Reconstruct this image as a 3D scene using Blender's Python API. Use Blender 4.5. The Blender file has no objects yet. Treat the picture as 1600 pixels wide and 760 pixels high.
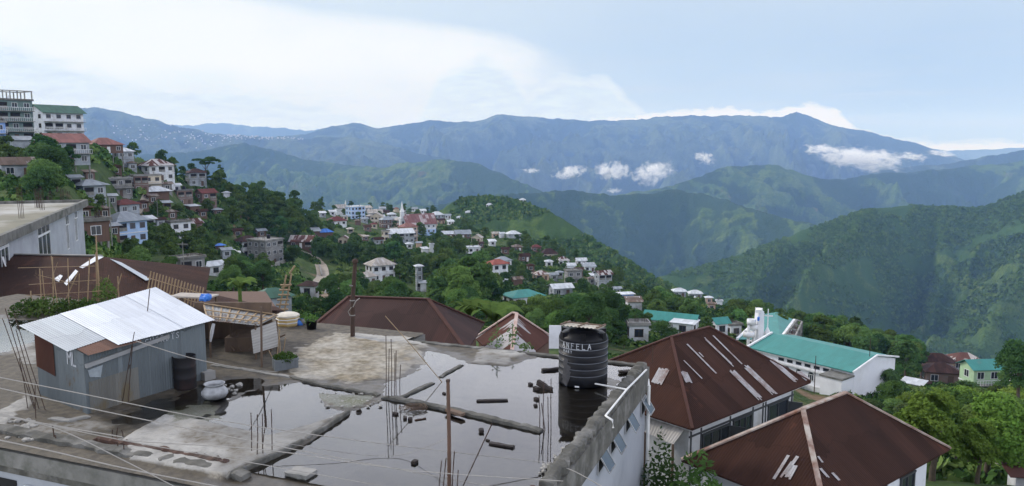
import bpy, bmesh, math, random
import numpy as np
from mathutils import Vector, Matrix
rad = math.radians
rng = random.Random(7)
scene = bpy.context.scene
COL = scene.collection

# ------------------------------------------------------------------ camera
FPX = 1232.0
PITCH = math.atan((380 - 225) / FPX)
CZ = 7.0
SP, CP = math.sin(PITCH), math.cos(PITCH)
cam_d = bpy.data.cameras.new('camera')
cam = bpy.data.objects.new('camera', cam_d)
COL.objects.link(cam)
cam.location = (0, 0, CZ)
cam.rotation_euler = (math.pi / 2 - PITCH, 0, 0)
cam_d.sensor_width = 36.0
cam_d.lens = 36.0 * FPX / 1600
cam_d.clip_start = 0.2
cam_d.clip_end = 100000
scene.camera = cam

def ray(u, v):
    b = (380 - v) / FPX
    return ((u - 800) / FPX, CP + SP * b, -SP + CP * b)
def on_z(u, v, z=0.0):
    d = ray(u, v); t = (z - CZ) / d[2]
    return Vector((d[0] * t, d[1] * t, z))
def at_y(u, v, y):
    d = ray(u, v); t = y / d[1]
    return Vector((d[0] * t, y, CZ + d[2] * t))
def on_plane(u, v, p, n):
    d = Vector(ray(u, v)); c = Vector((0, 0, CZ))
    return c + d * ((p - c).dot(n) / d.dot(n))
def proj(p):
    x, y, z = p[0], p[1], p[2] - CZ
    dep = y * CP - z * SP; up = y * SP + z * CP
    return 800 + FPX * x / dep, 380 - FPX * up / dep

# ------------------------------------------------------------------ objects
def empty(name, loc=(0, 0, 0), rz=0.0, label=None, cat=None, group=None):
    o = bpy.data.objects.new(name, None); COL.objects.link(o)
    o.empty_display_size = 0.3
    o.location = loc; o.rotation_euler = (0, 0, rz)
    return tag(o, label, cat, group)
def tag(o, label=None, cat=None, group=None, kind=None):
    if label: o['label'] = label
    if cat: o['category'] = cat
    if group: o['group'] = group
    if kind: o['kind'] = kind
    return o
def copy_tree(o, parent=None):
    c = o.copy(); COL.objects.link(c); c.parent = parent
    for ch in list(o.children): copy_tree(ch, c)
    return c
def link(name, mesh, parent=None, loc=None, rot=None, scale=None):
    o = bpy.data.objects.new(name, mesh); COL.objects.link(o)
    o.parent = parent
    if loc is not None: o.location = loc
    if rot is not None: o.rotation_euler = rot
    if scale is not None: o.scale = scale
    return o

class MB:
    """collects faces, builds one mesh object"""
    def __init__(s): s.v = []; s.f = []; s.mi = []; s.uv = []; s.sm = []
    def face(s, pts, mi=0, uv=None, smooth=False):
        b = len(s.v); s.v.extend([tuple(p) for p in pts])
        s.f.append(tuple(range(b, b + len(pts)))); s.mi.append(mi); s.sm.append(smooth)
        s.uv.append(uv if uv else [(0, 0)] * len(pts))
    def raw(s, verts, faces, mi=0, smooth=False, uvs=None):
        b = len(s.v); s.v.extend([tuple(p) for p in verts])
        for k, f in enumerate(faces):
            s.f.append(tuple(b + i for i in f)); s.mi.append(mi); s.sm.append(smooth)
            s.uv.append([uvs[i] for i in f] if uvs else [(verts[i][0] + verts[i][1], verts[i][2]) for i in f])
    def box(s, c, size, rz=0.0, mi=0, M=None):
        hx, hy, hz = size[0] / 2, size[1] / 2, size[2] / 2
        P = [Vector((x, y, z)) for x in (-hx, hx) for y in (-hy, hy) for z in (-hz, hz)]
        if M is None: M = Matrix.Rotation(rz, 3, 'Z')
        P = [M @ p + Vector(c) for p in P]
        s.raw(P, [(0, 1, 3, 2), (4, 6, 7, 5), (0, 4, 5, 1), (2, 3, 7, 6), (0, 2, 6, 4), (1, 5, 7, 3)], mi)
    def lohi(s, lo, hi, mi=0):
        s.box([(a + b) / 2 for a, b in zip(lo, hi)], [b - a for a, b in zip(lo, hi)], 0, mi)
    def bar(s, p, q, w, h=None, mi=0):
        """square bar from p to q"""
        p, q = Vector(p), Vector(q); h = h or w
        d = q - p; L = d.length
        if L < 1e-6: return
        x = d / L; up = Vector((0, 0, 1)) if abs(x.z) < .95 else Vector((0, 1, 0))
        y = up.cross(x).normalized(); z = x.cross(y)
        s.box((p + q) / 2, (L, w, h), 0, mi, Matrix((x, y, z)).transposed())
    def tube(s, pts, r, n=6, mi=0, cap=True):
        pts = [Vector(p) for p in pts]; rs = r if isinstance(r, (list, tuple)) else [r] * len(pts)
        V = []; N = len(pts)
        for i, p in enumerate(pts):
            d = (pts[min(i + 1, N - 1)] - pts[max(i - 1, 0)]).normalized()
            up = Vector((0, 0, 1)) if abs(d.z) < .9 else Vector((0, 1, 0))
            x = up.cross(d).normalized(); y = d.cross(x)
            for k in range(n):
                a = 2 * math.pi * k / n
                V.append(p + (x * math.cos(a) + y * math.sin(a)) * rs[i])
        F = [(i * n + k, i * n + (k + 1) % n, (i + 1) * n + (k + 1) % n, (i + 1) * n + k) for i in range(N - 1) for k in range(n)]
        s.raw(V, F, mi, True)
        if cap:
            s.raw(V[:n], [tuple(range(n))[::-1]], mi); s.raw(V[-n:], [tuple(range(n))], mi)
    def lathe(s, prof, n=24, mi=0, c=(0, 0, 0), smooth=True):
        V = [(c[0] + r * math.cos(2 * math.pi * k / n), c[1] + r * math.sin(2 * math.pi * k / n), c[2] + z) for r, z in prof for k in range(n)]
        F = [(i * n + k, i * n + (k + 1) % n, (i + 1) * n + (k + 1) % n, (i + 1) * n + k) for i in range(len(prof) - 1) for k in range(n)]
        s.raw(V, F, mi, smooth)
    def prism(s, poly, z0, z1, mi=0):
        n = len(poly)
        s.raw([(p[0], p[1], z0) for p in poly] + [(p[0], p[1], z1) for p in poly],
              [tuple(range(n))[::-1], tuple(range(n, 2 * n))] + [(i, (i + 1) % n, n + (i + 1) % n, n + i) for i in range(n)], mi)
    def slab(s, pts, th, mi=0, uv=None):
        """thick sheet: top face pts (ccw from above), thickness th downward"""
        top = [Vector(p) for p in pts]; bot = [p - Vector((0, 0, th)) for p in top]; n = len(top)
        s.face(top, mi, uv); s.face(bot[::-1], mi, uv[::-1] if uv else None)
        for i in range(n):
            j = (i + 1) % n
            s.face([top[i], bot[i], bot[j], top[j]], mi, [uv[i], uv[i], uv[j], uv[j]] if uv else None)
    def mesh(s, name, mats):
        m = bpy.data.meshes.new(name)
        m.from_pydata(s.v, [], s.f)
        for x in (mats if isinstance(mats, (list, tuple)) else [mats]): m.materials.append(x)
        m.polygons.foreach_set('material_index', s.mi)
        m.polygons.foreach_set('use_smooth', s.sm)
        ul = m.uv_layers.new(name='UVMap')
        flat = [c for fu in s.uv for q in fu for c in q]
        ul.data.foreach_set('uv', flat)
        m.update()
        return m
    def build(s, name, mats, parent=None, loc=None, rot=None):
        return link(name, s.mesh(name, mats), parent, loc, rot)

def np_mesh(name, verts, faces, mats, smooth=False, attr=None):
    """fast mesh from arrays; faces (n,k)"""
    m = bpy.data.meshes.new(name)
    nv, (nf, k) = len(verts), faces.shape
    m.vertices.add(nv); m.vertices.foreach_set('co', np.asarray(verts, np.float32).ravel())
    m.loops.add(nf * k); m.loops.foreach_set('vertex_index', faces.astype(np.int32).ravel())
    m.polygons.add(nf)
    m.polygons.foreach_set('loop_start', np.arange(0, nf * k, k, dtype=np.int32))
    m.polygons.foreach_set('loop_total', np.full(nf, k, np.int32))
    m.polygons.foreach_set('use_smooth', np.full(nf, smooth))
    for x in (mats if isinstance(mats, (list, tuple)) else [mats]): m.materials.append(x)
    if attr:
        for an, av in attr.items():
            a = m.attributes.new(an, 'FLOAT', 'POINT'); a.data.foreach_set('value', np.asarray(av, np.float32))
    m.update(calc_edges=True); m.validate()
    return m

# ------------------------------------------------------------------ noise
def _hash(ix, iy, seed):
    h = (ix.astype(np.int64) * 374761393 + iy.astype(np.int64) * 668265263 + seed * 1442695041) & 0xFFFFFFFF
    h = ((h ^ (h >> 13)) * 1274126177) & 0xFFFFFFFF
    return ((h ^ (h >> 16)) & 0xFFFFFF) / float(0xFFFFFF)
def vnoise(x, y, seed=0):
    x = np.asarray(x, float); y = np.asarray(y, float)
    ix = np.floor(x); iy = np.floor(y); fx = x - ix; fy = y - iy
    sx = fx * fx * fx * (fx * (fx * 6 - 15) + 10); sy = fy * fy * fy * (fy * (fy * 6 - 15) + 10)
    a = _hash(ix, iy, seed); b = _hash(ix + 1, iy, seed); c = _hash(ix, iy + 1, seed); d = _hash(ix + 1, iy + 1, seed)
    return (a + (b - a) * sx) * (1 - sy) + (c + (d - c) * sx) * sy
def fbm(x, y, o=4, seed=0, gain=.5):
    t = 0; a = 1; n = 0; f = 1
    for k in range(o):
        t = t + a * vnoise(x * f, y * f, seed + k * 17); n += a; a *= gain; f *= 2.03
    return t / n
def ridged(x, y, o=4, seed=0):
    t = 0; a = 1; n = 0; f = 1
    for k in range(o):
        t = t + a * (1 - abs(2 * vnoise(x * f, y * f, seed + k * 13) - 1)); n += a; a *= .5; f *= 2.1
    return t / n

# ------------------------------------------------------------------ materials
class NT:
    def __init__(s, name):
        s.m = bpy.data.materials.new(name); s.m.use_nodes = True
        s.t = s.m.node_tree; s.n = s.t.nodes
        s.b = s.n['Principled BSDF']; s.out = s.n['Material Output']
    def add(s, typ, **kw):
        nd = s.n.new(typ)
        for k, v in kw.items():
            if k[0] == '_': nd.inputs[k[1:].replace('_', ' ')].default_value = v
            else: setattr(nd, k, v)
        return nd
    def l(s, a, b): s.t.links.new(a, b)
    def coord(s, kind='Object'): return s.add('ShaderNodeTexCoord').outputs[kind]
    def mapping(s, vec, scale=(1, 1, 1), loc=(0, 0, 0)):
        mp = s.add('ShaderNodeMapping'); s.l(vec, mp.inputs[0])
        mp.inputs['Scale'].default_value = scale; mp.inputs['Location'].default_value = loc
        return mp.outputs[0]
    def noise(s, vec, scale, detail=5, rough=.55, dist=0):
        nd = s.add('ShaderNodeTexNoise'); s.l(vec, nd.inputs['Vector'])
        nd.inputs['Scale'].default_value = scale; nd.inputs['Detail'].default_value = detail
        nd.inputs['Roughness'].default_value = rough; nd.inputs['Distortion'].default_value = dist
        return nd.outputs['Fac']
    def ramp(s, fac, stops):
        nd = s.add('ShaderNodeValToRGB'); s.l(fac, nd.inputs[0]); e = nd.color_ramp.elements
        while len(e) < len(stops): e.new(.5)
        for q, (p, c) in zip(e, stops):
            q.position = p; q.color = (c, c, c, 1) if not hasattr(c, '__len__') else (*c[:3], 1)
        return nd.outputs[0]
    def mix(s, fac, a, b, blend='MIX'):
        nd = s.add('ShaderNodeMix', data_type='RGBA', blend_type=blend)
        for sock, val in ((nd.inputs[0], fac), (nd.inputs[6], a), (nd.inputs[7], b)):
            if hasattr(val, 'is_output'): s.l(val, sock)
            elif hasattr(val, '__len__'): sock.default_value = (*val[:3], 1)
            else: sock.default_value = val
        return nd.outputs[2]
    def math(s, op, a, b=0.0, clamp=False):
        nd = s.add('ShaderNodeMath', operation=op, use_clamp=clamp)
        for sock, val in ((nd.inputs[0], a), (nd.inputs[1], b)):
            if hasattr(val, 'is_output'): s.l(val, sock)
            else: sock.default_value = val
        return nd.outputs[0]
    def bump(s, h, strength=.3, dist=.02):
        nd = s.add('ShaderNodeBump'); s.l(h, nd.inputs['Height'])
        nd.inputs['Strength'].default_value = strength; nd.inputs['Distance'].default_value = dist
        s.l(nd.outputs[0], s.b.inputs['Normal'])
    def col(s, c):
        if hasattr(c, 'is_output'): s.l(c, s.b.inputs['Base Color'])
        else: s.b.inputs['Base Color'].default_value = (*c, 1)
    def rough(s, r):
        if hasattr(r, 'is_output'): s.l(r, s.b.inputs['Roughness'])
        else: s.b.inputs['Roughness'].default_value = r

def mk(name, c1, c2=None, scale=2.0, rough=.85, bump=.15, dirt=None, dscale=.6, damt=.5, metal=0.0, spec=.3, coord='Object', stretch=(1, 1, 1)):
    """two-tone weathered surface with optional dirt stains"""
    m = NT(name); v = m.mapping(m.coord(coord), stretch)
    c2 = c2 or tuple(x * .75 for x in c1)
    n1 = m.noise(v, scale, 6, .6)
    c = m.mix(m.ramp(n1, [(.3, 0), (.7, 1)]), c1, c2)
    if dirt:
        n2 = m.noise(v, dscale, 7, .65)
        c = m.mix(m.math('MULTIPLY', m.ramp(n2, [(.48, 0), (.68, 1)]), damt), c, dirt)
    m.col(c); m.rough(rough); m.b.inputs['Metallic'].default_value = metal
    m.b.inputs['Specular IOR Level'].default_value = spec
    if bump: m.bump(m.noise(v, scale * 9, 5, .6), bump, .02)
    return m.m

def corr(name, c1, c2, streak=None, samt=.5, sthr=.62, sscale=1.6, pitch=.09, rough=.75, bump=.5, spec=.25, metal=0., patch=None, pthr=.7, tone=.3):
    """corrugated sheet: UV.x runs across the ribs, UV.y down the slope, metres"""
    m = NT(name); uv = m.coord('UV'); oi = m.add('ShaderNodeObjectInfo').outputs['Random']
    off = m.add('ShaderNodeVectorMath', operation='ADD'); m.l(uv, off.inputs[0])
    cx = m.add('ShaderNodeCombineXYZ'); m.l(m.math('MULTIPLY', oi, 37.0), cx.inputs[0]); m.l(cx.outputs[0], off.inputs[1])
    v = off.outputs[0]
    n1 = m.noise(m.mapping(v, (.5, .25, 1)), 1.3, 7, .65)
    c = m.mix(m.ramp(n1, [(.3, 0), (.7, 1)]), c1, c2)
    nf = m.noise(m.mapping(v, (9, .7, 1)), 1.0, 4, .6)           # fine runs down the ribs
    c = m.mix(m.math('MULTIPLY', m.ramp(nf, [(.35, 0), (.75, 1)]), .45), c, tuple(x * .55 for x in c1))
    if patch:
        pn = m.noise(m.mapping(v, (.9, .5, 1), (5, 3, 0)), .8, 6, .7)
        c = m.mix(m.ramp(pn, [(pthr, 0), (pthr + .06, 1)]), c, patch)
    if streak:
        sx = m.add('ShaderNodeSeparateXYZ'); m.l(v, sx.inputs[0])
        # sheets 0.75 m wide, some of them bare, with ragged ends
        fl = m.math('FLOOR', m.math('MULTIPLY', sx.outputs[0], sscale))
        fy = m.math('FLOOR', m.math('ADD', m.math('MULTIPLY', sx.outputs[1], .33), m.math('MULTIPLY', m.noise(m.mapping(v, (3, .2, 1)), 1.5, 2), 1.1)))
        cc = m.add('ShaderNodeCombineXYZ'); m.l(fl, cc.inputs[0]); m.l(fy, cc.inputs[1])
        wn = m.add('ShaderNodeTexWhiteNoise', noise_dimensions='2D'); m.l(cc.outputs[0], wn.inputs['Vector'])
        rag = m.noise(m.mapping(v, (5, .35, 1), (2, 7, 0)), 1.0, 5, .65)
        val = m.math('ADD', m.math('MULTIPLY', wn.outputs['Value'], .7), m.math('MULTIPLY', rag, .45))
        c = m.mix(m.math('MULTIPLY', m.ramp(val, [(sthr, 0), (sthr + .05, 1)]), samt), c, streak)
    sq = m.add('ShaderNodeSeparateXYZ'); m.l(v, sq.inputs[0])
    wob = m.math('MULTIPLY', m.noise(m.mapping(v, (1.5, .3, 1)), 1.0, 2), .5)
    row = m.math('ADD', m.math('MULTIPLY', sq.outputs[1], .46), wob)
    pc = m.add('ShaderNodeCombineXYZ'); m.l(m.math('FLOOR', m.math('MULTIPLY', sq.outputs[0], 1.3)), pc.inputs[0]); m.l(m.math('FLOOR', row), pc.inputs[1])
    pn_ = m.add('ShaderNodeTexWhiteNoise', noise_dimensions='2D'); m.l(pc.outputs[0], pn_.inputs['Vector'])
    c = m.mix(1.0, c, m.ramp(pn_.outputs['Value'], [(0, 1 - tone), (1, 1.0)]), 'MULTIPLY')
    lap = m.ramp(m.math('FRACT', row), [(0, 1 - tone * .9), (.035, 1), (1, 1)])
    c = m.mix(1.0, c, lap, 'MULTIPLY')
    m.col(c); m.rough(rough); m.b.inputs['Metallic'].default_value = metal
    m.b.inputs['Specular IOR Level'].default_value = spec
    sx2 = m.add('ShaderNodeSeparateXYZ'); m.l(uv, sx2.inputs[0])
    w = m.math('SINE', m.math('MULTIPLY', sx2.outputs[0], 2 * math.pi / pitch))
    m.bump(w, bump, pitch * .18)
    return m.m

def leafmat(name, c1, c2, c3):
    m = NT(name); oi = m.add('ShaderNodeObjectInfo').outputs['Random']
    v = m.coord('Object')
    n = m.noise(v, .55, 3, .6); n2 = m.noise(v, 5., 2, .6)
    c = m.mix(m.ramp(n, [(.35, 0), (.65, 1)]), c1, c2)
    c = m.mix(m.math('MULTIPLY', m.ramp(n2, [(.5, 0), (.75, 1)]), .6), c, c3)
    hs = m.add('ShaderNodeHueSaturation'); m.l(c, hs.inputs['Color'])
    m.l(m.math('ADD', m.math('MULTIPLY', oi, .04), .482), hs.inputs['Hue'])
    hs.inputs['Saturation'].default_value = .92
    m.l(m.math('ADD', m.math('MULTIPLY', m.math('FRACT', m.math('MULTIPLY', oi, 13.7)), .75), .62), hs.inputs['Value'])
    d = m.add('ShaderNodeBsdfDiffuse'); t = m.add('ShaderNodeBsdfTranslucent'); mx = m.add("ShaderNodeMixShader")
    mx.inputs[0].default_value = .28
    m.l(hs.outputs[0], d.inputs[0]); m.l(hs.outputs[0], t.inputs[0])
    m.l(d.outputs[0], mx.inputs[1]); m.l(t.outputs[0], mx.inputs[2]); m.l(mx.outputs[0], m.out.inputs[0])
    return m.m
# ================================================================== sky, sun, haze
w = bpy.data.worlds.new('World'); scene.world = w; w.use_nodes = True
wt = w.node_tree; wt.nodes.clear()
class WN(NT):
    def __init__(s): s.t = wt; s.n = wt.nodes
W = WN()
SUN_EL, SUN_AZ = rad(34), rad(-62)        # azimuth from +Y towards +X
sky = W.add('ShaderNodeTexSky', sky_type='NISHITA', sun_disc=False, sun_elevation=SUN_EL, sun_rotation=SUN_AZ, air_density=1.2, dust_density=1.0, ozone_density=1.5)
gen = W.coord('Generated')
sep = W.add('ShaderNodeSeparateXYZ'); W.l(gen, sep.inputs[0])
az = W.math('ARCTAN2', sep.outputs[0], sep.outputs[1])
el = W.math('ARCSINE', sep.outputs[2])
def curve(x, x0, x1, pts):
    """piecewise linear y(x) from (x, y) pairs, y in 0..1"""
    t = W.math('DIVIDE', W.math('SUBTRACT', x, x0), x1 - x0, clamp=True)
    return W.ramp(t, [((p - x0) / (x1 - x0), q) for p, q in pts])
cxyz = W.add('ShaderNodeCombineXYZ'); W.l(az, cxyz.inputs[0]); W.l(W.math('MULTIPLY', el, 2.2), cxyz.inputs[1])
sv = cxyz.outputs[0]
nA = W.noise(sv, 7.0, 8, .6, .3)
nB = W.noise(W.mapping(sv, (1, 1, 1), (3.1, 1.7, 0)), 3.0, 6, .55)
nL = W.noise(W.mapping(sv, (.25, 2.2, 1), (1.3, .2, 0)), 14.0, 7, .6, .2)   # flat streaky layers
# base colour of the clear part (blue, paler near the horizon)
Z = curve(el, 0, 1.2, [(0, (.52, .69, .93)), (.05, (.465, .645, .91)), (.12, (.49, .66, .91)), (.18, (.59, .73, .92)), (.25, (.95, .99, 1.20)), (.55, (1.0, 1.04, 1.22)), (1.2, (.8, .85, 1.0))])
# broad pale veil, densest on the left and the upper right
veil = W.math('ADD', curve(az, -.8, .8, [(-.8, .85), (-.2, .8), (.0, .5), (.2, .22), (.45, .12), (.8, .3)]),
              W.math('MULTIPLY', W.math('SUBTRACT', nB, .5), .55), clamp=True)
c = W.mix(veil, Z, (.80, .91, 1.0))
# cyan gap low on the left
gap = W.math('MULTIPLY', curve(az, -.8, .8, [(-.8, .7), (-.5, .9), (-.3, .6), (-.15, .0)]), curve(el, 0, .2, [(.045, 0), (.08, 1), (.11, .9), (.14, 0)]))
c = W.mix(gap, c, (.68, .90, .99))
# flat grey-white layers near the horizon
lay = W.math('MULTIPLY', W.ramp(nL, [(.48, 0), (.62, 1)]), curve(el, 0, .2, [(0, .35), (.012, .5), (.03, .95), (.08, .5), (.15, .15), (.2, 0)]))
lay = W.math('MULTIPLY', lay, curve(az, -.8, .8, [(-.8, 1), (-.1, 1), (.05, .55), (.2, .5), (.8, .45)]))
c = W.mix(lay, c, (.64, .74, .92))
# the great white anvil: a crisp upper edge falling to the right
edge = curve(az, -.8, .8, [(-.8, .24), (-.53, .188), (-.32, .173), (-.24, .158), (-.08, .146), (.0, .133), (.04, .118), (.08, .10), (.1, .09)])
edge = W.math('ADD', edge, W.math('MULTIPLY', W.math('SUBTRACT', nA, .5), .012))
m_up = W.ramp(W.math('ADD', W.math('MULTIPLY', W.math('SUBTRACT', edge, el), 30), .1), [(0, 0), (.45, .85), (1, 1)])
low = curve(el, 0, .2, [(.0, .35), (.03, .45), (.06, .55), (.095, 1), (.2, 1)])
m_up = W.math('MULTIPLY', m_up, W.math('ADD', low, W.math('MULTIPLY', W.math('SUBTRACT', nA, .5), .9), clamp=True), clamp=True)
m_up = W.math('MULTIPLY', m_up, curve(az, -.8, .8, [(-.8, .75), (-.5, .9), (-.3, 1), (.8, 1)]))
fade = W.math('ADD', curve(az, -.8, .8, [(-.8, 1), (-.06, 1), (.01, .72), (.045, .38), (.09, .0), (.8, 0)]), W.math('MULTIPLY', W.math('SUBTRACT', W.noise(W.mapping(sv, (1, 1.2, 1), (6, 6, 0)), 16, 8, .62), .5), curve(az, -.8, .8, [(-.8, .1), (-.08, .25), (.0, 1.0), (.06, 1.0), (.12, 0)])), clamp=True)
m_up = W.math('MULTIPLY', m_up, fade)
c = W.mix(m_up, c, (1.03, 1.06, 1.10))
# cumulus heads on the left and round the middle
def heads(a0, a1, e_pts, amp, colr, wgt, sc, off, sharp=80):
    global c
    nn = W.noise(W.mapping(sv, (1, 1.0, 1), off), sc, 8, .62)
    top = curve(az, a0, a1, e_pts)
    top = W.math('ADD', top, W.math('MULTIPLY', W.math('SUBTRACT', nn, .5), amp))
    mk_ = W.ramp(W.math('ADD', W.math('MULTIPLY', W.math('SUBTRACT', top, el), sharp), .3), [(0, 0), (1, wgt)])
    shade = W.ramp(W.noise(W.mapping(sv, (1, 1.6, 1), off), sc * 1.7, 7, .6), [(.35, 0), (.7, 1)])
    c = W.mix(mk_, c, W.mix(shade, colr, tuple(min(1.1, x * 1.22) for x in colr)))
    rim = W.math('MULTIPLY', mk_, W.ramp(W.math('ADD', W.math('MULTIPLY', W.math('SUBTRACT', top, el), 32), W.math('MULTIPLY', nA, .5)), [(.2, .75), (.75, 0)]))
    c = W.mix(rim, c, (1.02, 1.06, 1.10))
heads(-.75, -.1, [(-.75, .105), (-.55, .108), (-.5, .088), (-.42, .07), (-.3, .066), (-.18, .04), (-.1, .0)], .05, (.68, .80, .95), .9, 16, (4, 2, 0))
heads(-.16, .2, [(-.16, .0), (-.12, .03), (-.09, .088), (-.04, .108), (.0, .09), (.02, .06), (.06, .085), (.12, .08), (.2, .0)], .03, (.70, .82, .98), .85, 18, (8, 5, 0))
# thin bright line of cloud lying along the far crest
heads(.06, .47, [(.06, .0), (.1, .028), (.2, .040), (.27, .043), (.3, .037), (.355, .047), (.385, .040), (.41, .016), (.47, 0)], .020, (1.08, 1.10, 1.14), .97, 46, (2, 9, 0), 170)
# small flecks in the blue
fl = W.math('MULTIPLY', W.ramp(W.noise(W.mapping(sv, (.5, 2.2, 1), (7, 3, 0)), 20, 4, .5), [(.69, 0), (.76, 1)]), curve(el, 0, .3, [(.03, 0), (.05, .6), (.12, .5), (.16, 0)]))
c = W.mix(fl, c, (.85, .9, .95))
# high overcast overhead, softly mottled
hi = curve(el, 0, 1.5, [(.19, 0), (.28, .75), (1.5, .85)])
c = W.mix(W.math('MULTIPLY', hi, W.ramp(nB, [(.3, .6), (.7, 1)])), c, W.mix(W.ramp(nA, [(.3, 0), (.7, 1)]), (.97, .99, 1.2), (1.3, 1.33, 1.55)))
gain = W.add('ShaderNodeVectorMath', operation='SCALE'); W.l(c, gain.inputs[0]); W.l(W.math('MULTIPLY', curve(el, 0, 1.6, [(.185, .36), (.235, .88), (.5, .86), (.75, .25), (1.57, .17)]), 3.0), gain.inputs['Scale']); c = gain.outputs[0]
bg1 = W.add('ShaderNodeBackground'); W.l(sky.outputs[0], bg1.inputs[0]); bg1.inputs[1].default_value = .1
bg2 = W.add('ShaderNodeBackground'); W.l(c, bg2.inputs[0]); bg2.inputs[1].default_value = 1.0
mxs = W.add('ShaderNodeMixShader'); mxs.inputs[0].default_value = .88
W.l(bg1.outputs[0], mxs.inputs[1]); W.l(bg2.outputs[0], mxs.inputs[2])
wo = W.add('ShaderNodeOutputWorld'); W.l(mxs.outputs[0], wo.inputs[0])
w.cycles.sampling_method = 'MANUAL'; w.cycles.sample_map_resolution = 1024

sd = bpy.data.lights.new('sun', 'SUN'); sd.energy = 2.5; sd.angle = rad(9); sd.color = (1, .95, .88)
so = bpy.data.objects.new('sun', sd); COL.objects.link(so)
sdir = Vector((math.sin(SUN_AZ) * math.cos(SUN_EL), math.cos(SUN_AZ) * math.cos(SUN_EL), math.sin(SUN_EL)))
so.rotation_euler = (-sdir).to_track_quat('-Z', 'Y').to_euler(); so.location = (0, 0, 60)

hz = MB(); hz.lohi((-13000, -150, -1900), (15000, 18500, 640))
hm = bpy.data.materials.new('haze_air'); hm.use_nodes = True
hn = hm.node_tree; hn.nodes.clear()
pv = hn.nodes.new('ShaderNodeVolumePrincipled'); ho = hn.nodes.new('ShaderNodeOutputMaterial')
pv.inputs['Density'].default_value = 8.0e-5
pv.inputs['Color'].default_value = (.30, .50, 1.0, 1)
pv.inputs['Absorption Color'].default_value = (1, 1, 1, 1)
pv.inputs['Anisotropy'].default_value = 0.0
hn.links.new(pv.outputs[0], ho.inputs['Volume'])
tag(hz.build('haze', hm), kind='stuff')

scene.view_settings.view_transform = 'Standard'; scene.view_settings.look = 'None'
scene.view_settings.gamma = 1.0; scene.view_settings.use_curve_mapping = False
scene.view_settings.exposure = -0.15
cy = scene.cycles
cy.use_denoising = True; cy.max_bounces = 6; cy.diffuse_bounces = 3; cy.glossy_bounces = 3
cy.transparent_max_bounces = 12; cy.volume_bounces = 3; cy.use_adaptive_sampling = True
cy.caustics_reflective = False; cy.caustics_refractive = False

# ================================================================== terrain near the town
def v2z(d, v):
    r = ray(800, v); return CZ + d * r[2] / r[1]
PROF = {   # image column: (depth, image row of the ground)
 -500: [(130, 280), (180, 200), (240, 150), (330, 110), (420, 100)],
 -200: [(130, 290), (180, 220), (230, 185), (320, 160), (380, 158)],
 0:   [(90, 350), (130, 298), (180, 250), (220, 220), (260, 205), (300, 205)],
 100: [(90, 380), (130, 330), (180, 285), (215, 240), (235, 218), (260, 212)],
 150: [(100, 400), (140, 360), (185, 325), (215, 285), (240, 255), (265, 225), (280, 222)],
 200: [(100, 450), (140, 425), (180, 400), (225, 352), (250, 310), (270, 278), (300, 243), (315, 240)],
 250: [(110, 460), (150, 425), (190, 395), (240, 350), (265, 315), (285, 290), (310, 258), (325, 255)],
 300: [(120, 462), (170, 445), (215, 405), (250, 375), (290, 340), (315, 305), (345, 280), (355, 278)],
 350: [(130, 465), (180, 440), (225, 415), (260, 385), (300, 345), (330, 312), (355, 290), (365, 288)],
 400: [(150, 470), (210, 440), (270, 410), (310, 380), (345, 340), (370, 308), (385, 302)],
 450: [(150, 478), (210, 450), (270, 412), (310, 388), (350, 352), (385, 318), (400, 315)],
 500: [(160, 485), (225, 456), (280, 420), (330, 393), (390, 370), (440, 350), (500, 330), (520, 328)],
 550: [(170, 482), (230, 458), (290, 425), (340, 400), (400, 378), (470, 355), (560, 335), (640, 326), (700, 325)],
 600: [(170, 480), (220, 462), (265, 442), (330, 410), (400, 384), (470, 365), (560, 348), (680, 332), (760, 328)],
 650: [(170, 485), (220, 465), (275, 445), (340, 412), (410, 388), (480, 368), (580, 350), (700, 335), (780, 329)],
 700: [(170, 490), (220, 470), (290, 438), (350, 410), (420, 388), (490, 370), (580, 355), (690, 342), (760, 338)],
 750: [(165, 495), (210, 475), (280, 447), (350, 415), (420, 392), (490, 372), (560, 362), (600, 360)],
 800: [(160, 500), (210, 478), (280, 452), (350, 420), (420, 396), (490, 372), (530, 369)],
 850: [(150, 505), (200, 485), (270, 458), (340, 430), (410, 405), (460, 390), (480, 388)],
 900: [(140, 515), (190, 490), (260, 462), (330, 440), (390, 420), (440, 405), (460, 404)],
 950: [(130, 525), (180, 500), (250, 470), (320, 452), (380, 440), (430, 426), (450, 425)],
 1000: [(120, 538), (170, 510), (250, 482), (320, 464), (390, 452), (420, 449)],
 1100: [(100, 560), (140, 535), (200, 505), (270, 485), (330, 473), (390, 467), (410, 467)],
 1200: [(90, 610), (120, 582), (160, 550), (220, 520), (270, 505), (300, 502)],
 1300: [(80, 660), (100, 637), (125, 603), (160, 572), (200, 545), (230, 532)],
 1400: [(75, 680), (100, 640), (130, 610), (165, 590), (210, 565), (235, 560)],
 1500: [(60, 735), (80, 690), (110, 645), (150, 608), (190, 585), (215, 578)],
 1600: [(60, 745), (80, 705), (105, 665), (140, 625), (180, 598), (200, 592)],
 1800: [(60, 780), (80, 740), (105, 690), (140, 640), (180, 608), (200, 600)],
 2200: [(60, 800), (80, 760), (105, 710), (140, 660), (180, 620), (200, 610)],
}
_us = sorted(PROF)
_DG = np.concatenate([np.linspace(8, 60, 40), np.geomspace(61, 1500, 260)])
_ZT = np.zeros((len(_us), len(_DG)))
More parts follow.
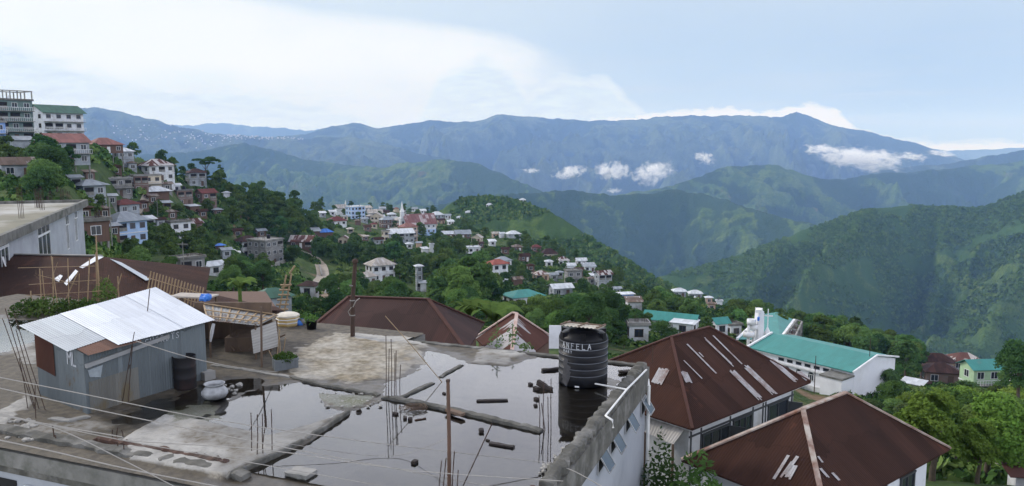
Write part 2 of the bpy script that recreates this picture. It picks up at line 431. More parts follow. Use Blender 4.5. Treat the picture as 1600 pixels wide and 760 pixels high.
for i, u in enumerate(_us):
    P = PROF[u]; ds = [8, 30]; zs = [-6.6, -7.0]
    for d, v in P: ds.append(d); zs.append(v2z(d, v))
    dl, zl = ds[-1], zs[-1]
    for k, sl in ((60, .30), (250, .5), (1500, .42)): ds.append(dl + k); zl = zl - sl * (k if k == 60 else k - (60 if k == 250 else 250)); zs.append(zl)
    z = np.interp(_DG, ds, zs)
    _ZT[i] = z
for _ in range(3):      # smooth along depth a little
    _ZT[:, 1:-1] = .25 * _ZT[:, :-2] + .5 * _ZT[:, 1:-1] + .25 * _ZT[:, 2:]
_ss = np.array([(u - 800) / FPX for u in _us])
def ground(x, y):
    x = np.asarray(x, float); y = np.maximum(np.asarray(y, float), 8.0)
    s = np.clip(x / y, _ss[0] + 1e-6, _ss[-1] - 1e-6)
    i = np.clip(np.searchsorted(_ss, s) - 1, 0, len(_ss) - 2)
    f = (s - _ss[i]) / (_ss[i + 1] - _ss[i]); f = f * f * (3 - 2 * f)
    j = np.clip(np.searchsorted(_DG, y) - 1, 0, len(_DG) - 2)
    g = np.clip((y - _DG[j]) / (_DG[j + 1] - _DG[j]), 0, 1)
    z = (_ZT[i, j] * (1 - g) + _ZT[i, j + 1] * g) * (1 - f) + (_ZT[i + 1, j] * (1 - g) + _ZT[i + 1, j + 1] * g) * f
    am = np.clip((y - 60) / 60, 0, 1)
    return z + am * ((fbm(x / 22, y / 22, 4, 3) - .5) * 3.0)
def hit(u, v, d0=42.0, d1=1100.0):
    """first point of the terrain under a line of sight"""
    r = ray(u, v); t = np.geomspace(d0, d1, 1500)
    xs, zs = t * r[0] / r[1], CZ + t * r[2] / r[1]
    below = zs <= ground(xs, t)
    k = int(np.argmax(below)) if below.any() else len(t) - 1
    return Vector((xs[k], t[k], float(ground(xs[k], t[k]))))

def terrain_mat(name, greens, earth, eamt, sc=1.0, woods=None):
    m = NT(name); v = m.coord('Object')
    n1 = m.noise(v, .02 * sc, 8, .65); n2 = m.noise(v, .12 * sc, 6, .65); n3 = m.noise(v, .9 * sc, 4, .6)
    c = m.mix(m.ramp(n1, [(.35, 0), (.65, 1)]), greens[0], greens[1])
    c = m.mix(m.ramp(n2, [(.42, 0), (.6, 1)]), c, greens[2])
    c = m.mix(m.math('MULTIPLY', m.ramp(n3, [(.4, 0), (.65, 1)]), .6), c, greens[3])
    ne = m.noise(m.mapping(v, (1, 1, 1), (31, 7, 0)), .045 * sc, 8, .7)
    c = m.mix(m.ramp(ne, [(1 - eamt, 0), (1 - eamt + .08, 1)]), c, earth)
    if woods:
        at = m.add('ShaderNodeAttribute', attribute_name='woods').outputs['Fac']
        wv = m.math('ADD', at, m.math('MULTIPLY', m.math('SUBTRACT', n2, .5), .7))
        c = m.mix(m.ramp(wv, [(.3, 0), (.62, .92)]), c, woods)
    m.col(c); m.rough(.95); m.b.inputs['Specular IOR Level'].default_value = .1
    m.bump(m.math('ADD', n2, n3), .9, 1.2 / sc)
    return m.m
T_near = terrain_mat('hillside_ground', [(.055, .095, .026), (.09, .13, .035), (.042, .075, .024), (.035, .06, .022)], (.20, .14, .09), .44)
su = np.linspace(_ss[0], _ss[-1], 430); dy = np.concatenate([np.linspace(9, 60, 30), np.geomspace(62, 1400, 330)])
S, D = np.meshgrid(su, dy, indexing='ij'); X = S * D; Zg = ground(X, D)
vv = np.stack([X, D, Zg], -1).reshape(-1, 3)
def gridfaces(n, m):
    a = (np.arange(n - 1)[:, None] * m + np.arange(m - 1)[None]).ravel()
    return np.stack([a, a + m, a + m + 1, a + 1], -1)
tag(link('hillside_terrain', np_mesh('hillside_terrain', vv, gridfaces(len(su), len(dy)), T_near, True)), kind='structure')

# ================================================================== far hills
def hill_range(name, crest, mat, foot=.55, drop=None, zfoot=None, p=1.0, back=1.25, nu=360, nt=150, spur=400., amp=.22, slant=.5, seed=1, rough=.004, warp=.6, fine=.035):
    """a range given by its crest (column, row, distance); slopes with spurs and gullies run down from it"""
    us = np.linspace(crest[0][0], crest[-1][0], nu)
    cu = [c[0] for c in crest]
    vc = np.interp(us, cu, [c[1] for c in crest]); dc = np.interp(us, cu, [c[2] for c in crest])
    k = np.hanning(9); k /= k.sum()
    pad = lambda a: np.convolve(np.pad(a, 4, mode='edge'), k, 'valid')
    vc, dc = pad(vc), pad(dc)
    s = (us - 800) / FPX
    th = np.arctan((vc - 380) / FPX) + PITCH
    zc = CZ - dc * np.tan(th)
    zc = zc + (fbm(us / 30., us * 0, 5, seed + 5, .62) - .5) * rough * 1.25 * dc + (fbm(us / 8., us * 0 + 3, 3, seed + 6, .6) - .5) * .0021 * dc
    zf = np.full(nu, zfoot) if zfoot is not None else zc - drop
    tf = np.concatenate([np.linspace(0, 1, nt) ** 1.15, np.linspace(1, 1.6, 24)[1:]])   # 0 crest .. 1 foot .. beyond
    tb = -np.linspace(0, 1, 30)[1:][::-1]
    t = np.concatenate([tb, tf])
    T, Sx = np.meshgrid(t, s, indexing='xy'); DC = dc[:, None]; ZC = zc[:, None]; ZF = zf[:, None]
    run = DC * (1 - foot)
    Dp = np.where(T >= 0, DC - run * T, DC + (-T) * DC * (back - 1))
    Xp = Sx * Dp
    H = ZC - ZF
    tp = np.abs(T)
    Zp = np.where(T >= 0, ZC - H * np.minimum(tp, 1.6) ** p, ZC - H * tp * .9)
    cross = Sx * DC
    wv = (fbm(Xp / spur * .6, Dp / spur * .6, 3, seed + 31) - .5) * spur * warp * 2
    q = (cross + slant * tp * run * (vnoise(cross / (spur * 3), cross * 0, seed + 3) * 2 - 1) + wv) / spur
    r1 = ridged(q, tp * 1.1 + seed, 3, seed)
    r2 = ridged(Xp / (spur * .33) + 5, Dp / (spur * .33), 4, seed + 9)
    r3 = ridged(Xp / (spur * .11) + 3, Dp / (spur * .13), 3, seed + 15)
    wgt = np.clip(tp * 4.0, 0.04, 1)
    Zp = Zp + wgt * H * (amp * 1.8 * (r1 - .72) + amp * .5 * (r2 - .62) + amp * .13 * (r3 - .6)) + H * fine * np.clip(tp * 10, 0.15, 1) * (fbm(Xp / (spur * .07), Dp / (spur * .07), 3, seed + 21) - .5)
    V = np.stack([Xp, Dp, Zp], -1).reshape(-1, 3)
    gully = np.clip((r1 - .72) * -2.6 + (r2 - .62) * -2.4 + (r3 - .6) * -1.0 + (fbm(Xp / spur * 1.7, Dp / spur * 1.7, 4, seed + 77) - .5) * 1.3 + .36, 0, 1)
    o = link(name, np_mesh(name, V, gridfaces(nu, len(t))[:, ::-1], mat, True, {'woods': gully.ravel()})); tag(o, kind='structure')
    return V.reshape(nu, len(t), 3), t
G = lambda k: [tuple(x * k for x in c) for c in [(.075, .145, .035), (.14, .19, .05), (.055, .105, .03), (.04, .08, .026)]]
T_spur = terrain_mat('spur_grass', G(.95), (.13, .12, .06), .33, .5, (.038, .078, .024))
T_right = terrain_mat('forest_hill_ground', G(.92), (.12, .12, .05), .33, .25, (.048, .10, .030))
T_mid = terrain_mat('ridge_ground', G(.95), (.13, .12, .07), .40, .1, (.028, .06, .026))
T_far = terrain_mat('mountain_ground', [(.07, .11, .05), (.12, .15, .07), (.05, .08, .04), (.04, .06, .035)], (.07, .09, .05), .36, .05, (.022, .045, .024))

SPUR_V, SPUR_T = hill_range('spur_hill', [(560, 345, 900), (640, 338, 900), (690, 328, 900), (715, 311, 900), (760, 304, 900), (795, 309, 890), (840, 322, 870), (880, 342, 840), (920, 368, 800), (960, 393, 760), (1000, 418, 720), (1040, 440, 690), (1110, 478, 640), (1200, 530, 600)], T_spur, foot=.5, drop=220, nu=260, nt=110, spur=130, amp=.10, slant=.8, seed=3, rough=.003)
RIGHT_V, RIGHT_T = hill_range('right_hill', [(900, 470, 1500), (1000, 444, 1560), (1060, 425, 1600), (1130, 407, 1650), (1200, 383, 1700), (1260, 358, 1750), (1320, 338, 1800), (1380, 322, 1850), (1430, 316, 1880), (1480, 320, 1900), (1530, 322, 1880), (1560, 312, 1850), (1610, 296, 1820), (1700, 285, 1800), (1950, 275, 1700), (2300, 290, 1600)], T_right, foot=.32, zfoot=-620, nu=420, nt=230, spur=330, amp=.34, slant=.9, seed=11, rough=.004, fine=.02)
hill_range('middle_ridge', [(560, 330, 3000), (700, 318, 3100), (780, 303, 3200), (850, 296, 3300), (900, 296, 3400), (950, 303, 3400), (1000, 302, 3400), (1050, 292, 3450), (1100, 300, 3400), (1160, 320, 3200), (1250, 345, 3000), (1400, 380, 2800), (1700, 420, 2600)], T_mid, foot=.4, zfoot=-1150, nu=360, nt=190, spur=380, amp=.36, slant=1.1, seed=21)
hill_range('rounded_ridge', [(850, 330, 4300), (950, 310, 4400), (1040, 292, 4500), (1090, 276, 4600), (1130, 262, 4700), (1180, 256, 4700), (1220, 262, 4700), (1280, 278, 4800), (1320, 278, 5000), (1380, 268, 5200), (1440, 264, 5300), (1500, 260, 5400), (1560, 255, 5400), (1620, 249, 5400), (1800, 245, 5200), (2100, 250, 5000)], T_mid, foot=.45, zfoot=-1300, nu=360, nt=190, spur=480, amp=.34, slant=1.0, seed=31)
hill_range('green_knoll_ridge', [(100, 250, 5200), (200, 240, 5200), (290, 236, 5300), (340, 230, 5400), (385, 221, 5400), (430, 232, 5400), (480, 248, 5300), (540, 258, 5200), (600, 262, 5000), (650, 254, 4900), (700, 247, 4800), (740, 252, 4700), (790, 272, 4500), (840, 296, 4300), (900, 330, 4000), (980, 370, 3800)], T_mid, foot=.45, zfoot=-1250, nu=340, nt=180, spur=520, amp=.32, slant=1.2, seed=41)
MAIN_V, MAIN_T = hill_range('main_mountain', [(330, 226, 9500), (420, 216, 9700), (480, 208, 9800), (520, 199, 9900), (563, 190, 10000), (592, 203, 10000), (630, 194, 10000), (680, 185, 10100), (715, 190, 10100), (745, 189, 10200), (790, 179, 10200), (850, 184, 10400), (910, 187, 10500), (990, 188, 10500), (1030, 182, 10400), (1080, 180, 10400), (1130, 181, 10400), (1175, 184, 10500), (1215, 180, 10500), (1240, 173, 10500), (1270, 185, 10500), (1300, 198, 10500), (1350, 203, 10400), (1390, 214, 10300), (1430, 222, 10200), (1470, 238, 10000), (1540, 262, 9800), (1700, 290, 9500)], T_far, foot=.45, zfoot=-1500, nu=420, nt=200, spur=950, amp=.36, slant=1.1, seed=51, rough=.0028)
LEFT_V, LEFT_T = hill_range('left_mountain', [(-400, 190, 7600), (-100, 180, 7600), (60, 172, 7700), (110, 168, 7700), (160, 166, 7800), (200, 177, 7900), (250, 188, 8000), (290, 199, 8100), (340, 210, 8100), (390, 213, 8000), (440, 216, 8000), (480, 216, 8000), (540, 214, 8000), (600, 224, 7800), (700, 250, 7600)], T_far, foot=.45, zfoot=-1400, nu=320, nt=150, spur=850, amp=.32, slant=1.0, seed=61)
hill_range('distant_ridge', [(150, 205, 15500), (280, 196, 15500), (340, 192, 15500), (400, 198, 15600), (470, 202, 15600), (560, 206, 15600), (650, 214, 15600)], T_far, foot=.8, zfoot=-1400, nu=160, nt=60, spur=2000, amp=.2, seed=71, back=1.1)
hill_range('right_far_ridge', [(1350, 268, 7500), (1440, 258, 7300), (1500, 252, 7200), (1560, 239, 7000), (1620, 230, 6900), (1800, 222, 6800), (2100, 230, 6800)], T_far, foot=.6, zfoot=-1300, nu=200, nt=90, spur=1100, amp=.25, seed=81)
hill_range('horizon_ridge', [(1000, 240, 16300), (1300, 236, 16300), (1420, 231, 16300), (1520, 236, 16300), (1600, 231, 16300), (1800, 229, 16300), (2200, 232, 16300)], T_far, foot=.85, zfoot=-1400, nu=160, nt=40, spur=2000, amp=.15, seed=91, back=1.08)
pl = MB(); pl.face([(-12500, -100, -1600), (14500, -100, -1600), (14500, 18000, -1600), (-12500, 18000, -1600)])
tag(pl.build('valley_floor', T_far), kind='structure')
# ================================================================== shared materials
M_kerb = mk('mossy_dark_concrete', (.125, .12, .105), (.055, .055, .048), 2.2, .95, .4, (.24, .235, .22), 1.6, .7)
M_conc = mk('weathered_concrete', (.30, .29, .27), (.20, .20, .19), 1.2, .9, .25, (.06, .065, .05), .5, .7)
M_concd = mk('dirty_concrete', (.20, .195, .18), (.11, .11, .10), 1.4, .92, .35, (.045, .05, .035), .9, .85)
M_plast = mk('grey_plaster', (.36, .38, .41), (.30, .32, .35), .8, .85, .1, (.20, .21, .22), .35, .6)
M_brick = mk('red_brick', (.10, .055, .04), (.06, .04, .032), 3, .9, .3, (.10, .09, .08), 1, .6)
M_wood = mk('old_timber', (.16, .11, .075), (.09, .065, .05), 3, .85, .3, None, stretch=(1, 1, .3))
M_bamboo = mk('dry_bamboo', (.36, .26, .15), (.24, .17, .10), 4, .7, .1)
M_rust = mk('rusty_steel', (.07, .042, .03), (.042, .030, .025), 9, .9, .3)
M_dark = mk('painted_interior_shade', (.02, .02, .02), (.012, .012, .012), 2, .95, 0)  # near-black paint stands in for the shade inside openings
M_black = mk('black_plastic', (.004, .0045, .006), (.007, .007, .009), 1.5, .42, .03, (.02, .02, .02), 1.2, .3, spec=.16)
M_white = mk('white_paint', (.74, .75, .76), (.64, .65, .67), 1.2, .6, .05, (.42, .41, .38), .6, .5)
M_cable = mk('pale_cable', (.33, .31, .28), (.25, .24, .22), 3, .6, 0)
M_glass = mk('window_glass', (.02, .025, .03), (.03, .035, .045), .8, .12, 0, spec=.6)
M_alu = mk('worn_aluminium', (.42, .43, .44), (.30, .31, .32), 3, .6, .08, (.15, .145, .14), 1.5, .7, metal=.3)
M_pvc = mk('white_pvc', (.74, .74, .72), (.6, .6, .58), 2, .5, .03)
M_stone = mk('loose_stone', (.36, .35, .32), (.24, .23, .21), 5, .9, .4)
M_galv = corr('galvanised_sheet', (.44, .48, .52), (.33, .37, .41), pitch=.076, rough=.5, bump=.15, spec=.4, metal=.25, patch=(.27, .25, .23), pthr=.66)
M_galvold = corr('old_galvanised_sheet', (.195, .225, .24), (.145, .17, .18), pitch=.076, rough=.65, bump=.15, spec=.3, metal=.2, patch=(.15, .12, .085), pthr=.60)
M_tinw = corr('white_tin_sheet', (.66, .69, .73), (.57, .61, .66), pitch=.076, tone=.12, rough=.45, bump=.15, spec=.4, metal=.1, patch=(.54, .56, .6), pthr=.62)
M_rustsheet = corr('rusted_sheet', (.10, .042, .028), (.07, .032, .024), pitch=.076, rough=.9, bump=.2, spec=.15)
M_leafpot = leafmat('potted_leaves', (.05, .12, .025), (.09, .17, .03), (.03, .08, .02))

# ================================================================== the unfinished house with the flooded roof
TH = -math.atan2(.36, .93)
O = on_z(1012, 572, 0.0)
AX = Vector((math.cos(TH), math.sin(TH), 0)); AY = Vector((-math.sin(TH), math.cos(TH), 0))
def loc2w(x, y, z=0.0): return O + AX * x + AY * y + Vector((0, 0, z))
def w2loc(p): d = Vector(p) - O; return d.dot(AX), d.dot(AY)
def P(u, v, z=0.0): return on_z(u, v, z)
bldg = empty('concrete_house', O, TH, 'unfinished grey concrete house with a flooded flat roof in the foreground', 'house')

def poly_sd(X, Y, poly):
    """signed distance, positive inside"""
    d = np.full(X.shape, 1e9); ins = np.zeros(X.shape, bool); n = len(poly)
    for i in range(n):
        ax, ay = poly[i]; bx, by = poly[(i + 1) % n]
        ex, ey = bx - ax, by - ay; L = ex * ex + ey * ey + 1e-12
        t = np.clip(((X - ax) * ex + (Y - ay) * ey) / L, 0, 1)
        d = np.minimum(d, np.hypot(X - ax - t * ex, Y - ay - t * ey))
        c = ((ay > Y) != (by > Y)); xi = (bx - ax) * (Y - ay) / (by - ay + 1e-12) + ax
        ins ^= c & (X < xi)
    return np.where(ins, d, -d)
def pw(pts): return [w2loc(P(u, v)) for u, v in pts]
xs = np.arange(-30, .001, .075); ys = np.arange(-12.2, 1.33, .075)
GX, GY = np.meshgrid(xs, ys, indexing='ij')
sm = lambda e0, e1, x: (lambda t: t * t * (3 - 2 * t))(np.clip((x - e0) / (e1 - e0), 0, 1))
nz = fbm(GX * .9, GY * .9, 5, 11) - .5; nz2 = fbm(GX * 4, GY * 4, 4, 12) - .5; nz3 = fbm(GX * 2.2 + 9, GY * 2.2, 4, 14) - .5
WET = [
 [(600, 600), (645, 585), (668, 548), (735, 568), (800, 572), (850, 552), (880, 548), (1030, 562), (1060, 600), (850, 800), (300, 800), (365, 750), (485, 690), (548, 645), (605, 628)],
 [(425, 603), (480, 598), (588, 622), (505, 616), (512, 638), (548, 646), (500, 662), (440, 692), (335, 664), (296, 655), (345, 638), (385, 615)],
 [(-60, 497), (56, 502), (60, 532), (30, 545), (-60, 560)],
 [(170, 650), (330, 598), (420, 584), (428, 603), (385, 615), (340, 640), (262, 652), (215, 672), (150, 668)]]
wet = np.full(GX.shape, -9.0)
for k, pl_ in enumerate(WET):
    s_ = poly_sd(GX, GY, pw(pl_)) + nz3 * (.5 if k < 3 else .9) - (.25 if k == 3 else 0)
    wet = np.maximum(wet, s_)
H = .016 - .040 * sm(-.3, .25, wet) + nz2 * .022 + nz * .014
pale = np.zeros(GX.shape); tan = np.zeros(GX.shape); grit = np.zeros(GX.shape)
def patch(poly, rise, attr, amt, soft=.12, jit=.5):
    global H
    s_ = poly_sd(GX, GY, pw(poly)) + nz3 * jit
    k = sm(-soft, soft, s_); H = H + rise * k
    if attr is not None: np.maximum(attr, k * amt, out=attr)
damp = sm(-1.0, -.02, wet + nz3 * .8)
patch([(436, 562), (500, 527), (560, 521), (640, 531), (668, 545), (655, 575), (610, 592), (550, 598), (468, 592)], .034, tan, 1., .2, 1.3)
patch([(548, 522), (640, 530), (668, 543), (560, 532)], .02, pale, .9)
patch([(735, 568), (752, 546), (800, 538), (818, 556), (792, 572)], .05, pale, .8)
patch([(190, 692), (258, 652), (330, 664), (420, 684), (500, 662), (545, 644), (482, 690), (352, 750), (205, 722)], .10, pale, .75, .04, .12)
patch([(500, 616), (590, 619), (575, 634), (545, 640), (508, 634)], .035, grit, 1.)
patch([(-20, 655), (40, 618), (52, 630), (20, 660), (-20, 690)], .03, pale, .9)
patch([(30, 668), (110, 655), (200, 662), (130, 690), (60, 690)], .015, pale, .35)
patch([(20, 540), (60, 535), (62, 570), (30, 572)], .02, pale, .5)
patch([(940, 588), (985, 592), (965, 612), (945, 610)], .03, tan, .8)
patch([(255, 640), (330, 625), (350, 655), (270, 668)], .02, grit, .8)
pale *= .65 + .7 * np.clip(nz * 2.5 + .5, 0, 1)
dead = (GX > -8.6) & (GY > .01)
H[GX > -.35] = .01
slabv = np.stack([GX, GY, H], -1).reshape(-1, 3)
fc = gridfaces(len(xs), len(ys)); fc = fc[~dead.ravel()[fc].any(1)]
m = NT('roof_screed'); v = m.coord('Object')
n1 = m.noise(v, .8, 8, .65); n2 = m.noise(v, 4.5, 6, .6); n3 = m.noise(v, 30, 3, .6)
c = m.mix(m.ramp(n1, [(.3, 0), (.7, 1)]), (.070, .058, .040), (.115, .098, .072))
c = m.mix(m.math('MULTIPLY', m.ramp(n2, [(.42, 0), (.62, 1)]), .8), c, (.040, .034, .026))
def at_(nm): return m.add('ShaderNodeAttribute', attribute_name=nm).outputs['Fac']
edge_ = m.math('MULTIPLY', m.math('SUBTRACT', n2, .5), 1.3)
c = m.mix(m.ramp(m.math('ADD', at_('tan'), edge_), [(.35, 0), (.75, .95)]), c, m.mix(m.ramp(n1, [(.40, 0), (.6, 1)]), m.mix(m.ramp(n2, [(.38, 0), (.6, 1)]), (.25, .21, .145), (.12, .10, .062)), m.mix(m.ramp(n2, [(.4, 0), (.66, 1)]), (.37, .35, .30), (.22, .20, .16))))
c = m.mix(m.ramp(m.math('ADD', at_('pale'), edge_), [(.3, 0), (.75, .95)]), c, m.mix(m.ramp(n2, [(.35, 0), (.65, 1)]), (.38, .37, .34), (.24, .235, .22)))
c = m.mix(m.ramp(m.math('ADD', at_('grit'), edge_), [(.35, 0), (.75, .9)]), c, m.mix(m.ramp(n3, [(.45, 0), (.62, 1)]), (.09, .10, .05), (.24, .24, .21)))
dk = m.ramp(m.math('ADD', at_('damp'), m.math('MULTIPLY', edge_, .5)), [(.2, 0), (.8, .62)])
c = m.mix(dk, c, m.mix(1.0, c, (.42, .40, .36), 'MULTIPLY'))
m.col(c); m.rough(m.ramp(m.math('ADD', at_('damp'), m.math('MULTIPLY', edge_, .5)), [(.2, .85), (.8, .42)])); m.bump(m.math('ADD', n2, n3), .5, .02)
link('roof_deck', np_mesh('roof_deck', slabv, fc, m.m, True, {'pale': pale.ravel(), 'tan': tan.ravel(), 'grit': grit.ravel(), 'damp': damp.ravel()}), bldg)
M_screed = m.m
# body: slab edge, walls
b = MB()
b.lohi((-30, -12.2, -.42), (-.28, -.004, -.05)); b.lohi((-30, .0, -.42), (-8.6, 1.32, -.05))
b.build('floor_slab', M_concd, bldg)
b = MB()
b.lohi((-30, -11.6, -9.), (-.32, -11.3, -.43))               # front facade
b.lohi((-.34, -12.2, -9.), (-.06, -.02, -.43))               # right flank
b.lohi((-30, -.35, -9.), (-.35, -.05, -.43))
b.build('wall', M_plast, bldg)
# parapet on the right side: rough kerb with a crumbling top
def rubble(mb, pts, w_, h_, seed=0, step=.16, mi=0, z0=-.05):
    """irregular ridge of mortar following points (local x, y)"""
    rr = random.Random(seed); pts = [Vector((p[0], p[1], 0)) for p in pts]; S = []
    for p, q in zip(pts, pts[1:]):
        n = max(2, int((q - p).length / step))
        S += [p.lerp(q, k / n) for k in range(n)]
    S.append(pts[-1]); V = []; n = len(S)
    for i, p in enumerate(S):
        d = (S[min(i + 1, n - 1)] - S[max(i - 1, 0)]).normalized(); sd_ = Vector((-d.y, d.x, 0))
        ww = w_ / 2 * rr.uniform(.8, 1.2); hh = h_ * rr.uniform(.72, 1.18)
        if i in (0, n - 1): hh *= .6
        o_ = sd_ * rr.uniform(-.12, .12) * w_
        for sx, z in ((-1.05, z0), (-1, hh * .8), (-.55, hh), (.5, hh * rr.uniform(.9, 1.05)), (1, hh * .78), (1.05, z0)):
            V.append(p + o_ + sd_ * ww * sx + Vector((0, 0, z)))
    F = [(i * 6 + k, i * 6 + k + 1, (i + 1) * 6 + k + 1, (i + 1) * 6 + k) for i in range(n - 1) for k in range(5)]
    F += [(0, 1, 2, 3, 4, 5)[::-1], tuple((n - 1) * 6 + k for k in range(6))]
    mb.raw(V, F, mi)
b = MB()
rubble(b, [(-.15, .0), (-.15, -9.6)], .30, .19, 3, .11)
rubble(b, [(-.02, -.1), (-5.9, .0), (-8.4, .0)], .22, .07, 4, .2)
b.lohi((-.345, -10.2, -.75), (.06, -.0, -.02))               # dirty ring beam
b.build('parapet', M_kerb, bldg)
b = MB(); rubble(b, [(-.2, -9.9), (-.5, -10.7)], .45, .16, 8, .1)
b.build('broken_brick_edge', M_brick, bldg)
b = MB()
rubble(b, [(-29.9, -11.35), (-6.2, -11.45)], .34, .13, 6, .2)
b.lohi((-30, -11.75, -.85), (-6., -11.22, -.06))
b.build('front_beam', M_kerb, bldg)
b = MB(); rubble(b, [(-10.9, -11.1), (-6.9, -11.15)], .16, .17, 9, .12); b.build('brick_row', M_brick, bldg)
def ridge(px, w_, h_, seed, mat=M_kerb):
    b = MB(); rubble(b, [w2loc(P(*p)) for p in px], w_, h_, seed, .14); b.build('mortar_ridge', mat, bldg)
ridge([(452, 590), (500, 602), (545, 610), (592, 619)], .16, .075, 21)
ridge([(600, 622), (660, 633), (720, 645), (780, 660), (846, 675)], .20, .10, 22)
ridge([(624, 624), (650, 611), (676, 599)], .13, .06, 23)
ridge([(688, 590), (705, 580), (722, 571)], .12, .05, 24)
ridge([(476, 691), (520, 663), (545, 645)], .12, .12, 25)
ridge([(352, 750), (430, 715), (476, 691)], .10, .13, 26)
ridge([(330, 572), (390, 580), (455, 591)], .16, .06, 27, M_conc)
ridge([(78, 655), (110, 660), (138, 652)], .2, .08, 28, M_conc)
# front facade: white board and flat dark panels that paint the shade inside doorways
b = MB(); fx0, _ = w2loc(on_plane(38, 745, loc2w(0, -11.62), AY)); fx1, _ = w2loc(on_plane(68, 745, loc2w(0, -11.62), AY))
b.lohi((fx0, -11.66, -3.2), (fx1, -11.605, -1.15)); b.build('white_board', M_white, bldg)
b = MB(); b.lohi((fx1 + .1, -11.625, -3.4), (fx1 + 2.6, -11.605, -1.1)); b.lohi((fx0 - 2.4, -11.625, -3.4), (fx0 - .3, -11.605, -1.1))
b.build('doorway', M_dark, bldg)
# hopper windows on the right flank
wall_p = loc2w(-.06, 0, 0)
for (cu_, cv_) in ((1004, 640), (980, 666), (957, 698), (938, 727)):
    q = on_plane(cu_, cv_, wall_p, AX); lx, ly = w2loc(q); z = q.z + .12
    hw, hh = .30, .25
    f = MB()
    for s in (-1, 1): f.lohi((-.05, ly + s * hw - .035, z - hh), (-.03 + .005, ly + s * hw + .035, z + hh))
    f.lohi((-.05, ly - hw, z + hh - .03), (-.02, ly + hw, z + hh + .04))
    wo_ = f.build('window', M_alu, bldg)
    f = MB(); f.lohi((-.055, ly - hw, z - hh), (-.045, ly + hw, z + hh)); f.build('shade_pane', M_dark, wo_)  # flat dark pane paints the unlit room behind the sash
    # sash tilted outward from its top edge
    ang = rad(32); R_ = Matrix.Rotation(-ang, 3, 'Y'); f = MB(); g = MB()
    top = Vector((-.005, ly, z + hh)); H2 = 2 * hh
    def sp(dy, dz): return top + Vector((math.sin(ang) * dz, dy, -math.cos(ang) * dz))
    for s in (-1, 1): f.bar(sp(s * hw, 0), sp(s * hw, H2), .03)
    f.bar(sp(-hw, H2), sp(hw, H2), .03); f.bar(sp(-hw, .02), sp(hw, .02), .03)
    sash = f.build('sash', M_alu, wo_)
    g.face([sp(-hw, .03), sp(hw, .03), sp(hw, H2 - .02), sp(-hw, H2 - .02)])
    g.build('pane', mk('blue_grey_glass', (.05, .075, .10), (.07, .09, .11), 1, .25, 0, spec=.4), sash)
b = MB(); b.lohi((-.07, -9.9, -3.2), (-.045, -8.3, -.8)); b.build('wall_opening', M_brick, bldg)
b = MB(); b.tube([(.10, -.25, -.55), (.10, -.25, -6.2), (.22, -.3, -6.45)], .055, 8); b.tube([(.10, -.25, -.75), (.02, -.1, -.4)], .06, 8)
b.build('downpipe', M_pvc, bldg)
b = MB()
pp = [w2loc(P(u, v, .24)) for u, v in ((1010, 578), (980, 608), (946, 650), (957, 657))]
b.tube([(x, y, .24) for x, y in pp] + [(pp[-1][0] + .02, pp[-1][1], .05)], .028, 6)
q = w2loc(P(925, 600, .1)); b.tube([(q[0], q[1], .12), (pp[1][0], pp[1][1], .22)], .026, 6)
b.build('water_pipe', M_pvc, bldg)

# standing rain water over the low parts of the roof
m = NT('rain_water'); v = m.coord('Object')
tr = m.add('ShaderNodeBsdfTransparent'); tr.inputs[0].default_value = (.80, .77, .70, 1)
gl = m.add('ShaderNodeBsdfGlossy'); gl.inputs['Roughness'].default_value = .03; gl.inputs[0].default_value = (1, 1, 1, 1)
fr = m.add('ShaderNodeFresnel'); fr.inputs[0].default_value = 1.40
bp = m.add('ShaderNodeBump'); m.l(m.noise(v, 1.4, 3, .5), bp.inputs['Height']); bp.inputs['Strength'].default_value = .05; bp.inputs['Distance'].default_value = .02
m.l(bp.outputs[0], gl.inputs['Normal'])
mxx = m.add('ShaderNodeMixShader'); m.l(fr.outputs[0], mxx.inputs[0]); m.l(tr.outputs[0], mxx.inputs[1]); m.l(gl.outputs[0], mxx.inputs[2]); m.l(mxx.outputs[0], m.out.inputs[0])
b = MB(); b.face([(-29.8, -11.2, 0), (-.3, -11.2, 0), (-.3, -.15, 0), (-29.8, -.15, 0)])
pud = b.build('water', m.m, None, O + Vector((0, 0, .0)), (0, 0, TH)); tag(pud, kind='structure')

# ================================================================== corrugated shed on the roof
def corr_sheet(mb, p00, p10, p01, p11, mi=0, pitch=.076, amp=.0055, rows=2, u0=0.0):
    """sheet from edge p00-p10 (across the ribs) to p01-p11; ribs run from first edge to second"""
    p00, p10, p01, p11 = map(Vector, (p00, p10, p01, p11))
    L = (p10 - p00).length; n = max(4, int(L / pitch * 4)); nn = (p10 - p00).cross(p01 - p00).normalized()
    hgt = (p01 - p00).length; V = []; U = []
    for j in range(rows):
        t = j / (rows - 1)
        for i in range(n + 1):
            s = i / n
            p = (p00.lerp(p10, s)).lerp(p01.lerp(p11, s), t)
            V.append(p + nn * math.sin(2 * math.pi * s * L / pitch) * amp); U.append((u0 + s * L, t * hgt))
    F = [(j * (n + 1) + i, j * (n + 1) + i + 1, (j + 1) * (n + 1) + i + 1, (j + 1) * (n + 1) + i) for j in range(rows - 1) for i in range(n)]
    mb.raw(V, F, mi, True, U)
SA, SB, SC = P(62, 617), P(137, 648), P(324, 592); SD = SA + SC - SB
sc = SA.copy(); shed = empty('tin_shed', (SA + SC) / 2, 0, 'small corrugated tin shed with a white roof and ML painted on its wall', 'shed')
L_ = lambda p: Vector(p) - shed.location
zA, zB, zC, zD = at_y(57, 510, SA.y).z, at_y(138, 553, SB.y).z, at_y(323, 503, SC.y).z, 2.38
up = lambda p, z: Vector((p.x, p.y, z))
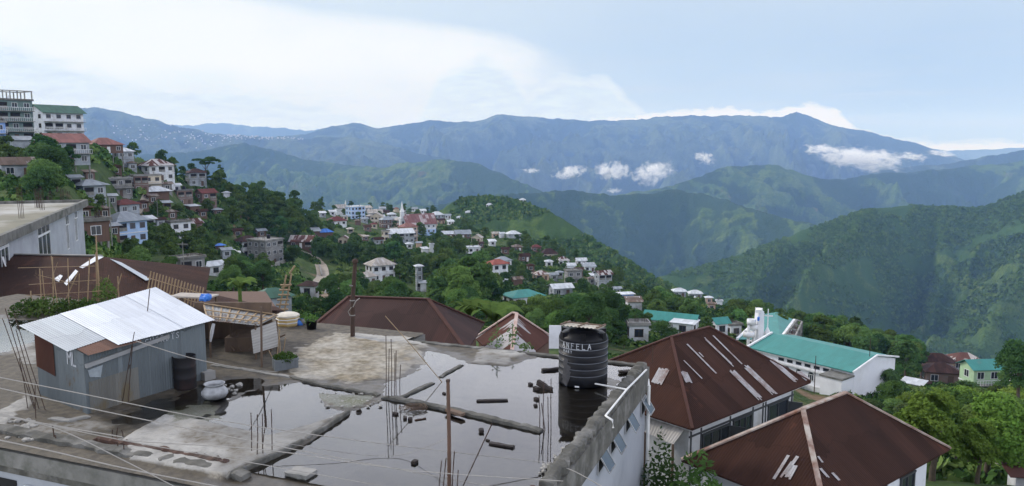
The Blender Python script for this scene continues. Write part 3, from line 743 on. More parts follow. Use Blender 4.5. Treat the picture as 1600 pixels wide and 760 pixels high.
def wall_pt(p, q, s, zp, zq, h):   # s along, h absolute fraction
    g_ = p.lerp(q, s); return up(g_, (zp + (zq - zp) * s) * h)
b = MB()
# left wall: grey sheets, lower part browner, front wall of several sheets
corr_sheet(b, L_(wall_pt(SA, SB, .0, zA, zB, 0)), L_(wall_pt(SA, SB, 1, zA, zB, 0)), L_(wall_pt(SA, SB, 0, zA, zB, 1)), L_(wall_pt(SA, SB, 1, zA, zB, 1)))
for k, (s0, s1) in enumerate(((0, .26), (.25, .5), (.49, .75), (.74, 1))):
    o_ = (SB - SA).normalized() * (.004 * (k % 2))
    corr_sheet(b, L_(wall_pt(SB, SC, s0, zB, zC, 0) + o_), L_(wall_pt(SB, SC, s1, zB, zC, 0) + o_), L_(wall_pt(SB, SC, s0, zB, zC, 1) + o_), L_(wall_pt(SB, SC, s1, zB, zC, 1) + o_), u0=k * 7.3)
corr_sheet(b, L_(up(SC, 0)), L_(up(SD, 0)), L_(up(SC, zC)), L_(up(SD, zD)), u0=30)
corr_sheet(b, L_(up(SD, 0)), L_(up(SA, 0)), L_(up(SD, zD)), L_(up(SA, zA)), u0=40)
wl = b.build('wall', M_galvold, shed)
nL = (SB - SA).cross(Vector((0, 0, 1))).normalized(); nF = (SC - SB).cross(Vector((0, 0, 1))).normalized()
b = MB(); e = nL * .02
corr_sheet(b, L_(wall_pt(SA, SB, .0, zA, zB, .42) + e), L_(wall_pt(SA, SB, .40, zA, zB, .40) + e), L_(wall_pt(SA, SB, 0, zA, zB, .98) + e), L_(wall_pt(SA, SB, .40, zA, zB, .98) + e))
b.build('rusty_panel', M_rustsheet, shed)
b = MB(); e = nF * .015
corr_sheet(b, L_(wall_pt(SB, SC, .02, zB, zC, .0) + e), L_(wall_pt(SB, SC, .4, zB, zC, .0) + e), L_(wall_pt(SB, SC, .02, zB, zC, .52) + e), L_(wall_pt(SB, SC, .4, zB, zC, .55) + e))
b.build('lower_sheet', corr('brownish_sheet', (.21, .215, .20), (.16, .15, .13), pitch=.076, rough=.7, bump=.15, patch=(.17, .14, .09), pthr=.52), shed)
# roof: bare white sheets, a greyer left strip, a rusty end
UL = (SA - SD).normalized(); UF = (SB - SA).normalized()
rA = up(SA, zA + .05) + UL * .32 - UF * .25; rD = up(SD, zD + .05) - UL * .2 - UF * .2
rB = up(SB, zB + .03) + UL * .28 + UF * .18; rC = up(SC, zC + .03) - UL * .22 + UF * .22
rp = lambda s, t: rA.lerp(rD, s).lerp(rB.lerp(rC, s), t)
b = MB()
for s0, s1, dz in ((.27, .52, .012), (.51, .76, .004), (.75, 1, .012)):
    z_ = Vector((0, 0, dz)); corr_sheet(b, L_(rp(s0, 0) + z_), L_(rp(s1, 0) + z_), L_(rp(s0, 1) + z_), L_(rp(s1, 1) + z_), rows=3, u0=s0 * 9)
roof = b.build('roof', M_tinw, shed)
b = MB(); corr_sheet(b, L_(rp(0, 0)), L_(rp(.275, 0)), L_(rp(0, .86)), L_(rp(.275, .8)), rows=3)
b.build('grey_sheet', M_galv, roof)
b = MB(); z_ = Vector((0, 0, -.012)); corr_sheet(b, L_(rp(.06, .74) + z_), L_(rp(.42, .74) + z_), L_(rp(.06, 1.04) + z_), L_(rp(.42, 1.03) + z_), rows=3)
b.build('rusty_sheet', corr('rusty_brown_sheet', (.16, .085, .06), (.11, .06, .045), pitch=.076, rough=.9, bump=.2), roof)
b = MB(); e = nF * .06
b.bar(L_(wall_pt(SB, SC, .0, zB, zC, .80) + e), L_(wall_pt(SB, SC, .66, zB, zC, .93) + e), .07, .11); b.build('beam', mk('grey_board', (.30, .31, .31), (.22, .22, .22), 2, .8, .1), shed)
b = MB(); b.box(L_(SC + (SC - SB).normalized() * -.05 + nF * .08 + Vector((0, 0, .13))), (.35, .3, .26), .9); b.build('footing_block', M_conc, shed)
# painted letters on the sheets: strokes are thin paint strips proud of the wall
M_paint = mk('white_brush_paint', (.52, .54, .57), (.34, .36, .39), 6, .7, 0)
def strokes(mb, polylines, place, w_=.02, th=.006):
    for pl_ in polylines:
        for p, q in zip(pl_, pl_[1:]):
            d = Vector((q[0] - p[0], q[1] - p[1])); 
            if d.length < 1e-6: continue
            n_ = Vector((-d.y, d.x)).normalized() * w_ / 2; d = d.normalized() * w_ * .35
            quad = [(p[0] - d.x - n_.x, p[1] - d.y - n_.y), (q[0] + d.x - n_.x, q[1] + d.y - n_.y), (q[0] + d.x + n_.x, q[1] + d.y + n_.y), (p[0] - d.x + n_.x, p[1] - d.y + n_.y)]
            mb.face([place(*c_) for c_ in quad])
LET = {'M': [[(0, 0), (0, 1), (.4, .45), (.8, 1), (.8, 0)]], 'L': [[(0, 1), (0, 0), (.6, 0)]], 'A': [[(0, 0), (.35, 1), (.7, 0)], [(.15, .4), (.55, .4)]],
       'N': [[(0, 0), (0, 1), (.6, 0), (.6, 1)]], 'F': [[(0, 0), (0, 1), (.6, 1)], [(0, .55), (.5, .55)]], 'E': [[(.6, 1), (0, 1), (0, 0), (.6, 0)], [(0, .55), (.5, .55)]],
       'K': [[(0, 0), (0, 1)], [(.6, 1), (0, .45), (.6, 0)]], 'C': [[(.6, .85), (.4, 1), (.1, .85), (0, .5), (.1, .15), (.4, 0), (.6, .15)]], 'H': [[(0, 0), (0, 1)], [(.6, 0), (.6, 1)], [(0, .5), (.6, .5)]],
       'O': [[(.3, 1), (.05, .8), (0, .5), (.05, .2), (.3, 0), (.55, .2), (.6, .5), (.55, .8), (.3, 1)]], 'R': [[(0, 0), (0, 1), (.5, .95), (.55, .7), (.4, .5), (0, .5)], [(.25, .5), (.6, 0)]],
       'D': [[(0, 0), (0, 1), (.35, .95), (.6, .65), (.6, .35), (.35, .05), (0, 0)]], 'T': [[(0, 1), (.7, 1)], [(.35, 1), (.35, 0)]], 'S': [[(.6, .9), (.3, 1), (.05, .8), (.3, .55), (.6, .3), (.35, 0), (0, .12)]],
       'Y': [[(0, 1), (.3, .5), (.6, 1)], [(.3, .5), (.3, 0)]], 'P': [[(0, 0), (0, 1), (.5, .95), (.55, .7), (.4, .5), (0, .5)]]}
def word(mb, txt, x0, y0, h, place, w_=.02, adv=.95):
    x = x0
    for ch in txt:
        if ch in LET: strokes(mb, [[(x + a * h * .8, y0 + c_ * h) for a, c_ in pl_] for pl_ in LET[ch]], place, w_)
        x += adv * h
pl_left = lambda x, y: L_(up(SA.lerp(SB, x / (SB - SA).length), y) + nL * .018)
b = MB(); word(b, 'ML', .68 * (SB - SA).length, 1.22, .34, pl_left, .05, .86); b.build('painted_writing', M_paint, wl); b = MB()
lenF = (SC - SB).length
pl_front = lambda x, y: L_(up(SB.lerp(SC, x / lenF), y) + nF * .022)
word(b, 'CHORDTS', lenF * .47, 1.46, .17, pl_front, .022, .95); b.build('painted_writing', M_paint, wl)
b = MB(); e = nF * .019
b.face([L_(wall_pt(SB, SC, .03, zB, zC, .60) + e), L_(wall_pt(SB, SC, .11, zB, zC, .55) + e), L_(wall_pt(SB, SC, .13, zB, zC, .74) + e), L_(wall_pt(SB, SC, .02, zB, zC, .72) + e)]); b.build('paint_patch', mk('grey_white_smear', (.30, .34, .36), (.22, .25, .27), 8, .8, 0), wl)

# ================================================================== black water tank
tb = P(914, 607); TR = 78 / 2 * (tb.y + .75) / FPX; TC = Vector((tb.x, tb.y + TR * .93, 0))
tank = empty('water_tank', TC, 0, 'tall black plastic water tank with white painted letters and a sheet on top', 'water tank')
th = at_y(914, 518, TC.y).z - .05
prof = [(0, .0), (TR * .97, .0), (TR, .03)]
nr = 6
for k in range(nr):
    z0 = .16 + (th * .80) * k / nr; z1 = .16 + (th * .80) * (k + 1) / nr
    prof += [(TR, z0), (TR * 1.0, z1 - .055), (TR * .982, z1 - .035), (TR * .982, z1 - .02), (TR, z1)]
prof += [(TR, th * .93), (TR * .97, th * .97), (TR * .80, th * 1.045), (TR * .5, th * 1.09), (TR * .3, th * 1.10), (TR * .3, th * 1.15), (0, th * 1.15)]
b = MB(); b.lathe(prof, 48); tk = b.build('body', M_black, tank)
b = MB()
for k in range(nr):
    z1 = .16 + (th * .80) * (k + 1) / nr - .028
    b.lathe([(TR * .99, z1 - .012), (TR * 1.006, z1 - .008), (TR * 1.006, z1 + .008), (TR * .99, z1 + .012)], 48)
b.build('hoop', mk('grey_hoop', (.11, .12, .135), (.08, .085, .10), 3, .5, 0), tank)
for k in range(6):
    a = rad(-90 - 67 + k * 60); b = MB()
    R_ = Matrix.Rotation(a, 3, 'Z')
    b.box(R_ @ Vector((TR * .84, 0, th * 1.0)), (TR * .30, .17, th * .13), 0, 0, R_); b.build('lifting_lug', M_black, tank)
b = MB(); zt = th * 1.15
sheetc = Vector((-.02, -.08, zt + .03)); R_ = Matrix.Rotation(rad(-24), 3, 'Z') @ Matrix.Rotation(rad(-5), 3, 'X')
q = lambda x, y, z=0: sheetc + R_ @ Vector((x, y, z))
corr_sheet(b, q(-.60, -.42), q(.60, -.42), q(-.60, .42), q(.60, .42), pitch=.12, amp=.014)
sh = b.build('cover_sheet', corr('beige_cover_sheet', (.62, .57, .47), (.5, .45, .36), pitch=.12, rough=.7, bump=.2), tank)
b = MB()
for x in (-.55, .0, .55): b.bar(q(x, -.42, .03), q(x, .42, .03), .05, .03)
b.bar(q(-.58, .0, .05), q(.58, .03, .05), .05, .03); b.build('batten', M_wood, sh)
b = MB()
cyl = lambda x, y: Vector((TR * 1.012 * math.sin(x / TR), -TR * 1.012 * math.cos(x / TR), y))
word(b, 'ANFELA', -TR * 1.03, th * .79, .15, cyl, .018, 1.08)
strokes(b, [[(-TR * (1.0 - .11 * k), th * (.775)), (-TR * (1.0 - .11 * (k + 1)), th * .773)] for k in range(10)], cyl, .014)
word(b, 'MARY', -TR * .98, th * .69, .08, cyl, .012, 1.1)
b.build('painted_letters', M_paint, tk)
b = MB()
strokes(b, [[(.02 - TR * .42, .05), (-TR * .26, .05)]], cyl, .045); b.build('outlet_label', M_white, tk)
b = MB()
for x, y, w_ in ((-.48, .42, .22), (-.50, .26, .26), (-.52, .62, .16), (-.5, .12, .22)):
    strokes(b, [[(x * 1.2 - .05, y), (x * 1.2 + .02, y + .16)]], cyl, w_)
b.build('scuffed_patch', mk('grey_scuff', (.07, .07, .075), (.045, .045, .05), 7, .8, .1), tk)

# ================================================================== things standing on the roof
def thing_at(name, u, v, label, cat, group=None, rz=0.0): return empty(name, P(u, v), rz, label, cat, group)
# black drum
t = thing_at('plastic_drum', 290, 606, 'dark open topped plastic drum against the tin shed wall', 'drum')
b = MB(); b.lathe([(0, 0), (.30, 0), (.31, .05), (.31, .30), (.325, .33), (.31, .36), (.31, .62), (.325, .65), (.31, .68), (.31, .92), (.325, .95), (.29, .95), (.28, .5), (0, .5)], 28)
b.build('body', mk('black_drum', (.010, .010, .012), (.016, .015, .016), 2, .7, .05, (.05, .02, .015), 1.6, .5), t)
# round-bellied pot
t = thing_at('cooking_pot', 336, 623, 'round bellied dull aluminium cooking pot standing on the wet roof', 'pot')
b = MB(); b.lathe([(0, 0), (.2, .01), (.30, .06), (.355, .15), (.35, .22), (.28, .31), (.235, .35), (.235, .365), (.215, .35), (.25, .30), (.30, .2), (.2, .05), (0, .04)], 36); bd = b.build('body', M_alu, t)
b = MB(); b.lathe([(.225, .355), (.235, .40), (.28, .425), (.285, .44), (.265, .44), (.22, .41), (.21, .36)], 36); b.build('rim', M_alu, t)
# stones beside the pot and on the roof
def stone_mesh(seed, r):
    rr = random.Random(seed); bm = bmesh.new(); bmesh.ops.create_icosphere(bm, subdivisions=1, radius=r)
    for v_ in bm.verts: v_.co *= rr.uniform(.75, 1.2); v_.co.z *= .65
    me = bpy.data.meshes.new('stone'); bm.to_mesh(me); bm.free(); me.materials.append(M_stone); return me
SM = [stone_mesh(k, .09) for k in range(5)]
for k, (u, v, s) in enumerate(((356, 610, .8), (362, 606, 1.0), (369, 612, .9), (374, 603, 1.3), (352, 604, .7), (366, 617, .8), (361, 612, .6))):
    p = P(u, v); o = link('stone', SM[k % 5], None, p + Vector((0, 0, .03)), (0, 0, k * 1.3), (s, s, s))
    tag(o, 'pale loose stone in the small heap beside the aluminium pot', 'stone', 'stones heaped beside the pot')
for k in range(26):
    u, v = rng.uniform(10, 60), rng.uniform(655, 690)
    p = P(u, v + k % 3); s = rng.uniform(.5, 1.5); o = link('stone', SM[k % 5], None, p + Vector((0, 0, .03)), (0, 0, k * 2.1), (s, s, s))
    tag(o, 'rubble stone strewn along the front left roof edge', 'stone', 'rubble on the front left roof edge')
for k in range(34):
    u = rng.uniform(500, 596); v = rng.uniform(616, 640); p = P(u, v); s = rng.uniform(.25, .7)
    o = link('stone', SM[k % 5], None, p + Vector((0, 0, .03)), (0, 0, k * 2.1), (s, s, s))
    tag(o, 'small pale stone on the gravelly island in the puddle', 'stone', 'stones on the gravel island')
for k in range(30):
    u = rng.uniform(842, 890); v = 742 - (u - 842) * .95 + rng.uniform(-4, 14); p = P(u, v); s = rng.uniform(.3, .9)
    o = link('stone', SM[k % 5], None, p + Vector((0, 0, .03)), (0, 0, k * 2.1), (s, s, s))
    tag(o, 'crumbled mortar lump along the inside of the right parapet', 'stone', 'lumps along the right parapet')
# bricks, boards and lumps lying in the water
M_wetbrick = mk('wet_dark_brick', (.035, .026, .022), (.02, .017, .016), 5, .7, .3)
def lying(name, u, v, size, rz, label, cat, mat, z=0.0, tilt=0.0, group=None):
    b = MB(); rr = random.Random(int(u * 7 + v)); L, w_, h = size
    n = 6; prev = None; V = []
    for i in range(n + 1):
        x = -L / 2 + L * i / n; j = lambda a: rr.uniform(-a, a)
        for y, zz in ((-w_ / 2, 0), (w_ / 2, 0), (w_ / 2, h), (-w_ / 2, h)): V.append((x + j(.02 * L / n), y + j(.06 * w_), zz + (j(.1 * h) if zz else 0)))
    F = [(i * 4 + k, i * 4 + (k + 1) % 4, (i + 1) * 4 + (k + 1) % 4, (i + 1) * 4 + k) for i in range(n) for k in range(4)] + [(0, 1, 2, 3)[::-1], tuple(n * 4 + k for k in range(4))]
    b.raw(V, F)
    return tag(b.build(name, mat, None, P(u, v) + Vector((0, 0, z - .015)), (0, tilt, rz)), label, cat, group)
lying('wooden_plank', 769, 627, (.86, .10, .06), .08, 'dark straight plank lying alone in the middle of the puddle', 'plank', M_wetbrick)
lying('wooden_plank', 784, 697, (.62, .11, .06), -.42, 'short dark ragged plank lying near the front of the puddle', 'plank', M_wetbrick)
lying('wooden_plank', 861, 579, (.6, .12, .09), .30, 'dark wet beam reaching the left foot of the black tank', 'plank', M_wetbrick)
lying('wooden_plank', 850, 607, (.55, .10, .16), -.75, 'brown wooden offcut propped among the bricks by the tank', 'plank', M_wetbrick, 0, .25)
lying('wooden_plank', 984, 583, (.7, .16, .06), .15, 'dark flat board on the pale corner right of the tank', 'plank', M_wetbrick, .04)
lying('concrete_lump', 470, 742, (.55, .38, .10), -.4, 'broken pale slab of concrete in the puddle below the rebars', 'concrete', M_conc)
lying('wooden_plank', 711, 650, (.6, .16, .07), -.75, 'pale splintered board lying across the dark mortar ridge', 'plank', M_wood, .08)
for u, v, s in ((829, 602, .14), (838, 609, .17), (838, 625, .14), (837, 635, .12), (760, 650, .08), (752, 675, .16), (762, 689, .09), (694, 616, .10), (648, 724, .14), (633, 655, .13), (641, 657, .14), (618, 648, .13)):
    lying('brick', u, v, (s * 1.0, s * .7, s * .55), u * .37, 'dark broken brick lying loose in the big puddle', 'brick', M_wetbrick, 0, 0, 'broken bricks in the puddle')
lying('wooden_plank', 657, 656, (.3, .05, .04), .5, 'thin dark stick in the water under the mortar ridge', 'stick', M_rust)
b = MB()
for k in range(26):
    a = rng.uniform(0, 6.3); r = rng.uniform(.2, .42)
    b.tube([(math.cos(a + i * .5) * r * rng.uniform(.8, 1.1), math.sin(a + i * .5) * r * .5, rng.uniform(.01, .12)) for i in range(5)], .006, 4)
tag(b.build('twig_heap', M_wood, None, P(648, 640)), 'tangled heap of brown twigs and wire on the mortar ridge', 'twigs')

# rebar clusters: starter bars of columns
def rebars(bars, label, r=.011, mats=M_rust, group='rebar clusters on the flooded roof'):
    """bars: list of (foot column, foot row, top column, top row)"""
    f = bars[0]; base = P(f[0], f[1]); t = empty('rebar_cluster', base, 0, label, 'rebar', group)
    for (u0, v0, u1, v1) in bars:
        p = P(u0, v0); q = at_y(u1, v1, p.y + .02)
        mid = p.lerp(q, .5) + Vector((rng.uniform(-.02, .02), 0, 0))
        b = MB(); b.tube([p - base - Vector((0, 0, .06)), mid - base, q - base], r, 5); b.build('bar', mats, t)
    return t
rebars([(603, 622, 603, 524), (607, 625, 608, 545), (612, 622, 611, 530), (616, 625, 617, 552), (619, 623, 619, 548), (625, 624, 626, 570)], 'tall cluster of thin rebars standing at the left end of the long mortar ridge')
rebars([(843, 672, 842, 618), (849, 675, 850, 596), (857, 674, 856, 620), (861, 672, 861, 592), (852, 671, 846, 630)], 'cluster of thin rebars standing close left of the black tank')
rebars([(393, 712, 392, 645), (401, 718, 402, 648), (411, 716, 410, 647), (425, 712, 424, 640), (409, 708, 416, 655)], 'cluster of rebars rising from the edge of the raised pale slab')
rebars([(55, 640, 4, 498), (57, 642, 8, 482), (62, 640, 25, 515), (72, 642, 22, 490), (56, 655, 55, 600), (44, 640, 30, 560)], 'fan of rebars leaning to the left beside the tin shed')
rebars([(190, 632, 210, 519), (176, 628, 171, 560), (180, 632, 182, 600), (186, 628, 203, 570), (200, 630, 207, 540)], 'thin rebars rising in front of the tin shed wall')
rebars([(685, 790, 690, 720), (706, 790, 710, 705), (715, 792, 716, 735), (690, 795, 697, 716)], 'bent rebars around the foot of the rusty pole')
rebars([(188, 706, 183, 690), (196, 712, 193, 693), (176, 684, 176, 672), (181, 684, 184, 668), (192, 684, 190, 672)], 'stubby rusted starter bars on the brown front part of the roof', .012)
rebars([(85, 692, 82, 664), (90, 694, 86, 680)], 'single short rebar by the front roof edge', .014)
# poles
b = MB(); p = P(702, 785); q = at_y(700, 595, p.y); b.tube([(0, 0, -.03), (q.x - p.x + .01, 0, q.z * .5), (q.x - p.x, 0, q.z)], [.04, .038, .034], 8)
t = empty('rusty_pole', p, 0, 'rusty straight pole rising through the front of the puddle', 'pole'); b.build('shaft', mk('rusty_pipe', (.115, .066, .046), (.075, .05, .038), 6, .85, .2, stretch=(1, 1, .2)), t)
b = MB(); b.tube([(q.x - p.x, -.0, q.z - .02), (q.x - p.x, 0, q.z + .02)], .045, 8); b.build('collar', M_rust, t)
p = P(551, 528); q = at_y(555, 412, p.y); H_ = q.z
t = empty('utility_pole', p, 0, 'dark steel post with wire wrappings at the far edge of the roof', 'pole')
b = MB(); b.tube([(0, 0, -.05), (.03, 0, H_ * .5), (q.x - p.x, 0, H_)], [.085, .08, .07], 8); b.build('shaft', M_rust, t)
b = MB(); b.lathe([(.07, 0), (.11, .03), (.11, .12), (.05, .17), (0, .18)], 10, 0, (q.x - p.x, 0, H_)); b.build('cap', M_rust, t)
b = MB(); b.tube([(.05, -.06, H_ * .42), (.16, -.08, H_ * .5), (.30, -.06, H_ * .54)], .02, 5); b.tube([(-.06, -.05, H_ * .3), (-.12, -.08, H_ * .36), (0, -.1, H_ * .42)], .016, 5); b.build('wire_wrapping', M_cable, t)
for k in range(3):
    b = MB(); b.lathe([(.088, 0), (.1, .02), (.088, .04)], 10, 0, (.02, 0, H_ * (.3 + .2 * k))); b.build('band', M_conc, t)
# tall leaning stick left of the post and a rod in the water
def stick(u0, v0, u1, v1, r, mat, label, cat='stick', z0=0.0):
    p = P(u0, v0, z0); q = at_y(u1, v1, p.y); b = MB(); b.tube([(0, 0, -.04), (q - p) * .5 + Vector((.01, 0, 0)), q - p], r, 6)
    return tag(b.build('stick', mat, None, p), label, cat)
stick(692, 597, 602, 494, .012, M_bamboo, 'long thin pale cane leaning across the back of the puddle')
stick(722, 760, 769, 662, .012, M_rust, 'thin rusty rod leaning over the front of the puddle', 'rod')
stick(226, 520, 234, 452, .014, M_rust, 'thin rod standing up against the shed roof', 'rod', 1.4)
stick(1019, 566, 1020, 540, .014, M_rust, 'short rod standing on the far right parapet corner', 'rod')

# ================================================================== lean-to shelter behind the shed
A0 = P(322, 562); t = empty('lean_to_shelter', A0, 0, 'ramshackle open lean-to of poles and old tin behind the shed', 'shelter')
Q = lambda u, v, y: at_y(u, v, y) - A0
y0, y1 = A0.y, A0.y + 3.0
b = MB()
corr_sheet(b, Q(326, 501, y0 - .1), Q(404, 509, y0 - .1), Q(318, 474, y1), Q(436, 493, y1), rows=3, pitch=.09)
rf = b.build('roof', corr('patchy_old_tin', (.34, .35, .35), (.24, .235, .22), pitch=.09, rough=.7, bump=.2, patch=(.16, .10, .07), pthr=.56), t)
b = MB()
for k in range(9):
    s = k / 8; z_ = Vector((0, 0, .05))
    b.bar(Q(324 + 80 * s, 500 + 8 * s, y0) + z_, Q(318 + 114 * s, 476 + 17 * s, y1) + z_ * .6, .05, .03)
for s in (.1, .45, .85): b.bar(Q(324, 500, y0).lerp(Q(318, 474, y1), s) + Vector((0, 0, .07)), Q(404, 508, y0).lerp(Q(434, 492, y1), s) + Vector((0, 0, .07)), .06, .03)
b.build('bamboo_pole', M_bamboo, rf)
for (u, v, u1, v1, dy) in ((329, 560, 328, 505, 0), (400, 562, 399, 506, 0), (434, 556, 432, 500, .4), (362, 548, 360, 500, 1.4), (409, 575, 408, 480, -.6)):
    p = P(u, v); q = at_y(u1, v1, p.y); b = MB(); b.tube([p - A0, q - A0], .035, 6); b.build('post', M_wood, t)
b = MB(); b.lohi((Q(312, 540, y1).x, 2.7, -.02), (Q(430, 540, y1).x, 2.8, 1.35)); b.lohi((Q(312, 540, y1).x - .1, .6, -.02), (Q(312, 540, y1).x, 2.7, 1.2)); b.build('back_wall', M_wood, t)
b = MB()
corr_sheet(b, Q(396, 553, y0 - .35), Q(392, 516, y0 - .1), Q(436, 541, y0 + .2), Q(431, 502, y0 + .4), pitch=.09)
b.build('leaning_sheet', corr('zinc_sheet', (.50, .49, .46), (.36, .34, .31), pitch=.09, rough=.6, bump=.2, patch=(.25, .21, .16), pthr=.6), t)
b = MB()
for k in range(12):
    x = rng.uniform(.2, 1.9); y = rng.uniform(.6, 2.2); b.bar((x, y, rng.uniform(.0, .4)), (x + rng.uniform(-.6, .6), y + rng.uniform(-.3, .3), rng.uniform(.05, .7)), .06, .05)
b.lohi((.3, .9, 0), (1.7, 2.2, .5)); b.build('stored_timber', M_wood, t)
b = MB(); b.tube([Q(334, 506, y0 - .05), Q(331, 520, y0 - .08), Q(329, 534, y0 - .05)], [.05, .06, .03], 6); b.build('hanging_rag', M_white, t)
for k, (u, v, u1, v1) in enumerate(((415, 572, 412, 480), (440, 565, 430, 515), (445, 560, 437, 530))):
    pass
for k, (u, v, u1, v1) in enumerate(((432, 562, 437, 515), (438, 560, 436, 520), (441, 556, 446, 528), (428, 566, 420, 548))):
    stick(u, v, u1, v1, .016, M_bamboo, 'pale bamboo stick propped against the end of the lean-to').__setitem__('group', 'bamboo sticks by the lean-to')

# leaf clumps
def leaves(mb, n, r, h, size, seed=0, base=0.0, flat=.4):
    rr = random.Random(seed)
    for _ in range(n):
        a = rr.uniform(0, 6.283); q = math.sqrt(rr.random()) * r; z = base + rr.random() ** .8 * h * (1 - .5 * q / r)
        c_ = Vector((math.cos(a) * q, math.sin(a) * q, z))
        nn = Vector((rr.gauss(0, .6), rr.gauss(0, .6), rr.uniform(.2, 1))).normalized()
        x = nn.orthogonal().normalized(); x = (Matrix.Rotation(rr.uniform(0, 6.3), 3, nn) @ x) * size * rr.uniform(.6, 1.3); y = nn.cross(x) * .5
        mb.face([c_ - x, c_ + y * .9 - nn * size * .1, c_ + x, c_ - y * .9 - nn * size * .1])
# planter crate
t = thing_at('planter_crate', 446, 576, 'grey plastic crate planted with leafy greens at the lean-to corner', 'planter', None, .45)
b = MB()
for (lo, hi) in (((-.36, -.24, 0), (.36, -.2, .34)), ((-.36, .2, 0), (.36, .24, .34)), ((-.36, -.2, 0), (-.32, .2, .34)), ((.32, -.2, 0), (.36, .2, .34)), ((-.38, -.26, .30), (.38, -.235, .36)), ((.355, -.2, .30), (.385, .2, .36))): b.lohi(lo, hi)
for k in range(5): b.lohi((-.34 + k * .155, -.262, 0), (-.31 + k * .155, -.238, .3))
b.build('crate', mk('grey_crate', (.16, .18, .19), (.12, .13, .14), 3, .6, .05), t)
b = MB(); b.lohi((-.32, -.2, .02), (.32, .2, .29)); b.build('soil', M_wood, t)
b = MB(); leaves(b, 260, .36, .3, .07, 5, .26); b.build('foliage', M_leafpot, t)
# yellow wrapped tub
t = thing_at('wrapped_tub', 450, 509, 'eight sided tub wrapped in yellow sheeting with a pale cover', 'tub', None, .2)
b = MB(); b.lathe([(0, 0), (.40, 0), (.44, .08), (.44, .40), (.40, .44)], 8, smooth=False); b.build('body', mk('yellow_sheeting', (.42, .27, .07), (.5, .40, .22), 2.2, .6, .1), t)
b = MB(); b.lathe([(.46, .38), (.46, .44), (.3, .50), (0, .53)], 8, smooth=False); b.build('cover', mk('pale_cover', (.60, .56, .48), (.48, .44, .36), 3, .7, .1), t)
b = MB()
for z in (.14, .27): b.lathe([(.44, z), (.455, z + .02), (.44, z + .04)], 8, smooth=False)
b.build('strap', M_white, t)
t = thing_at('plant_bucket', 487, 515, 'black bucket with a scraggly green plant near the far roof edge', 'bucket')
b = MB(); b.lathe([(0, 0), (.17, 0), (.21, .34), (.225, .36), (.2, .36), (.18, .3), (0, .3)], 18); b.build('bucket', M_black, t)
b = MB(); leaves(b, 90, .26, .35, .07, 8, .28); b.build('foliage', M_leafpot, t)
t = thing_at('plant_bucket', 474, 508, 'small grey pot with a low plant left of the black bucket', 'pot')
b = MB(); b.lathe([(0, 0), (.13, 0), (.16, .26), (.14, .26), (0, .22)], 14); b.build('pot', M_conc, t)
b = MB(); leaves(b, 60, .2, .22, .06, 9, .22); b.build('foliage', M_leafpot, t)
M_blue = mk('blue_plastic', (.03, .13, .50), (.05, .2, .6), 4, .5, .1)
def bag(u, v, z, s, label, rest=None):
    bm = bmesh.new(); bmesh.ops.create_icosphere(bm, subdivisions=2, radius=s)
    for v_ in bm.verts: v_.co *= rng.uniform(.8, 1.15); v_.co.z = max(-.4 * s, v_.co.z * .8)
    me = bpy.data.meshes.new('bag'); bm.to_mesh(me); bm.free(); me.materials.append(M_blue)
    tag(link('plastic_bag', me, None, P(u, v, z) + Vector((0, 0, s * .4))), label, 'bag')
bag(469, 508, 0, .22, 'crumpled blue plastic bag between the yellow tub and the pots')
# table of planks with blue tarp behind the shed
p = P(305, 486); t = empty('plank_table', p, -.2, 'rough plank platform behind the shed carrying a blue bundle', 'table')
b = MB(); b.lohi((-.9, -.4, .62), (.9, .4, .68)); b.build('top', mk('bleached_plank', (.42, .38, .33), (.3, .27, .24), 3, .8, .1), t)
for x in (-.8, .8):
    for y in (-.32, .32): b = MB(); b.lohi((x - .04, y - .04, 0), (x + .04, y + .04, .62)); b.build('leg', M_wood, t)
bag(321, 470, .68, .26, 'blue tarp bundle lying on the plank platform behind the shed')

# bamboo trellis and bamboo fence along the far edge of the roof
p0 = P(110, 489); t = empty('bamboo_trellis', p0, 0, 'loose trellis of thin dry canes in front of the long rust roof', 'trellis')
for (u, v0, u1, v1) in ((50, 486, 48, 455), (66, 488, 62, 420), (72, 488, 66, 424), (84, 488, 82, 402), (92, 490, 80, 400), (108, 488, 106, 404), (122, 486, 124, 428), (136, 484, 140, 404), (152, 480, 150, 395), (158, 478, 152, 398), (100, 470, 122, 425), (84, 424, 90, 410), (160, 478, 170, 430), (178, 470, 190, 428), (186, 468, 184, 432)):
    p = P(u, v0 + 2); q = at_y(u1, v1, p.y); b = MB(); b.tube([p - p0 - Vector((0, 0, .05)), q - p0], rng.uniform(.014, .026), 5); b.build('cane', M_bamboo, t)
for (u, v0, u1, v1) in ((28, 419, 148, 416), (45, 445, 150, 438), (40, 462, 160, 455), (60, 430, 120, 445)):
    b = MB(); b.tube([at_y(u, v0, p0.y) - p0, at_y(u1, v1, p0.y + .4) - p0], .012, 5); b.build('rail', M_bamboo, t)
b = MB()
for k in range(36):
    u, v = rng.uniform(48, 150), rng.uniform(425, 470); c_ = at_y(u, v, p0.y + .1) - p0
    b.tube([c_, c_ + Vector((rng.uniform(-.6, .6), 0, rng.uniform(-.3, .4)))], .007, 4)
b.build('dry_twigs', M_wood, t)
stick(155, 482, 150, 368, .03, M_bamboo, 'tallest pale bamboo pole standing at the right end of the trellis', 'pole')
p0 = P(270, 474); t = empty('bamboo_fence', p0, 0, 'slanting fence of evenly spaced bamboo slats behind the shed roof', 'fence')
for k in range(18):
    s = k / 17; u = 230 + 82 * s; v0 = 452 + 26 * s + 6; v1 = 424 + 26 * s
    c0 = at_y(u, v0, p0.y); c1 = at_y(u + 6, v1, p0.y); b = MB(); b.bar(c0 - p0, c1 - p0, .05, .03); b.build('slat', M_bamboo, t)
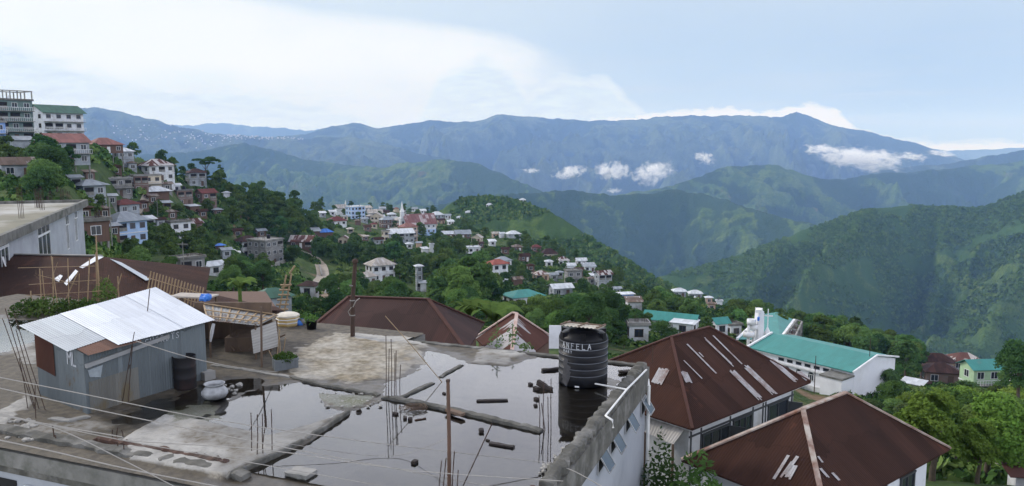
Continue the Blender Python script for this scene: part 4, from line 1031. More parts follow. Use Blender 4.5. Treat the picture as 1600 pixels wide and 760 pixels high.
for dv in (6, 22):
    b = MB(); b.bar(at_y(230, 428 + dv, p0.y + .04) - p0, at_y(314, 453 + dv, p0.y + .04) - p0, .04, .03); b.build('rail', M_bamboo, t)
for s in (0, .5, 1):
    b = MB(); c_ = at_y(232 + 80 * s, 455 + 26 * s, p0.y + .08) - p0; b.bar((c_.x, c_.y, -.02), (c_.x, c_.y, c_.z), .07); b.build('post', M_wood, t)

# cables crossing the foreground
def cable(px, r, label):
    pts = [at_y(u, v, y) for u, v, y in px]; c0 = pts[0]; S = []
    for i in range(len(pts) - 1):
        a_, b_ = pts[max(i - 1, 0)], pts[min(i + 2, len(pts) - 1)]
        for k in range(5):
            tt = k / 5; p, q = pts[i], pts[i + 1]
            S.append(.5 * ((2 * p) + (q - a_) * tt + (2 * a_ - 5 * p + 4 * q - b_) * tt ** 2 + (3 * p - a_ - 3 * q + b_) * tt ** 3))
    S.append(pts[-1]); b = MB(); b.tube([x - c0 for x in S], r, 5)
    tag(b.build('cable', M_cable, None, c0), label, 'cable', 'cables sagging over the front of the roof')
cable([(-30, 584, 15), (120, 614, 15.2), (340, 657, 15.6), (600, 694, 16), (880, 726, 16.4)], .010, 'uppermost pale cable, running from left of the shed to the right parapet')
cable([(-30, 600, 14), (130, 636, 14.2), (300, 671, 14.4), (540, 718, 14.7), (790, 765, 15)], .010, 'second pale cable from the top, running parallel below the first')
cable([(-30, 642, 13), (90, 666, 13.2), (190, 683, 13.4), (200, 689, 13.4), (420, 704, 13.8), (640, 735, 14), (880, 752, 14.4)], .009, 'pale cable with a kink left of the raised slab')
cable([(-30, 644, 12.6), (85, 669, 12.8), (190, 718, 13), (300, 775, 13.2)], .009, 'pale cable dropping steeply across the front roof beam')
cable([(-30, 682, 12), (80, 705, 12.1), (200, 733, 12.2), (380, 768, 12.4)], .010, 'lowest pale cable, hanging along the front wall of the house')
cable([(-30, 640, 13.4), (180, 686, 13.8), (420, 728, 14.2), (610, 762, 14.6)], .008, 'thin pale cable sagging over the raised slab to the bottom edge')
cable([(212, 533, 19.6), (300, 560, 19.8), (385, 577, 21), (440, 582, 24)], .012, 'thick pale cable strung from the shed beam to the planter crate')
cable([(868, 727, 16.3), (900, 738, 16), (960, 772, 15.4)], .011, 'short pale cable running down from the parapet rubble at the right')
cable([(430, 690, 17.2), (520, 705, 17), (590, 713, 17), (640, 708, 17), (700, 685, 16.7)], .006, 'slack dark wire hanging from the rusty pole to the left')
# ================================================================== houses close by
R_rust = corr('rust_roof', (.064, .029, .020), (.037, .020, .016), streak=(.36, .36, .37), samt=.0, bump=.4, rough=.9, spec=.1, patch=(.085, .036, .024), pthr=.6, tone=.33)
R_ruststreak = corr('streaked_rust_roof', (.082, .034, .024), (.052, .024, .019), streak=(.42, .41, .42), samt=.85, sthr=.865, sscale=1.5, bump=.35, rough=.9, spec=.12, patch=(.12, .055, .035), pthr=.64)
R_ruststripe = corr('striped_rust_roof', (.13, .05, .035), (.085, .036, .028), streak=(.46, .45, .45), samt=.9, sthr=.56, sscale=1.3, bump=.3, rough=.85, spec=.15)
R_maroon = corr('dull_maroon_roof', (.056, .026, .022), (.038, .020, .018), streak=(.10, .042, .034), samt=.35, sthr=.7, tone=.38, bump=.35, rough=.8, spec=.2)
R_teal = corr('teal_sheet_roof', (.05, .25, .225), (.045, .215, .195), pitch=.25, bump=.2, rough=.6, spec=.25, patch=(.075, .205, .185), pthr=.6, tone=.14)
R_white = corr('white_sheet_roof', (.66, .69, .72), (.54, .58, .62), bump=.15, rough=.5, spec=.3, patch=(.46, .45, .43), pthr=.64)
R_grey = corr('grey_sheet_roof', (.33, .37, .41), (.25, .28, .31), bump=.2, rough=.55, spec=.3, patch=(.22, .19, .16), pthr=.66)
R_red = corr('red_sheet_roof', (.17, .042, .036), (.11, .034, .03), bump=.2, rough=.7, spec=.2, patch=(.14, .06, .05), pthr=.62)
R_pink = corr('faded_pink_roof', (.30, .14, .12), (.24, .12, .105), bump=.15, rough=.75, spec=.2)
R_orange = corr('orange_red_roof', (.38, .11, .08), (.28, .09, .07), bump=.15, rough=.7, spec=.2)
R_green = corr('dark_green_roof', (.06, .15, .10), (.05, .12, .09), bump=.15, rough=.6, spec=.25)
R_brown = corr('brown_old_roof', (.17, .12, .09), (.11, .08, .065), streak=(.3, .27, .24), samt=.6, sthr=.7, bump=.3, rough=.9)
R_blue = corr('blue_sheet_roof', (.05, .18, .60), (.06, .22, .66), bump=.05, rough=.6, spec=.3)
R_ltblue = corr('pale_blue_roof', (.32, .48, .66), (.28, .42, .6), bump=.1, rough=.6)
R_patchy = corr('patched_roof', (.16, .07, .055), (.10, .05, .04), streak=(.5, .47, .45), samt=.9, sthr=.62, sscale=1.1, bump=.3, rough=.9)
R_beige = corr('beige_old_roof', (.46, .42, .37), (.36, .32, .28), streak=(.55, .54, .53), samt=.7, sthr=.7, bump=.2, rough=.8, patch=(.25, .18, .13), pthr=.62)
R_church = corr('pinkish_striped_roof', (.27, .13, .12), (.22, .11, .105), streak=(.48, .42, .42), samt=.85, sthr=.66, sscale=.5, bump=.2, rough=.8)
W_white = mk('limewashed_wall', (.70, .72, .75), (.52, .54, .57), .6, .8, .08, (.27, .26, .24), .4, .8)
W_grey = mk('grey_wall', (.36, .39, .42), (.25, .28, .31), .6, .85, .1, (.13, .13, .13), .45, .85)
W_conc = mk('raw_concrete_wall', (.27, .265, .26), (.19, .19, .19), .6, .9, .15, (.10, .10, .09), .4, .8)
W_cream = mk('cream_wall', (.56, .49, .38), (.48, .42, .33), .5, .85, .08, (.28, .24, .19), .4, .6)
W_tan = mk('tan_wall', (.50, .35, .25), (.43, .30, .22), .5, .85, .08, (.25, .2, .16), .4, .6)
W_brown = mk('brown_plank_wall', (.14, .085, .06), (.10, .065, .05), 1, .9, .15, stretch=(6, 6, .4))
W_blue = mk('blue_wall', (.20, .33, .62), (.17, .28, .54), .5, .8, .06, (.2, .24, .32), .4, .5)
W_ltblue = mk('pale_blue_wall', (.36, .50, .72), (.32, .45, .66), .5, .8, .06, (.3, .34, .4), .4, .5)
W_green = mk('grey_green_wall', (.14, .20, .19), (.11, .165, .155), .5, .85, .08, (.09, .10, .09), .4, .7)
W_ltgreen = mk('pale_green_wall', (.36, .50, .32), (.30, .43, .27), .5, .85, .08, (.2, .26, .17), .5, .6)
W_brickred = mk('brick_wall', (.19, .12, .10), (.14, .095, .08), 2, .9, .1, (.18, .15, .13), .5, .7)
F_white = mk('white_frame', (.70, .71, .72), None, 2, .6, 0)
F_wood = mk('wooden_frame', (.11, .07, .05), None, 3, .8, 0)
F_steel = mk('dark_frame', (.05, .055, .06), None, 3, .5, 0)

_wc = {}
def window_data(w_, h_, fm, mull=1, open_=False):
    """shared meshes of a window lying in the local xz plane, facing -y: frame and pane"""
    key = (round(w_, 2), round(h_, 2), fm.name, mull)
    if key not in _wc:
        f = MB(); t = .07
        for s in (-1, 1): f.lohi((s * (w_ / 2) - t / 2, -.06, -h_ / 2), (s * (w_ / 2) + t / 2, .02, h_ / 2))
        for s in (-1, 1): f.lohi((-w_ / 2 - .06, -.07, s * h_ / 2 - t / 2), (w_ / 2 + .06, .02, s * h_ / 2 + t / 2))
        for k in range(mull): x = -w_ / 2 + w_ * (k + 1) / (mull + 1); f.lohi((x - .025, -.055, -h_ / 2), (x + .025, .015, h_ / 2))
        g = MB(); g.lohi((-w_ / 2, -.02, -h_ / 2), (w_ / 2, .01, h_ / 2))
        _wc[key] = (f.mesh('window', fm), g.mesh('pane', M_glass))
    return _wc[key]
def add_window(parent, x, y, z, w_, h_, rz=0.0, fm=F_white, mull=1):
    fm_, pm = window_data(w_, h_, fm, mull)
    o = link('window', fm_, parent, (x, y, z), (0, 0, rz)); link('pane', pm, o); return o
def add_door(parent, x, y, z0, rz=0.0, mat=F_wood, w_=.9, h_=2.0):
    key = ('door', mat.name, w_, h_)
    if key not in _wc:
        f = MB(); f.lohi((-w_ / 2, -.05, 0), (w_ / 2, .01, h_)); f.lohi((-w_ / 2 - .07, -.07, 0), (-w_ / 2, .01, h_ + .07)); f.lohi((w_ / 2, -.07, 0), (w_ / 2 + .07, .01, h_ + .07)); f.lohi((-w_ / 2, -.07, h_), (w_ / 2, .01, h_ + .07))
        _wc[key] = f.mesh('door', mat)
    return link('door', _wc[key], parent, (x, y, z0), (0, 0, rz))

def roof_face(mb, pts, th=.06, mi=0):
    """planar roof face as a thick sheet, uv: x along the eave (first edge), y up the slope"""
    pts = [Vector(p) for p in pts]; ex = (pts[1] - pts[0]).normalized(); n = (pts[1] - pts[0]).cross(pts[2] - pts[0]).normalized()
    if n.z < 0: n = -n
    ey = n.cross(ex)
    uv = [((p - pts[0]).dot(ex), (p - pts[0]).dot(ey)) for p in pts]
    mb.slab(pts, th, mi, uv)

RW = [None]
def corner_house(name, label, E1, E2, E3, ze, R1, R2, roofm, wallm, zbase, over=.55, cap=None, capw=.11):
    """hip roofed house given eave corners (front left, front right, back left) and ridge ends, all in world space"""
    E1, E2, E3 = (Vector((p.x, p.y, ze)) for p in (E1, E2, E3)); u_ = (E2 - E1).normalized(); n_ = Vector((-u_.y, u_.x, 0))
    L = (E2 - E1).length; Wd = (E3 - E1).dot(n_); c_ = E1 + u_ * L / 2 + n_ * Wd / 2
    base = Vector((c_.x, c_.y, zbase)); rz = math.atan2(u_.y, u_.x)
    t = empty(name, base, rz, label, 'house'); inv = Matrix.Rotation(-rz, 3, 'Z')
    lo = lambda p: inv @ (Vector(p) - base)
    l, w_ = L / 2, Wd / 2; ez = ze - zbase
    a, b_, c2, d = Vector((-l, -w_, ez)), Vector((l, -w_, ez)), Vector((l, w_, ez)), Vector((-l, w_, ez))
    r1, r2 = lo(R1), lo(R2); zr = max(r1.z, r2.z); r1 = Vector((r1.x, 0, zr)); r2 = Vector((r2.x, 0, zr))
    rw = Matrix.Rotation(rz, 3, 'Z') @ r1 + base; RW[0] = rw
    m_ = MB()
    roof_face(m_, [a, b_, r2, r1]); roof_face(m_, [b_, c2, r2]); roof_face(m_, [c2, d, r1, r2]); roof_face(m_, [d, a, r1])
    rf = m_.build('roof', roofm, t)
    if cap:
        k = MB()
        for p, q in ((r1, r2), (a, r1), (b_, r2), (c2, r2), (d, r1)): k.bar(p + Vector((0, 0, .03)), q + Vector((0, 0, .03)), capw, .05)
        k.build('ridge_cap', cap, rf)
    m_ = MB(); m_.lohi((-l + over, -w_ + over, -3), (l - over, w_ - over, ez - .02)); m_.build('wall', wallm, t)
    m_ = MB()
    m_.lohi((-l + .1, -w_ + .1, ez - .14), (l - .1, w_ - .1, ez - .08)); m_.build('eave_board', F_white, t)
    return t, l, w_, ez, over, lo

# ---- large rust hip house, right of the flat roof
zA_ = -3.0
E1 = on_z(1082, 671, zA_); E2 = on_z(1267, 597, zA_); E3 = on_z(880, 594, zA_)
n_ = (E2 - E1).normalized(); n_ = Vector((-n_.y, n_.x, 0)); ctr = (E2 + E3) / 2; E3 = E1 + n_ * (E3 - E1).dot(n_)
yr = ctr.y
R1, R2 = at_y(1048, 531, yr - .75), at_y(1112, 512, yr + .95)
M_cap = mk('rusty_ridge_cap', (.078, .032, .024), (.055, .026, .02), 2, .85, .1)
capmix = mk('flaking_ridge_cap', (.42, .39, .35), (.17, .08, .05), 1.9, .85, .1, (.13, .05, .035), 1.3, .9)
tA, l, w_, ez, ov, lo = corner_house('rust_roof_house', 'white house under a large rust hip roof streaked with pale sheets', E1, E2, E3, zA_, R1, R2, R_rust, W_white, -6.6, .5, M_cap)
yw = -w_ + ov
rfA = [o for o in tA.children if o.name.startswith('roof')][0]
M_bare = mk('bare_zinc_strip', (.38, .38, .39), (.25, .22, .21), 4, .6, .1, (.14, .07, .05), 2.2, .8)
def ragged(parent, pl_p, pl_n, base, p, q, wid, seed, mat=M_bare):
    rr = random.Random(seed); p, q = on_plane(*p, pl_p, pl_n), on_plane(*q, pl_p, pl_n); d = (q - p).normalized(); s_ = d.cross(pl_n).normalized(); n = 0
    inv = Matrix.Rotation(-parent.parent.rotation_euler.z, 3, 'Z'); L = (q - p).length; m_ = MB()
    nb = max(1, round(wid / .075))
    for b_ in range(nb):                       # a bare sheet shows as several ribs of unequal length
        o_ = wid * ((b_ + .5) / nb - .5); a0, a1 = rr.uniform(0, .10 if nb > 1 else .02), 1 - rr.uniform(0, .14 if nb > 1 else .02); w2 = wid / nb * .5
        P4 = [p + d * L * a0 + s_ * (o_ - w2 * .9), p + d * L * a1 + s_ * (o_ - w2), p + d * L * a1 + s_ * (o_ + w2 * .9), p + d * L * a0 + s_ * (o_ + w2)]
        m_.face([inv @ (x + pl_n * (.03 + .002 * (b_ % 2)) - base) for x in P4])
    m_.build('bare_strip', mat, parent)
_pA = Vector((E1.x, E1.y, zA_)); _nA = (Vector((E2.x, E2.y, zA_)) - _pA).cross(RW[0] - _pA).normalized()
if _nA.z < 0: _nA = -_nA
zx = lambda a, b_: (960 + a / 3.453, 430 + b_ / 3.453)
for k, (p, q, wd) in enumerate([((388, 372), (550, 536), .10), ((480, 338), (650, 502), .13), ((528, 326), (690, 486), .10), ((628, 514), (795, 680), .34), ((700, 488), (868, 650), .36), ((832, 447), (995, 588), .36), ((988, 522), (1050, 572), .4), ((372, 462), (472, 562), .07), ((455, 420), (480, 446), .08), ((372, 522), (402, 586), .32)]):
    ragged(rfA, _pA, _nA, tA.location, zx(*p), zx(*q), wd, k)
_pL = Vector((E3.x, E3.y, zA_)); _nL = (_pA - _pL).cross(RW[0] - _pL).normalized()
if _nL.z < 0: _nL = -_nL
ragged(rfA, _pL, _nL, tA.location, zx(272, 505), zx(222, 596), .5, 77)
for x, wd, h_, z_, mu in ((-l + 2.2, 1.7, 1.35, ez - 1.35, 2), (-l + 4.0, 1.25, 1.35, ez - 1.3, 2), (l - 1.75, 1.5, 1.5, ez - 1.35, 1)):
    add_window(tA, x, yw, z_, wd, h_, 0, F_steel, mu)
for x in (-l + 3.2, l - .85):
    m_ = MB(); R_ = Matrix.Rotation(rad(-65), 3, 'Z'); cc = Vector((x, yw - .28, ez - 1.35))
    for s in (-1, 1): m_.box(cc + R_ @ Vector((s * .28, 0, 0)), (.05, .05, 1.2), 0, 0, R_)
    for s in (-1, 1): m_.box(cc + R_ @ Vector((0, 0, s * .58)), (.6, .05, .06), 0, 0, R_)
    m_.box(cc, (.5, .03, 1.1), 0, 0, R_); m_.build('shutter', F_steel, tA)
m_ = MB()
for x in (-l + .62, -l + 1.25, -l + 3.15, -l + 4.75, -l + 5.5, l - 2.7, l - .62): m_.lohi((x - .035, yw - .03, 0), (x + .035, yw + .01, ez - .1))
m_.lohi((-l + .5, yw - .035, ez - .6), (l - .5, yw + .01, ez - .53)); m_.lohi((-l + .5, yw - .04, ez - 2.15), (l - .5, yw + .01, ez - 2.05))
m_.build('wall_batten', F_steel, tA)
# small corrugated lean-to over its back door
p = E1 + Vector((-1.4, -.1, 0)); t = empty('tin_canopy', Vector((p.x, p.y, -6.6)), 0, 'pale corrugated canopy tucked between the flat roof wall and the rust hip house', 'canopy')
m_ = MB(); c0 = t.location
ca = [on_z(1016, 648, -3.15), on_z(1078, 660, -3.0), on_z(1052, 695, -3.7), on_z(1008, 676, -3.7)]
corr_sheet(m_, ca[3] - c0, ca[2] - c0, ca[0] - c0, ca[1] - c0, pitch=.12, amp=.018)
m_.build('roof', corr('dirty_white_sheet', (.52, .50, .47), (.42, .40, .37), pitch=.12, rough=.75, bump=.2, patch=(.3, .26, .22), pthr=.62), t)
for p in (ca[2], ca[3]): m_ = MB(); q = p - c0; m_.tube([(q.x, q.y + .05, -1), (q.x, q.y + .05, q.z)], .05, 6); m_.build('post', M_wood, t)
# ---- second rust hip house in front
zB_ = -3.0
E1 = on_z(1291, 808, zB_); E2 = on_z(1485, 701, zB_); E3 = on_z(1078, 714, zB_)
n_ = (E2 - E1).normalized(); n_ = Vector((-n_.y, n_.x, 0)); ctr = (E2 + E3) / 2; E3 = E1 + n_ * (E3 - E1).dot(n_)
R1, R2 = at_y(1242, 653, ctr.y - .6), at_y(1336, 618, ctr.y + .6)
tB, l, w_, ez, ov, lo = corner_house('rust_roof_house', 'white house under a dark brown hip roof with flaking pale ridge caps', E1, E2, E3, zB_, R1, R2, R_rust, W_ltblue if False else W_white, -6.6, .5, capmix, .15)
yw = -w_ + ov
for x in (l - 1.9, l - 3.8): add_window(tB, x, yw, ez - 1.5, .9, 1.9, 0, F_steel, 1)
add_window(tB, l - ov, 0.3, ez - 1.5, .9, 1.7, math.pi / 2, F_steel, 1)
m_ = MB(); m_.lohi((-l + .5, yw - .035, ez - .5), (l - .5, yw + .01, ez - .44)); m_.build('wall_batten', F_steel, tB)
# bare sheets patched into the slopes
rfB = [o for o in tB.children if o.name.startswith('roof')][0]
zy = lambda a, b_: (960 + a / 2.963, 540 + b_ / 2.963)
_p1, _p2, _p3 = (Vector((q.x, q.y, zB_)) for q in (E1, E2, E3))
def up_n(a, b_): n = a.cross(b_).normalized(); return n if n.z > 0 else -n
nBl, nBf = up_n(_p1 - _p3, RW[0] - _p3), up_n(_p2 - _p1, RW[0] - _p1)
for k, (p, q, wd) in enumerate([((808, 510), (738, 622), .10), ((850, 516), (790, 600), .11), ((836, 556), (800, 622), .2), ((824, 540), (770, 615), .07)]): ragged(rfB, _p3, nBl, tB.location, zy(*p), zy(*q), wd, 30 + k)
for k, (p, q, wd) in enumerate([((940, 515), (962, 545), .09), ((950, 570), (990, 617), .12), ((1005, 590), (1040, 628), .12)]): ragged(rfB, _p1, nBf, tB.location, zy(*p), zy(*q), wd, 40 + k)
# ---- small roof at the very bottom with a white gutter
p = on_z(1200, 765, -3.6); t = empty('porch', Vector((p.x, p.y - 1.0, -7)), rad(-4), 'low brown roof with a white gutter at the bottom edge below the second hip roof', 'porch')
m_ = MB(); zz = p.z + 7
roof_face(m_, [(-1.25, -1.6, zz - .5), (1.25, -1.6, zz - .5), (1.25, 1.0, zz + .05), (-1.25, 1.0, zz + .05)]); m_.build('roof', R_rust, t)
m_ = MB(); m_.lohi((-1.25, 1.0, zz - .02), (1.25, 1.1, zz + .09)); m_.build('gutter', M_white, t)
m_ = MB(); m_.lohi((-1.1, -1.5, 0), (1.1, .9, zz - .6)); m_.build('wall', W_grey, t)

# ---- maroon hip roof beyond the far edge of the flat roof
def free_house(name, label, E, R, roofm, wallm, zbase, cap=None):
    """E: four eave corners front-left, front-right, back-right, back-left; R: ridge left, right"""
    c_ = sum((Vector(e) for e in E), Vector()) / 4; base = Vector((c_.x, c_.y, zbase)); t = empty(name, base, 0, label, 'house')
    e = [Vector(x) - base for x in E]; r = [Vector(x) - base for x in R]; m_ = MB()
    roof_face(m_, [e[0], e[1], r[1], r[0]]); roof_face(m_, [e[1], e[2], r[1]]); roof_face(m_, [e[2], e[3], r[0], r[1]]); roof_face(m_, [e[3], e[0], r[0]])
    rf = m_.build('roof', roofm, t)
    if cap:
        k = MB()
        for p, q in ((r[0], r[1]), (e[0], r[0]), (e[1], r[1]), (e[2], r[1])): k.bar(p + Vector((0, 0, .03)), q + Vector((0, 0, .03)), .16, .05)
        k.build('ridge_cap', cap, rf)
    m_ = MB(); cc = sum(e, Vector()) / 4; s = [cc.lerp(x, .9) for x in e]; m_.prism([(p.x, p.y) for p in s], -2, min(p.z for p in s) - .05); m_.build('wall', wallm, t)
    return t, rf
e2 = at_y(729, 549, 30.4); z_ = e2.z; e1 = Vector((-9.0, 33.4, z_)); e3 = on_z(757, 505, z_ + .15); e4 = Vector((-8.2, e3.y + 3.2, z_))
t, rf = free_house('rust_roof_house', 'low house with a plain maroon brown roof directly behind the flooded flat roof', [e1, e2, e3, e4], [at_y(545, 464, 35.2), at_y(669, 468, 33.6)], R_maroon, W_brown, -6, M_cap)
# ---- striped hip roof right of it
zS = -2.0
s1 = on_z(742, 528, zS); s2 = Vector((-.1, 30.6, zS)); s3 = on_z(864, 528, zS); s4 = s1 + s3 - s2
ap = at_y(804, 490, (s1.y + s3.y) / 2)
t, rf = free_house('striped_roof_house', 'house with a red and white striped hip roof left of the black tank', [s1, s2, s3, s4], [ap + Vector((-.1, .1, 0)), ap + Vector((.1, -.1, 0))], R_ruststripe, W_brown, -7, mk('pale_ridge_cap', (.5, .42, .38), (.35, .2, .16), 3, .8, .1))
b = MB(); q0 = at_y(858, 509, 33.5); q1 = at_y(877, 508, 33.5); q2 = at_y(877, 547, 33.5); q3 = at_y(858, 545, 33.5); c_ = t.location
b.lohi(((q0 - c_).x, (q0 - c_).y, (q3 - c_).z), ((q1 - c_).x, (q0 - c_).y + .05, (q0 - c_).z)); b.build('white_sheet', M_white, t)
# weeds growing at the roof edge there
for (u, v, r, h_, sd_) in ((776, 533, .3, 1.1, 3), (800, 527, .25, .9, 4), (822, 533, .25, .3, 5)):
    b = MB(); leaves(b, 70, r, h_, .07, sd_); b.tube([(0, 0, -.05), (.02, 0, h_ * .9)], .012, 5)
    tag(b.build('weed', leafmat('weed_leaves_%d' % sd_, (.10, .16, .05), (.14, .20, .07), (.07, .12, .03)), None, P(u, v + 14)), 'thin leafy weed growing at the far roof edge before the striped roof', 'weed', 'weeds on the roof edge')

# ---- long rust roof at the left
zl = -1.2
R0, R1_ = at_y(-60, 397, 50), at_y(158, 401, 47); ea, eb = on_z(-80, 500, zl), on_z(318, 474, zl - .3)
ec = at_y(330, 445, 52); ec.z = zl; ed = at_y(-60, 420, 58); ed.z = zl
t, rf = free_house('rust_roof_house', 'long house with a very rusty sheet roof at the left, behind the bamboo trellis', [ea, eb, ec, ed], [R0, R1_], R_rust, W_brown, -6)
c_ = t.location; b = MB()
def on_roof(u, v, e0=ea, e1=eb, e2=R1_): n = (e1 - e0).cross(e2 - e0).normalized(); return on_plane(u, v, e0, n) + n * .03 * (1 if n.z > 0 else -1)
for k, pts in enumerate([((100, 443), (104, 447), (122, 425), (118, 422), ), ((124, 418), (129, 420), (162, 402), (150, 401)), ((84, 437), (92, 441), (98, 432), (94, 430)), ((2, 402), (6, 402), (10, 417), (8, 417))]):
    b = MB(); P4 = [on_roof(*q) - c_ for q in pts]; b.slab(P4, .02, 0, [(0, 0), (0, 1), (1, 1), (1, 0)]); b.build('bare_strip', M_white, rf)
b = MB(); P4 = [on_plane(u, v, eb, (ec - eb).cross(R1_ - eb).normalized()) + Vector((0, 0, .06)) - c_ for u, v in ((172, 406), (190, 412), (236, 438), (228, 440))]
b.slab(P4, .02, 0, [(0, 0), (0, 1), (1, 1), (1, 0)]); b.build('flashing', M_galv, rf)
b = MB(); b.bar(R0 - c_ + Vector((0, 0, .05)), R1_ - c_ + Vector((0, 0, .05)), .25, .07); b.build('ridge_cap', M_conc, rf)
# second lower rust roof beside it
q = [on_z(300, 478, -1.4), on_z(444, 486, -1.4), at_y(415, 470, 47), at_y(262, 446, 47)]
t = empty('rust_roof_house', Vector((q[0].x + 3, q[0].y + 3, -6)), 0, 'low house with a narrow rusty roof behind the lean-to shelter', 'house'); c_ = t.location
b = MB(); roof_face(b, [x - c_ for x in q]); b.build('roof', R_rust, t)
b = MB(); b.bar(q[3] - c_, q[2] - c_, .2, .07); b.build('ridge_cap', M_bamboo, t)
b = MB(); b.prism([((x - c_).x * .9, (x - c_).y * .9) for x in q], -2, 4.2); b.build('wall', W_brown, t)
# ---- big grey building with a flat roof at the left edge
zg = v2z(75, 309)
g1 = at_y(129, 312, 74); zt_ = g1.z; g0 = on_z(-70, 392, zt_); g2 = on_z(-330, 330, zt_)
dirf = (g1 - g0).normalized(); Lf = (g1 - g0).length; rzg = math.atan2(dirf.y, dirf.x)
t = empty('flat_roof_building', Vector((g0.x, g0.y, zt_ - 11)), rzg, 'large pale grey plastered building with a flat roof at the left edge', 'building')
Wg = 24
b = MB(); b.lohi((0, 0, -4), (Lf - .25, Wg, 11 - .62)); b.build('wall', M_plast, t)
b = MB(); b.lohi((-.4, -.45, 11 - .6), (Lf + .05, Wg + .3, 11 - .28)); b.lohi((-.4, -.45, 11 - .28), (Lf + .05, -.15, 11)); b.lohi((Lf - .25, -.15, 11 - .28), (Lf + .05, Wg, 11)); b.build('roof_slab', M_concd, t)
b = MB(); b.lohi((-.4, -.14, 11 - .279), (Lf - .26, Wg, 11 - .24)); b.build('roof_floor', mk('mossy_roof_floor', (.22, .20, .15), (.14, .14, .10), .35, .9, .1, (.45, .45, .43), .12, .8), t)
inv_g = Matrix.Rotation(-rzg, 3, 'Z'); fn_ = Vector((-dirf.y, dirf.x, 0))
def gwin(u0, v0, u1, v1, mull):
    a_ = inv_g @ (on_plane(u0, v0, t.location, fn_) - t.location); b_ = inv_g @ (on_plane(u1, v1, t.location, fn_) - t.location)
    add_window(t, (a_.x + b_.x) / 2, 0, (a_.z + b_.z) / 2, abs(b_.x - a_.x), max(.4, abs(a_.z - b_.z)), 0, F_white, mull)
for q in ((-6, 372, 12, 384, 2), (57, 352, 77, 362, 2), (101, 337, 107, 350, 1), (115, 327, 120, 340, 1), (58, 370, 80, 402, 2), (102, 352, 108, 388, 1), (115.5, 342, 121, 375, 1), (-6, 390, 14, 415, 2)): gwin(*q)
for (u, v, h_) in ((30, 343, 2.2), (55, 326, 1.6), (63, 330, 1.8), (95, 318, 1.3), (104, 316, 1.2), (77, 318, 1.0), (58, 326, 1.9)):
    q = on_z(u, v, zt_ - .3); b = MB()
    for k in range(4): dx, dy = (k % 2) * .22, (k // 2) * .22; b.tube([(dx, dy, -.1), (dx + rng.uniform(-.05, .05), dy, h_ * rng.uniform(.7, 1.1))], .02, 4)
    tag(b.build('rebar_cluster', M_rust, None, q), 'starter bars standing on the mossy roof of the large grey building', 'rebar', 'starter bars on the grey building')
# shrub mass by the trellis
for (u, v, r, h_, sd_) in ((45, 492, .7, .75, 1), (75, 492, .8, .9, 2), (105, 490, .7, .7, 3), (132, 486, .6, .6, 4), (165, 480, .5, 1.5, 5)):
    b = MB(); leaves(b, 520, r, h_, .085, sd_); b.tube([(0, 0, -.05), (.03, 0, h_ * .6)], .03, 5)
    tag(b.build('shrub', leafmat('shrub_leaves_%d' % sd_, (.05, .11, .025), (.10, .17, .035), (.03, .07, .02)), None, P(u, v)), 'bushy green shrub at the foot of the bamboo trellis', 'shrub', 'shrubs along the trellis')

W_clean = mk('fresh_white_wall', (.74, .75, .78), (.68, .69, .73), .4, .75, .05, (.5, .49, .47), .3, .4)
# ---- the teal roofed church hall with its white tower
def ghit(u, v, **k): return hit(u, v, **k)
gb = ghit(1333, 622)
def span(u0, v0, u1, v1): return None
hp = at_y(1336, 581, gb.y); zE = hp.z
a0 = on_z(1336, 581, zE); a1 = on_z(1177, 543.5, zE)
d_ = (a0 - a1).normalized(); n2 = Vector((-d_.y, d_.x, 0)); Lh = (a0 - a1).length
if n2.y < 0: n2 = -n2
zb = gb.z
t = empty('church_hall', Vector((a1.x, a1.y, zb)), math.atan2(d_.y, d_.x), 'long white hall with a bright teal sheet roof below the rust houses', 'hall'); inv = Matrix.Rotation(-t.rotation_euler.z, 3, 'Z'); hl = lambda p: inv @ (Vector(p) - t.location)
rr_ = on_plane(1370, 556, a0, d_); rl = hl(rr_); Wh = max(6.0, rl.y); zr = rl.z; ze_ = zE - zb
b = MB(); roof_face(b, [(-.6, -.5, ze_), (Lh, -.5, ze_), (Lh, Wh, zr), (-.6, Wh, zr)], .12); roof_face(b, [(Lh, Wh * 2 + .5, ze_), (-.6, Wh * 2 + .5, ze_), (-.6, Wh, zr), (Lh, Wh, zr)], .12); rfh = b.build('roof', R_teal, t)
for p_, q_, w2 in (((Lh + .06, -.6, ze_ + .05), (Lh + .06, Wh, zr + .08), .22), ((-.7, -.6, ze_ + .05), (-.7, Wh, zr + .1), .3), ((Lh + .06, Wh * 2 + .6, ze_ + .05), (Lh + .06, Wh, zr + .08), .22)):
    b = MB(); b.bar(p_, q_, w2, w2); b.build('verge_board', M_white, rfh)
b = MB(); b.lohi((-.3, .0, -3), (Lh - .15, Wh * 2, ze_ - .15)); b.raw([(Lh - .15, 0, ze_ - .15), (Lh - .15, Wh * 2, ze_ - .15), (Lh - .15, Wh, zr - .12), (Lh - .4, 0, ze_ - .15), (Lh - .4, Wh * 2, ze_ - .15), (Lh - .4, Wh, zr - .12)], [(0, 1, 2), (3, 5, 4), (0, 2, 5, 3), (1, 4, 5, 2)]); b.build('wall', W_clean, t)
b = MB(); b.lohi((-.3, -.35, ze_ * .62), (Lh * .78, -.02, ze_ * .68)); b.lohi((-.3, -.4, ze_ - .35), (Lh * .8, .0, ze_ - .2)); b.lohi((-.4, -.45, -1), (Lh * .8, -.02, .25)); b.build('cornice', F_white, t)
b = MB(); x0 = Lh * .80; b.lohi((x0, -3.2, -3), (Lh - .16, -.03, ze_ * .80)); b.build('annexe', W_clean, t)
b = MB(); b.lohi((x0 - .15, -3.35, ze_ * .80), (Lh, -.03, ze_ * .86)); b.build('annexe_roof', M_concd, t)
